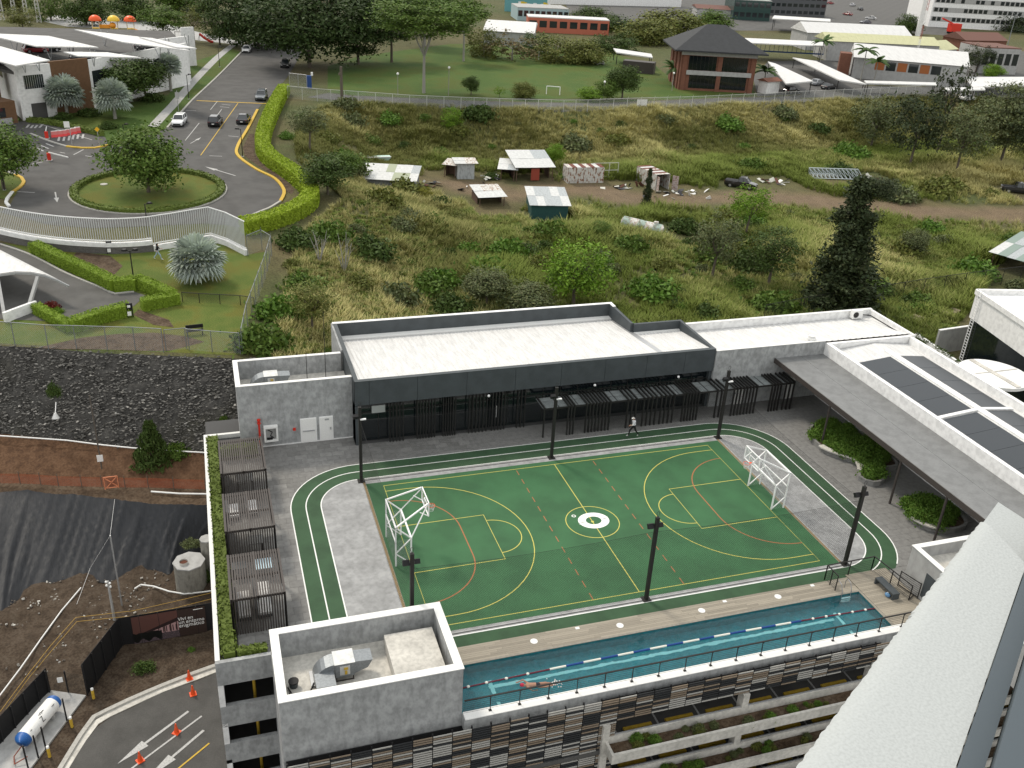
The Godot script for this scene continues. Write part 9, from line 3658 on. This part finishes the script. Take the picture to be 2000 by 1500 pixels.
func build_grass() -> void:
	var clear := []  # trodden ground in front of sheds and vehicles: x, z, half width
	for o in get_children():
		if String(o.get_meta("group", "")).contains("vacant lot") or String(o.name).contains("pickup") or o.name == "steel_truss":
			clear.append(V(o.position.x, o.position.z, 3.6 if o.name != "steel_truss" else 5.0))
	# a tuft of bent blades
	for kind in 2:
		var b := mb()
		var r := RandomNumberGenerator.new()
		r.seed = 9 + kind
		for i in (16 if kind == 0 else 26):
			var f := r.randf() * TAU
			var o := V(cos(f),0, sin(f)) * r.randf() * 0.3
			var d := V(cos(f) * 0.55 + 0.25,0, sin(f) * 0.55).normalized()
			var h := r.randf_range(0.6,1.15)
			var w := d.cross(Vector3.UP).normalized() * (0.028 if kind == 0 else 0.06)
			var m := o + V(0, h * 0.62,0) + d * h * 0.18
			var e := o + V(0, h * (0.9 if kind == 0 else 0.8),0) + d * h * 0.6
			var g := r.randf_range(0.7,1.3)
			b.col = Color(g, g, g)
			b.quad(o - w, m - w, m + w, o + w)
			b.tri(m - w, e, m + w)
		var xs := []
		var cs := []
		var n := 95000 if kind == 0 else 30000
		var tries := 0
		while xs.size() < n and tries < n * 6:
			tries += 1
			var p := P(r.randf_range(-20,165), r.randf_range(-132,-25))
			if kind == 1:
				p = P(r.randf_range(-20,90), r.randf_range(-80,-25))
			# thin out what lies outside the view cone
			if p.x > 10 + (-25 - p.y) * 1.3 + 40 or p.y > -25 - 0.0 and p.x > 40:
				continue
			var s := sd_poly(p, BASIN)
			if s > -0.8:
				continue
			var near := false
			for q in clear:
				near = near or (absf(p.x - q.x) < q.z and p.y > q.y - 4 and p.y < q.y + 5.0)
			if near or track_distance(p) < 4.0 + r.randf() * 5.0:
				continue
			var a := gnoise.get_noise_2d(p.x * 1.4, p.y * 1.4)
			var c := gnoise.get_noise_2d(p.x * 0.6 + 200, p.y * 0.6)
			if kind == 1 and c < -0.12:
				continue
			if r.randf() > 0.8 + a * 1.2:
				continue
			var h := r.randf_range(0.4,1.15) * (1.0 + maxf(0, a) * 2.2)
			if s > -9.0:
				h *= 0.8
			if kind == 1:
				h *= 0.7
			xs.append(Transform3D(Basis(Vector3.UP, r.randf_range(-0.9,0.9)).scaled(V(h * 0.9, h, h * 0.9)), on(p, -0.05)))
			var straw := clampf((0.28 if p.y < -100 else 0.42) + c * 1.6 + r.randf_range(-0.35,0.35),0,1)
			var col := (Color(0.145,0.185,0.038) if s < -20 else Color(0.14,0.15,0.042)).lerp(Color(0.44,0.40,0.17), straw * straw)
			if kind == 1:
				col = Color(0.08,0.145,0.03).lerp(Color(0.16,0.19,0.035), r.randf())
			cs.append(col)
		scatter(["tall_grass", "low_herbs"][kind], ["tall straw and green grass covering the vacant lot and bank", "low green herbs between the tall grass"][kind], "grass", b.mesh(), xs, cs, mat("blade%d" % kind, Color(1,1,1),0.7, {"vc": 1, "back": Color(0.1,0.1,0.025), "spec": 0.2}))

# one continuous body: smooth union of tapered capsules, meshed as surface nets
func body_mesh(bones: Array, cell: float) -> ArrayMesh:
	var lo := V(9,9,9)
	var hi := -lo
	for q in bones:
		for k in 2:
			lo = lo.min(q[k] - V(1,1,1) * (q[2 + k] + cell * 2))
			hi = hi.max(q[k] + V(1,1,1) * (q[2 + k] + cell * 2))
	var n := Vector3i(((hi - lo) / cell).ceil()) + Vector3i(1,1,1)
	var f := PackedFloat32Array()
	f.resize(n.x * n.y * n.z)
	for x in n.x:
		for y in n.y:
			for z in n.z:
				f[(x * n.y + y) * n.z + z] = field(bones, lo + V(x, y, z) * cell)
	var b := mb()
	var at := {}
	var put := func(x: int, y: int, z: int) -> Vector3:
		var key := (x * n.y + y) * n.z + z
		if at.has(key):
			return at[key]
		var s := Vector3.ZERO
		var c := 0
		for e in [[0,0,0,1,0,0], [0,1,0,1,1,0], [0,0,1,1,0,1], [0,1,1,1,1,1], [0,0,0,0,1,0], [1,0,0,1,1,0], [0,0,1,0,1,1], [1,0,1,1,1,1], [0,0,0,0,0,1], [1,0,0,1,0,1], [0,1,0,0,1,1], [1,1,0,1,1,1]]:
			var p: float = f[((x + e[0]) * n.y + y + e[1]) * n.z + z + e[2]]
			var q: float = f[((x + e[3]) * n.y + y + e[4]) * n.z + z + e[5]]
			if (p < 0) != (q < 0):
				s += V(e[0], e[1], e[2]).lerp(V(e[3], e[4], e[5]), p / (p - q))
				c += 1
		at[key] = lo + (V(x, y, z) + s / maxf(1, c)) * cell
		return at[key]
	for x in range(1, n.x - 1):
		for y in range(1, n.y - 1):
			for z in range(1, n.z - 1):
				var p := f[(x * n.y + y) * n.z + z]
				for k in 3:
					var q := f[((x + int(k == 0)) * n.y + y + int(k == 1)) * n.z + z + int(k == 2)]
					if (p < 0) == (q < 0):
						continue
					var r: Array
					if k == 0:
						r = [put.call(x, y - 1, z - 1), put.call(x, y, z - 1), put.call(x, y, z), put.call(x, y - 1, z)]
					elif k == 1:
						r = [put.call(x - 1, y, z - 1), put.call(x - 1, y, z), put.call(x, y, z), put.call(x, y, z - 1)]
					else:
						r = [put.call(x - 1, y - 1, z), put.call(x, y - 1, z), put.call(x, y, z), put.call(x - 1, y, z)]
					if p < 0:
						r.reverse()
					var m: Vector3 = (r[0] + r[2]) * 0.5
					var best := 1e9
					for w in bones:
						var d: float = Geometry3D.get_closest_point_to_segment(m, w[0], w[1]).distance_to(m) - maxf(w[2], w[3])
						if d < best:
							best = d
							b.col = w[4]
					b.quad(r[0], r[1], r[2], r[3])
	return b.mesh()

func field(bones: Array, p: Vector3) -> float:
	var d := 1e9
	for q in bones:
		var ab: Vector3 = q[1] - q[0]
		var t := clampf((p - q[0]).dot(ab) / maxf(ab.length_squared(),1e-6),0,1)
		var e: float = p.distance_to(q[0] + ab * t) - lerpf(q[2], q[3], t)
		var h := clampf(0.5 + 0.5 * (d - e) / 0.03,0,1)
		d = lerpf(d, e, h) - 0.03 * h * (1 - h)
	return d

# walker facing +x: s = stride, colours for top, legs, shoes; arms bend at the elbow
func walker(label: String, at: Vector3, turn: float, top: Color, leg: Color, hair: Color, sleeve: Color, cap: bool, h := 1.0) -> void:
	var t := thing("person", label, "person", at, turn)
	var skin := Color(0.42,0.24,0.16)
	var shoe := Color(0.7,0.7,0.68)
	var B := [[V(0,0.95,0),V(0.02,1.12,0),0.14,0.125, leg], [V(0.02,1.1,0),V(0.05,1.36,0),0.125,0.15, top], [V(0.05,1.38,-0.13),V(0.05,1.38,0.13),0.075,0.075, top], [V(0.05,1.42,0),V(0.07,1.52,0),0.055,0.05, skin], [V(0.085,1.58,0),V(0.075,1.66,0),0.085,0.092, skin], [V(0.165,1.59,0),V(0.18,1.575,0),0.018,0.014, skin], [V(0.03,1.64,0),V(0.06,1.69,0),0.1,0.09, hair]]
	for s in [-1.0,1.0]:
		var knee := V(0.22 * s + 0.06,0.52,0.09 * s)
		var ank := V(0.36,0.1,0.09) if s > 0 else V(-0.42,0.2,-0.09)
		B.append_array([[V(0,0.92,0.085 * s), knee, 0.095,0.065, leg], [knee, ank, 0.062,0.045, leg], [ank, ank + (V(0.17,-0.06,0.01) if s > 0 else V(0.1,-0.12,0)),0.045,0.035, shoe]])
		var sh := V(0.05,1.38,0.17 * s)
		var el := sh + V(-0.17 * s, -0.24,0.05 * s)
		var wr := el + (V(0.2,0.0,-0.03 * s) if s < 0 else V(0.12,-0.18,0))
		B.append_array([[sh, el, 0.052,0.042, top], [el, wr, 0.038,0.03, sleeve], [wr, wr + V(0.06,-0.03,0),0.034,0.028, skin]])
		for k in 4:
			var o := wr + V(0.05,-0.03,0.018 * (k - 1.5))
			B.append([o, o + V(0.05,-0.05 + 0.006 * absf(k - 1.5),0),0.01,0.008, skin])
		B.append([wr + V(0.02,0,-0.02 * s), wr + V(0.07,-0.005,-0.05 * s),0.012,0.009, skin])
	var o := piece(t, "body", body_mesh(B, 0.022), mat("person_cloth", Color(1,1,1),0.8, {"vc": 1}), Transform3D(Basis().scaled(V(h, h, h)),Vector3.ZERO))
	var b := mb()
	if cap:
		b.ball(V(0.075,1.665,0) * h, V(0.115,0.095,0.11) * h, 12,5,0.0,0.5)
		b.box(V(0.2,1.665,0) * h, V(0.14,0.012,0.15), Basis(V(0,0,1),-0.2))
		part(t, "cap", b, WP, false)
	else:
		b.ball(V(0.045,1.6,0) * h, V(0.1,0.15,0.115) * h, 10,7)
		part(t, "hair", b, BK, false)

func build_people() -> void:
	walker("person in white top, white cap and black trousers walking on the running track", V(7.51,0.02,-10.08), PI - 0.08, Color(0.72,0.73,0.76), Color(0.012,0.012,0.014), Color(0.02,0.015,0.012), Color(0.6,0.45,0.36), true, 0.98)
	walker("person in black top and light blue jeans walking on the lower lawn", V(-28.03,1.76,-53.21),-0.15, Color(0.01,0.01,0.012), Color(0.32,0.42,0.5), Color(0.01,0.01,0.01), Color(0.5,0.34,0.26), false)
	# swimmer: face down, one arm ahead, legs kicking
	var t := thing("person", "swimmer with a red cap doing the crawl in the pool", "person", V(-8.6,-0.02,13.1),2.96)
	var sk := Color(0.33,0.19,0.13)
	var tr := Color(0.02,0.02,0.03)
	var B := [[V(0.35,0,0),V(0.0,0,0),0.15,0.13, sk], [V(0.36,0.02,-0.14),V(0.36,0.02,0.14),0.075,0.075, sk], [V(0,0,0),V(-0.18,-0.01,0),0.13,0.14, tr], [V(0.45,0.02,0),V(0.55,0.03,0),0.055,0.05, sk], [V(0.6,0.04,0),V(0.66,0.04,0),0.095,0.09, sk]]
	for s in [-1.0,1.0]:
		B.append_array([[V(-0.2,-0.01,0.08 * s),V(-0.6,-0.03 + 0.05 * s, 0.1 * s),0.085,0.06, sk], [V(-0.6,-0.03 + 0.05 * s, 0.1 * s),V(-1.0,0.0 - 0.05 * s, 0.09 * s),0.055,0.04, sk], [V(-1.0,-0.05 * s, 0.09 * s),V(-1.15,0.03,0.09 * s),0.04,0.025, sk]])
		var el := V(0.6,0.12,0.3) if s > 0 else V(0.15,-0.12,-0.28)
		var wr := V(0.85,0.02,0.25) if s > 0 else V(-0.05,-0.22,-0.2)
		B.append_array([[V(0.37,0.02,0.17 * s), el, 0.052,0.042, sk], [el, wr, 0.04,0.03, sk]])
		for k in 5:
			B.append([wr, wr + V(0.12 - 0.01 * absf(k - 2),-0.02,0.025 * (k - 2)) * (1.0 if s > 0 else -0.9),0.018,0.009, sk])
	piece(t, "body", body_mesh(B, 0.022), mat("person_cloth", Color(1,1,1),0.8, {"vc": 1}), Transform3D())
	var b := mb()
	b.ball(V(0.67,0.06,0),V(0.12,0.11,0.115),12,8)
	part(t, "swim_cap", b, paint("cap_red", Color(0.4,0.01,0.04),0.4), false)
	b = mb()
	for i in 40:
		b.ball(V(-1.15,0.05,0) + V(rng.randfn() * 0.22, absf(rng.randfn()) * 0.06, rng.randfn() * 0.16),V(1,0.7,1) * rr(0.015,0.045),6,4)
	part(t, "splash", b, WP, false)

func m_plaster() -> Material:
	return mat("plaster", Color(0.43,0.455,0.455),0.9, {"t1": "fine", "s1": 6.0})

func build_window_ledge() -> void:
	# the viewer's own window: plastered ledge outside, aluminium frame beside it
	var t := thing("window_ledge", "rough white plastered ledge outside the viewer's window, near right corner", "ledge", V(-21.84,35.05,46.54))
	var nz := FastNoiseLite.new()
	nz.frequency = 9.0
	nz.fractal_octaves = 4
	var a := V(-22.12,35.05,46.68)
	var z := V(-21.45,35.05,46.27)
	var c := V(-21.93,35.05,46.74)
	var e := V(-21.48,35.05,46.4)
	var b := mb()
	var n := 130
	var m := 34
	var H := func(i: int, j: int) -> Vector3:
		var f := float(i) / n
		var g := float(j) / m
		var p := a.lerp(z, f).lerp(c.lerp(e, f), g)
		var k := nz.get_noise_2d(p.x * 12, p.z * 12)
		p.y += k * 0.0003 - 0.012 * pow(1.0 - g, 10.0)
		if j == 0:
			p += (c - a).normalized() * nz.get_noise_1d(f * 9.0) * 0.004
		return p
	for i in n:
		for j in m:
			b.quad(H.call(i, j), H.call(i + 1, j), H.call(i + 1, j + 1), H.call(i, j + 1))
		var p: Vector3 = H.call(i, 0)
		var q: Vector3 = H.call(i + 1,0)
		b.quad(p - V(0,0.25,0), q - V(0,0.25,0), q, p)
	part(t, "plaster_top", b, m_plaster())
	b = mb()
	b.prism(pack([P(z.x, z.z), P(e.x, e.z), P(e.x, e.z) + (P(z.x, z.z) - P(a.x, a.z)) * 0.22, P(z.x, z.z) + (P(z.x, z.z) - P(a.x, a.z)) * 0.16]),34.8,35.02)
	part(t, "end_block", b, m_plaster())
	t = thing("window_frame", "grey aluminium window frame along the picture's right edge", "window frame", V(-21.83,35.12,46.7))
	var dir := (e - c).normalized()
	var out := (c - a)
	out = (out - dir * out.dot(dir)).normalized()
	var al := mat("frame_grey", Color(0.085,0.105,0.12),0.45, {"met": 0.3})
	for s in [[0.0,0.03,0.03], [0.033,0.07,0.075], [0.105,0.03,0.12], [0.138,0.2,0.16]]:
		b = mb()
		var o: Vector3 = c - dir * 0.4 + out * (s[0] + s[1] * 0.5) + V(0, s[2] * 0.5 - 0.03,0)
		b.bar(o, o + dir * ((e - c).length() + 0.9), s[1] - 0.003, s[2])
		part(t, "profile", b, al)
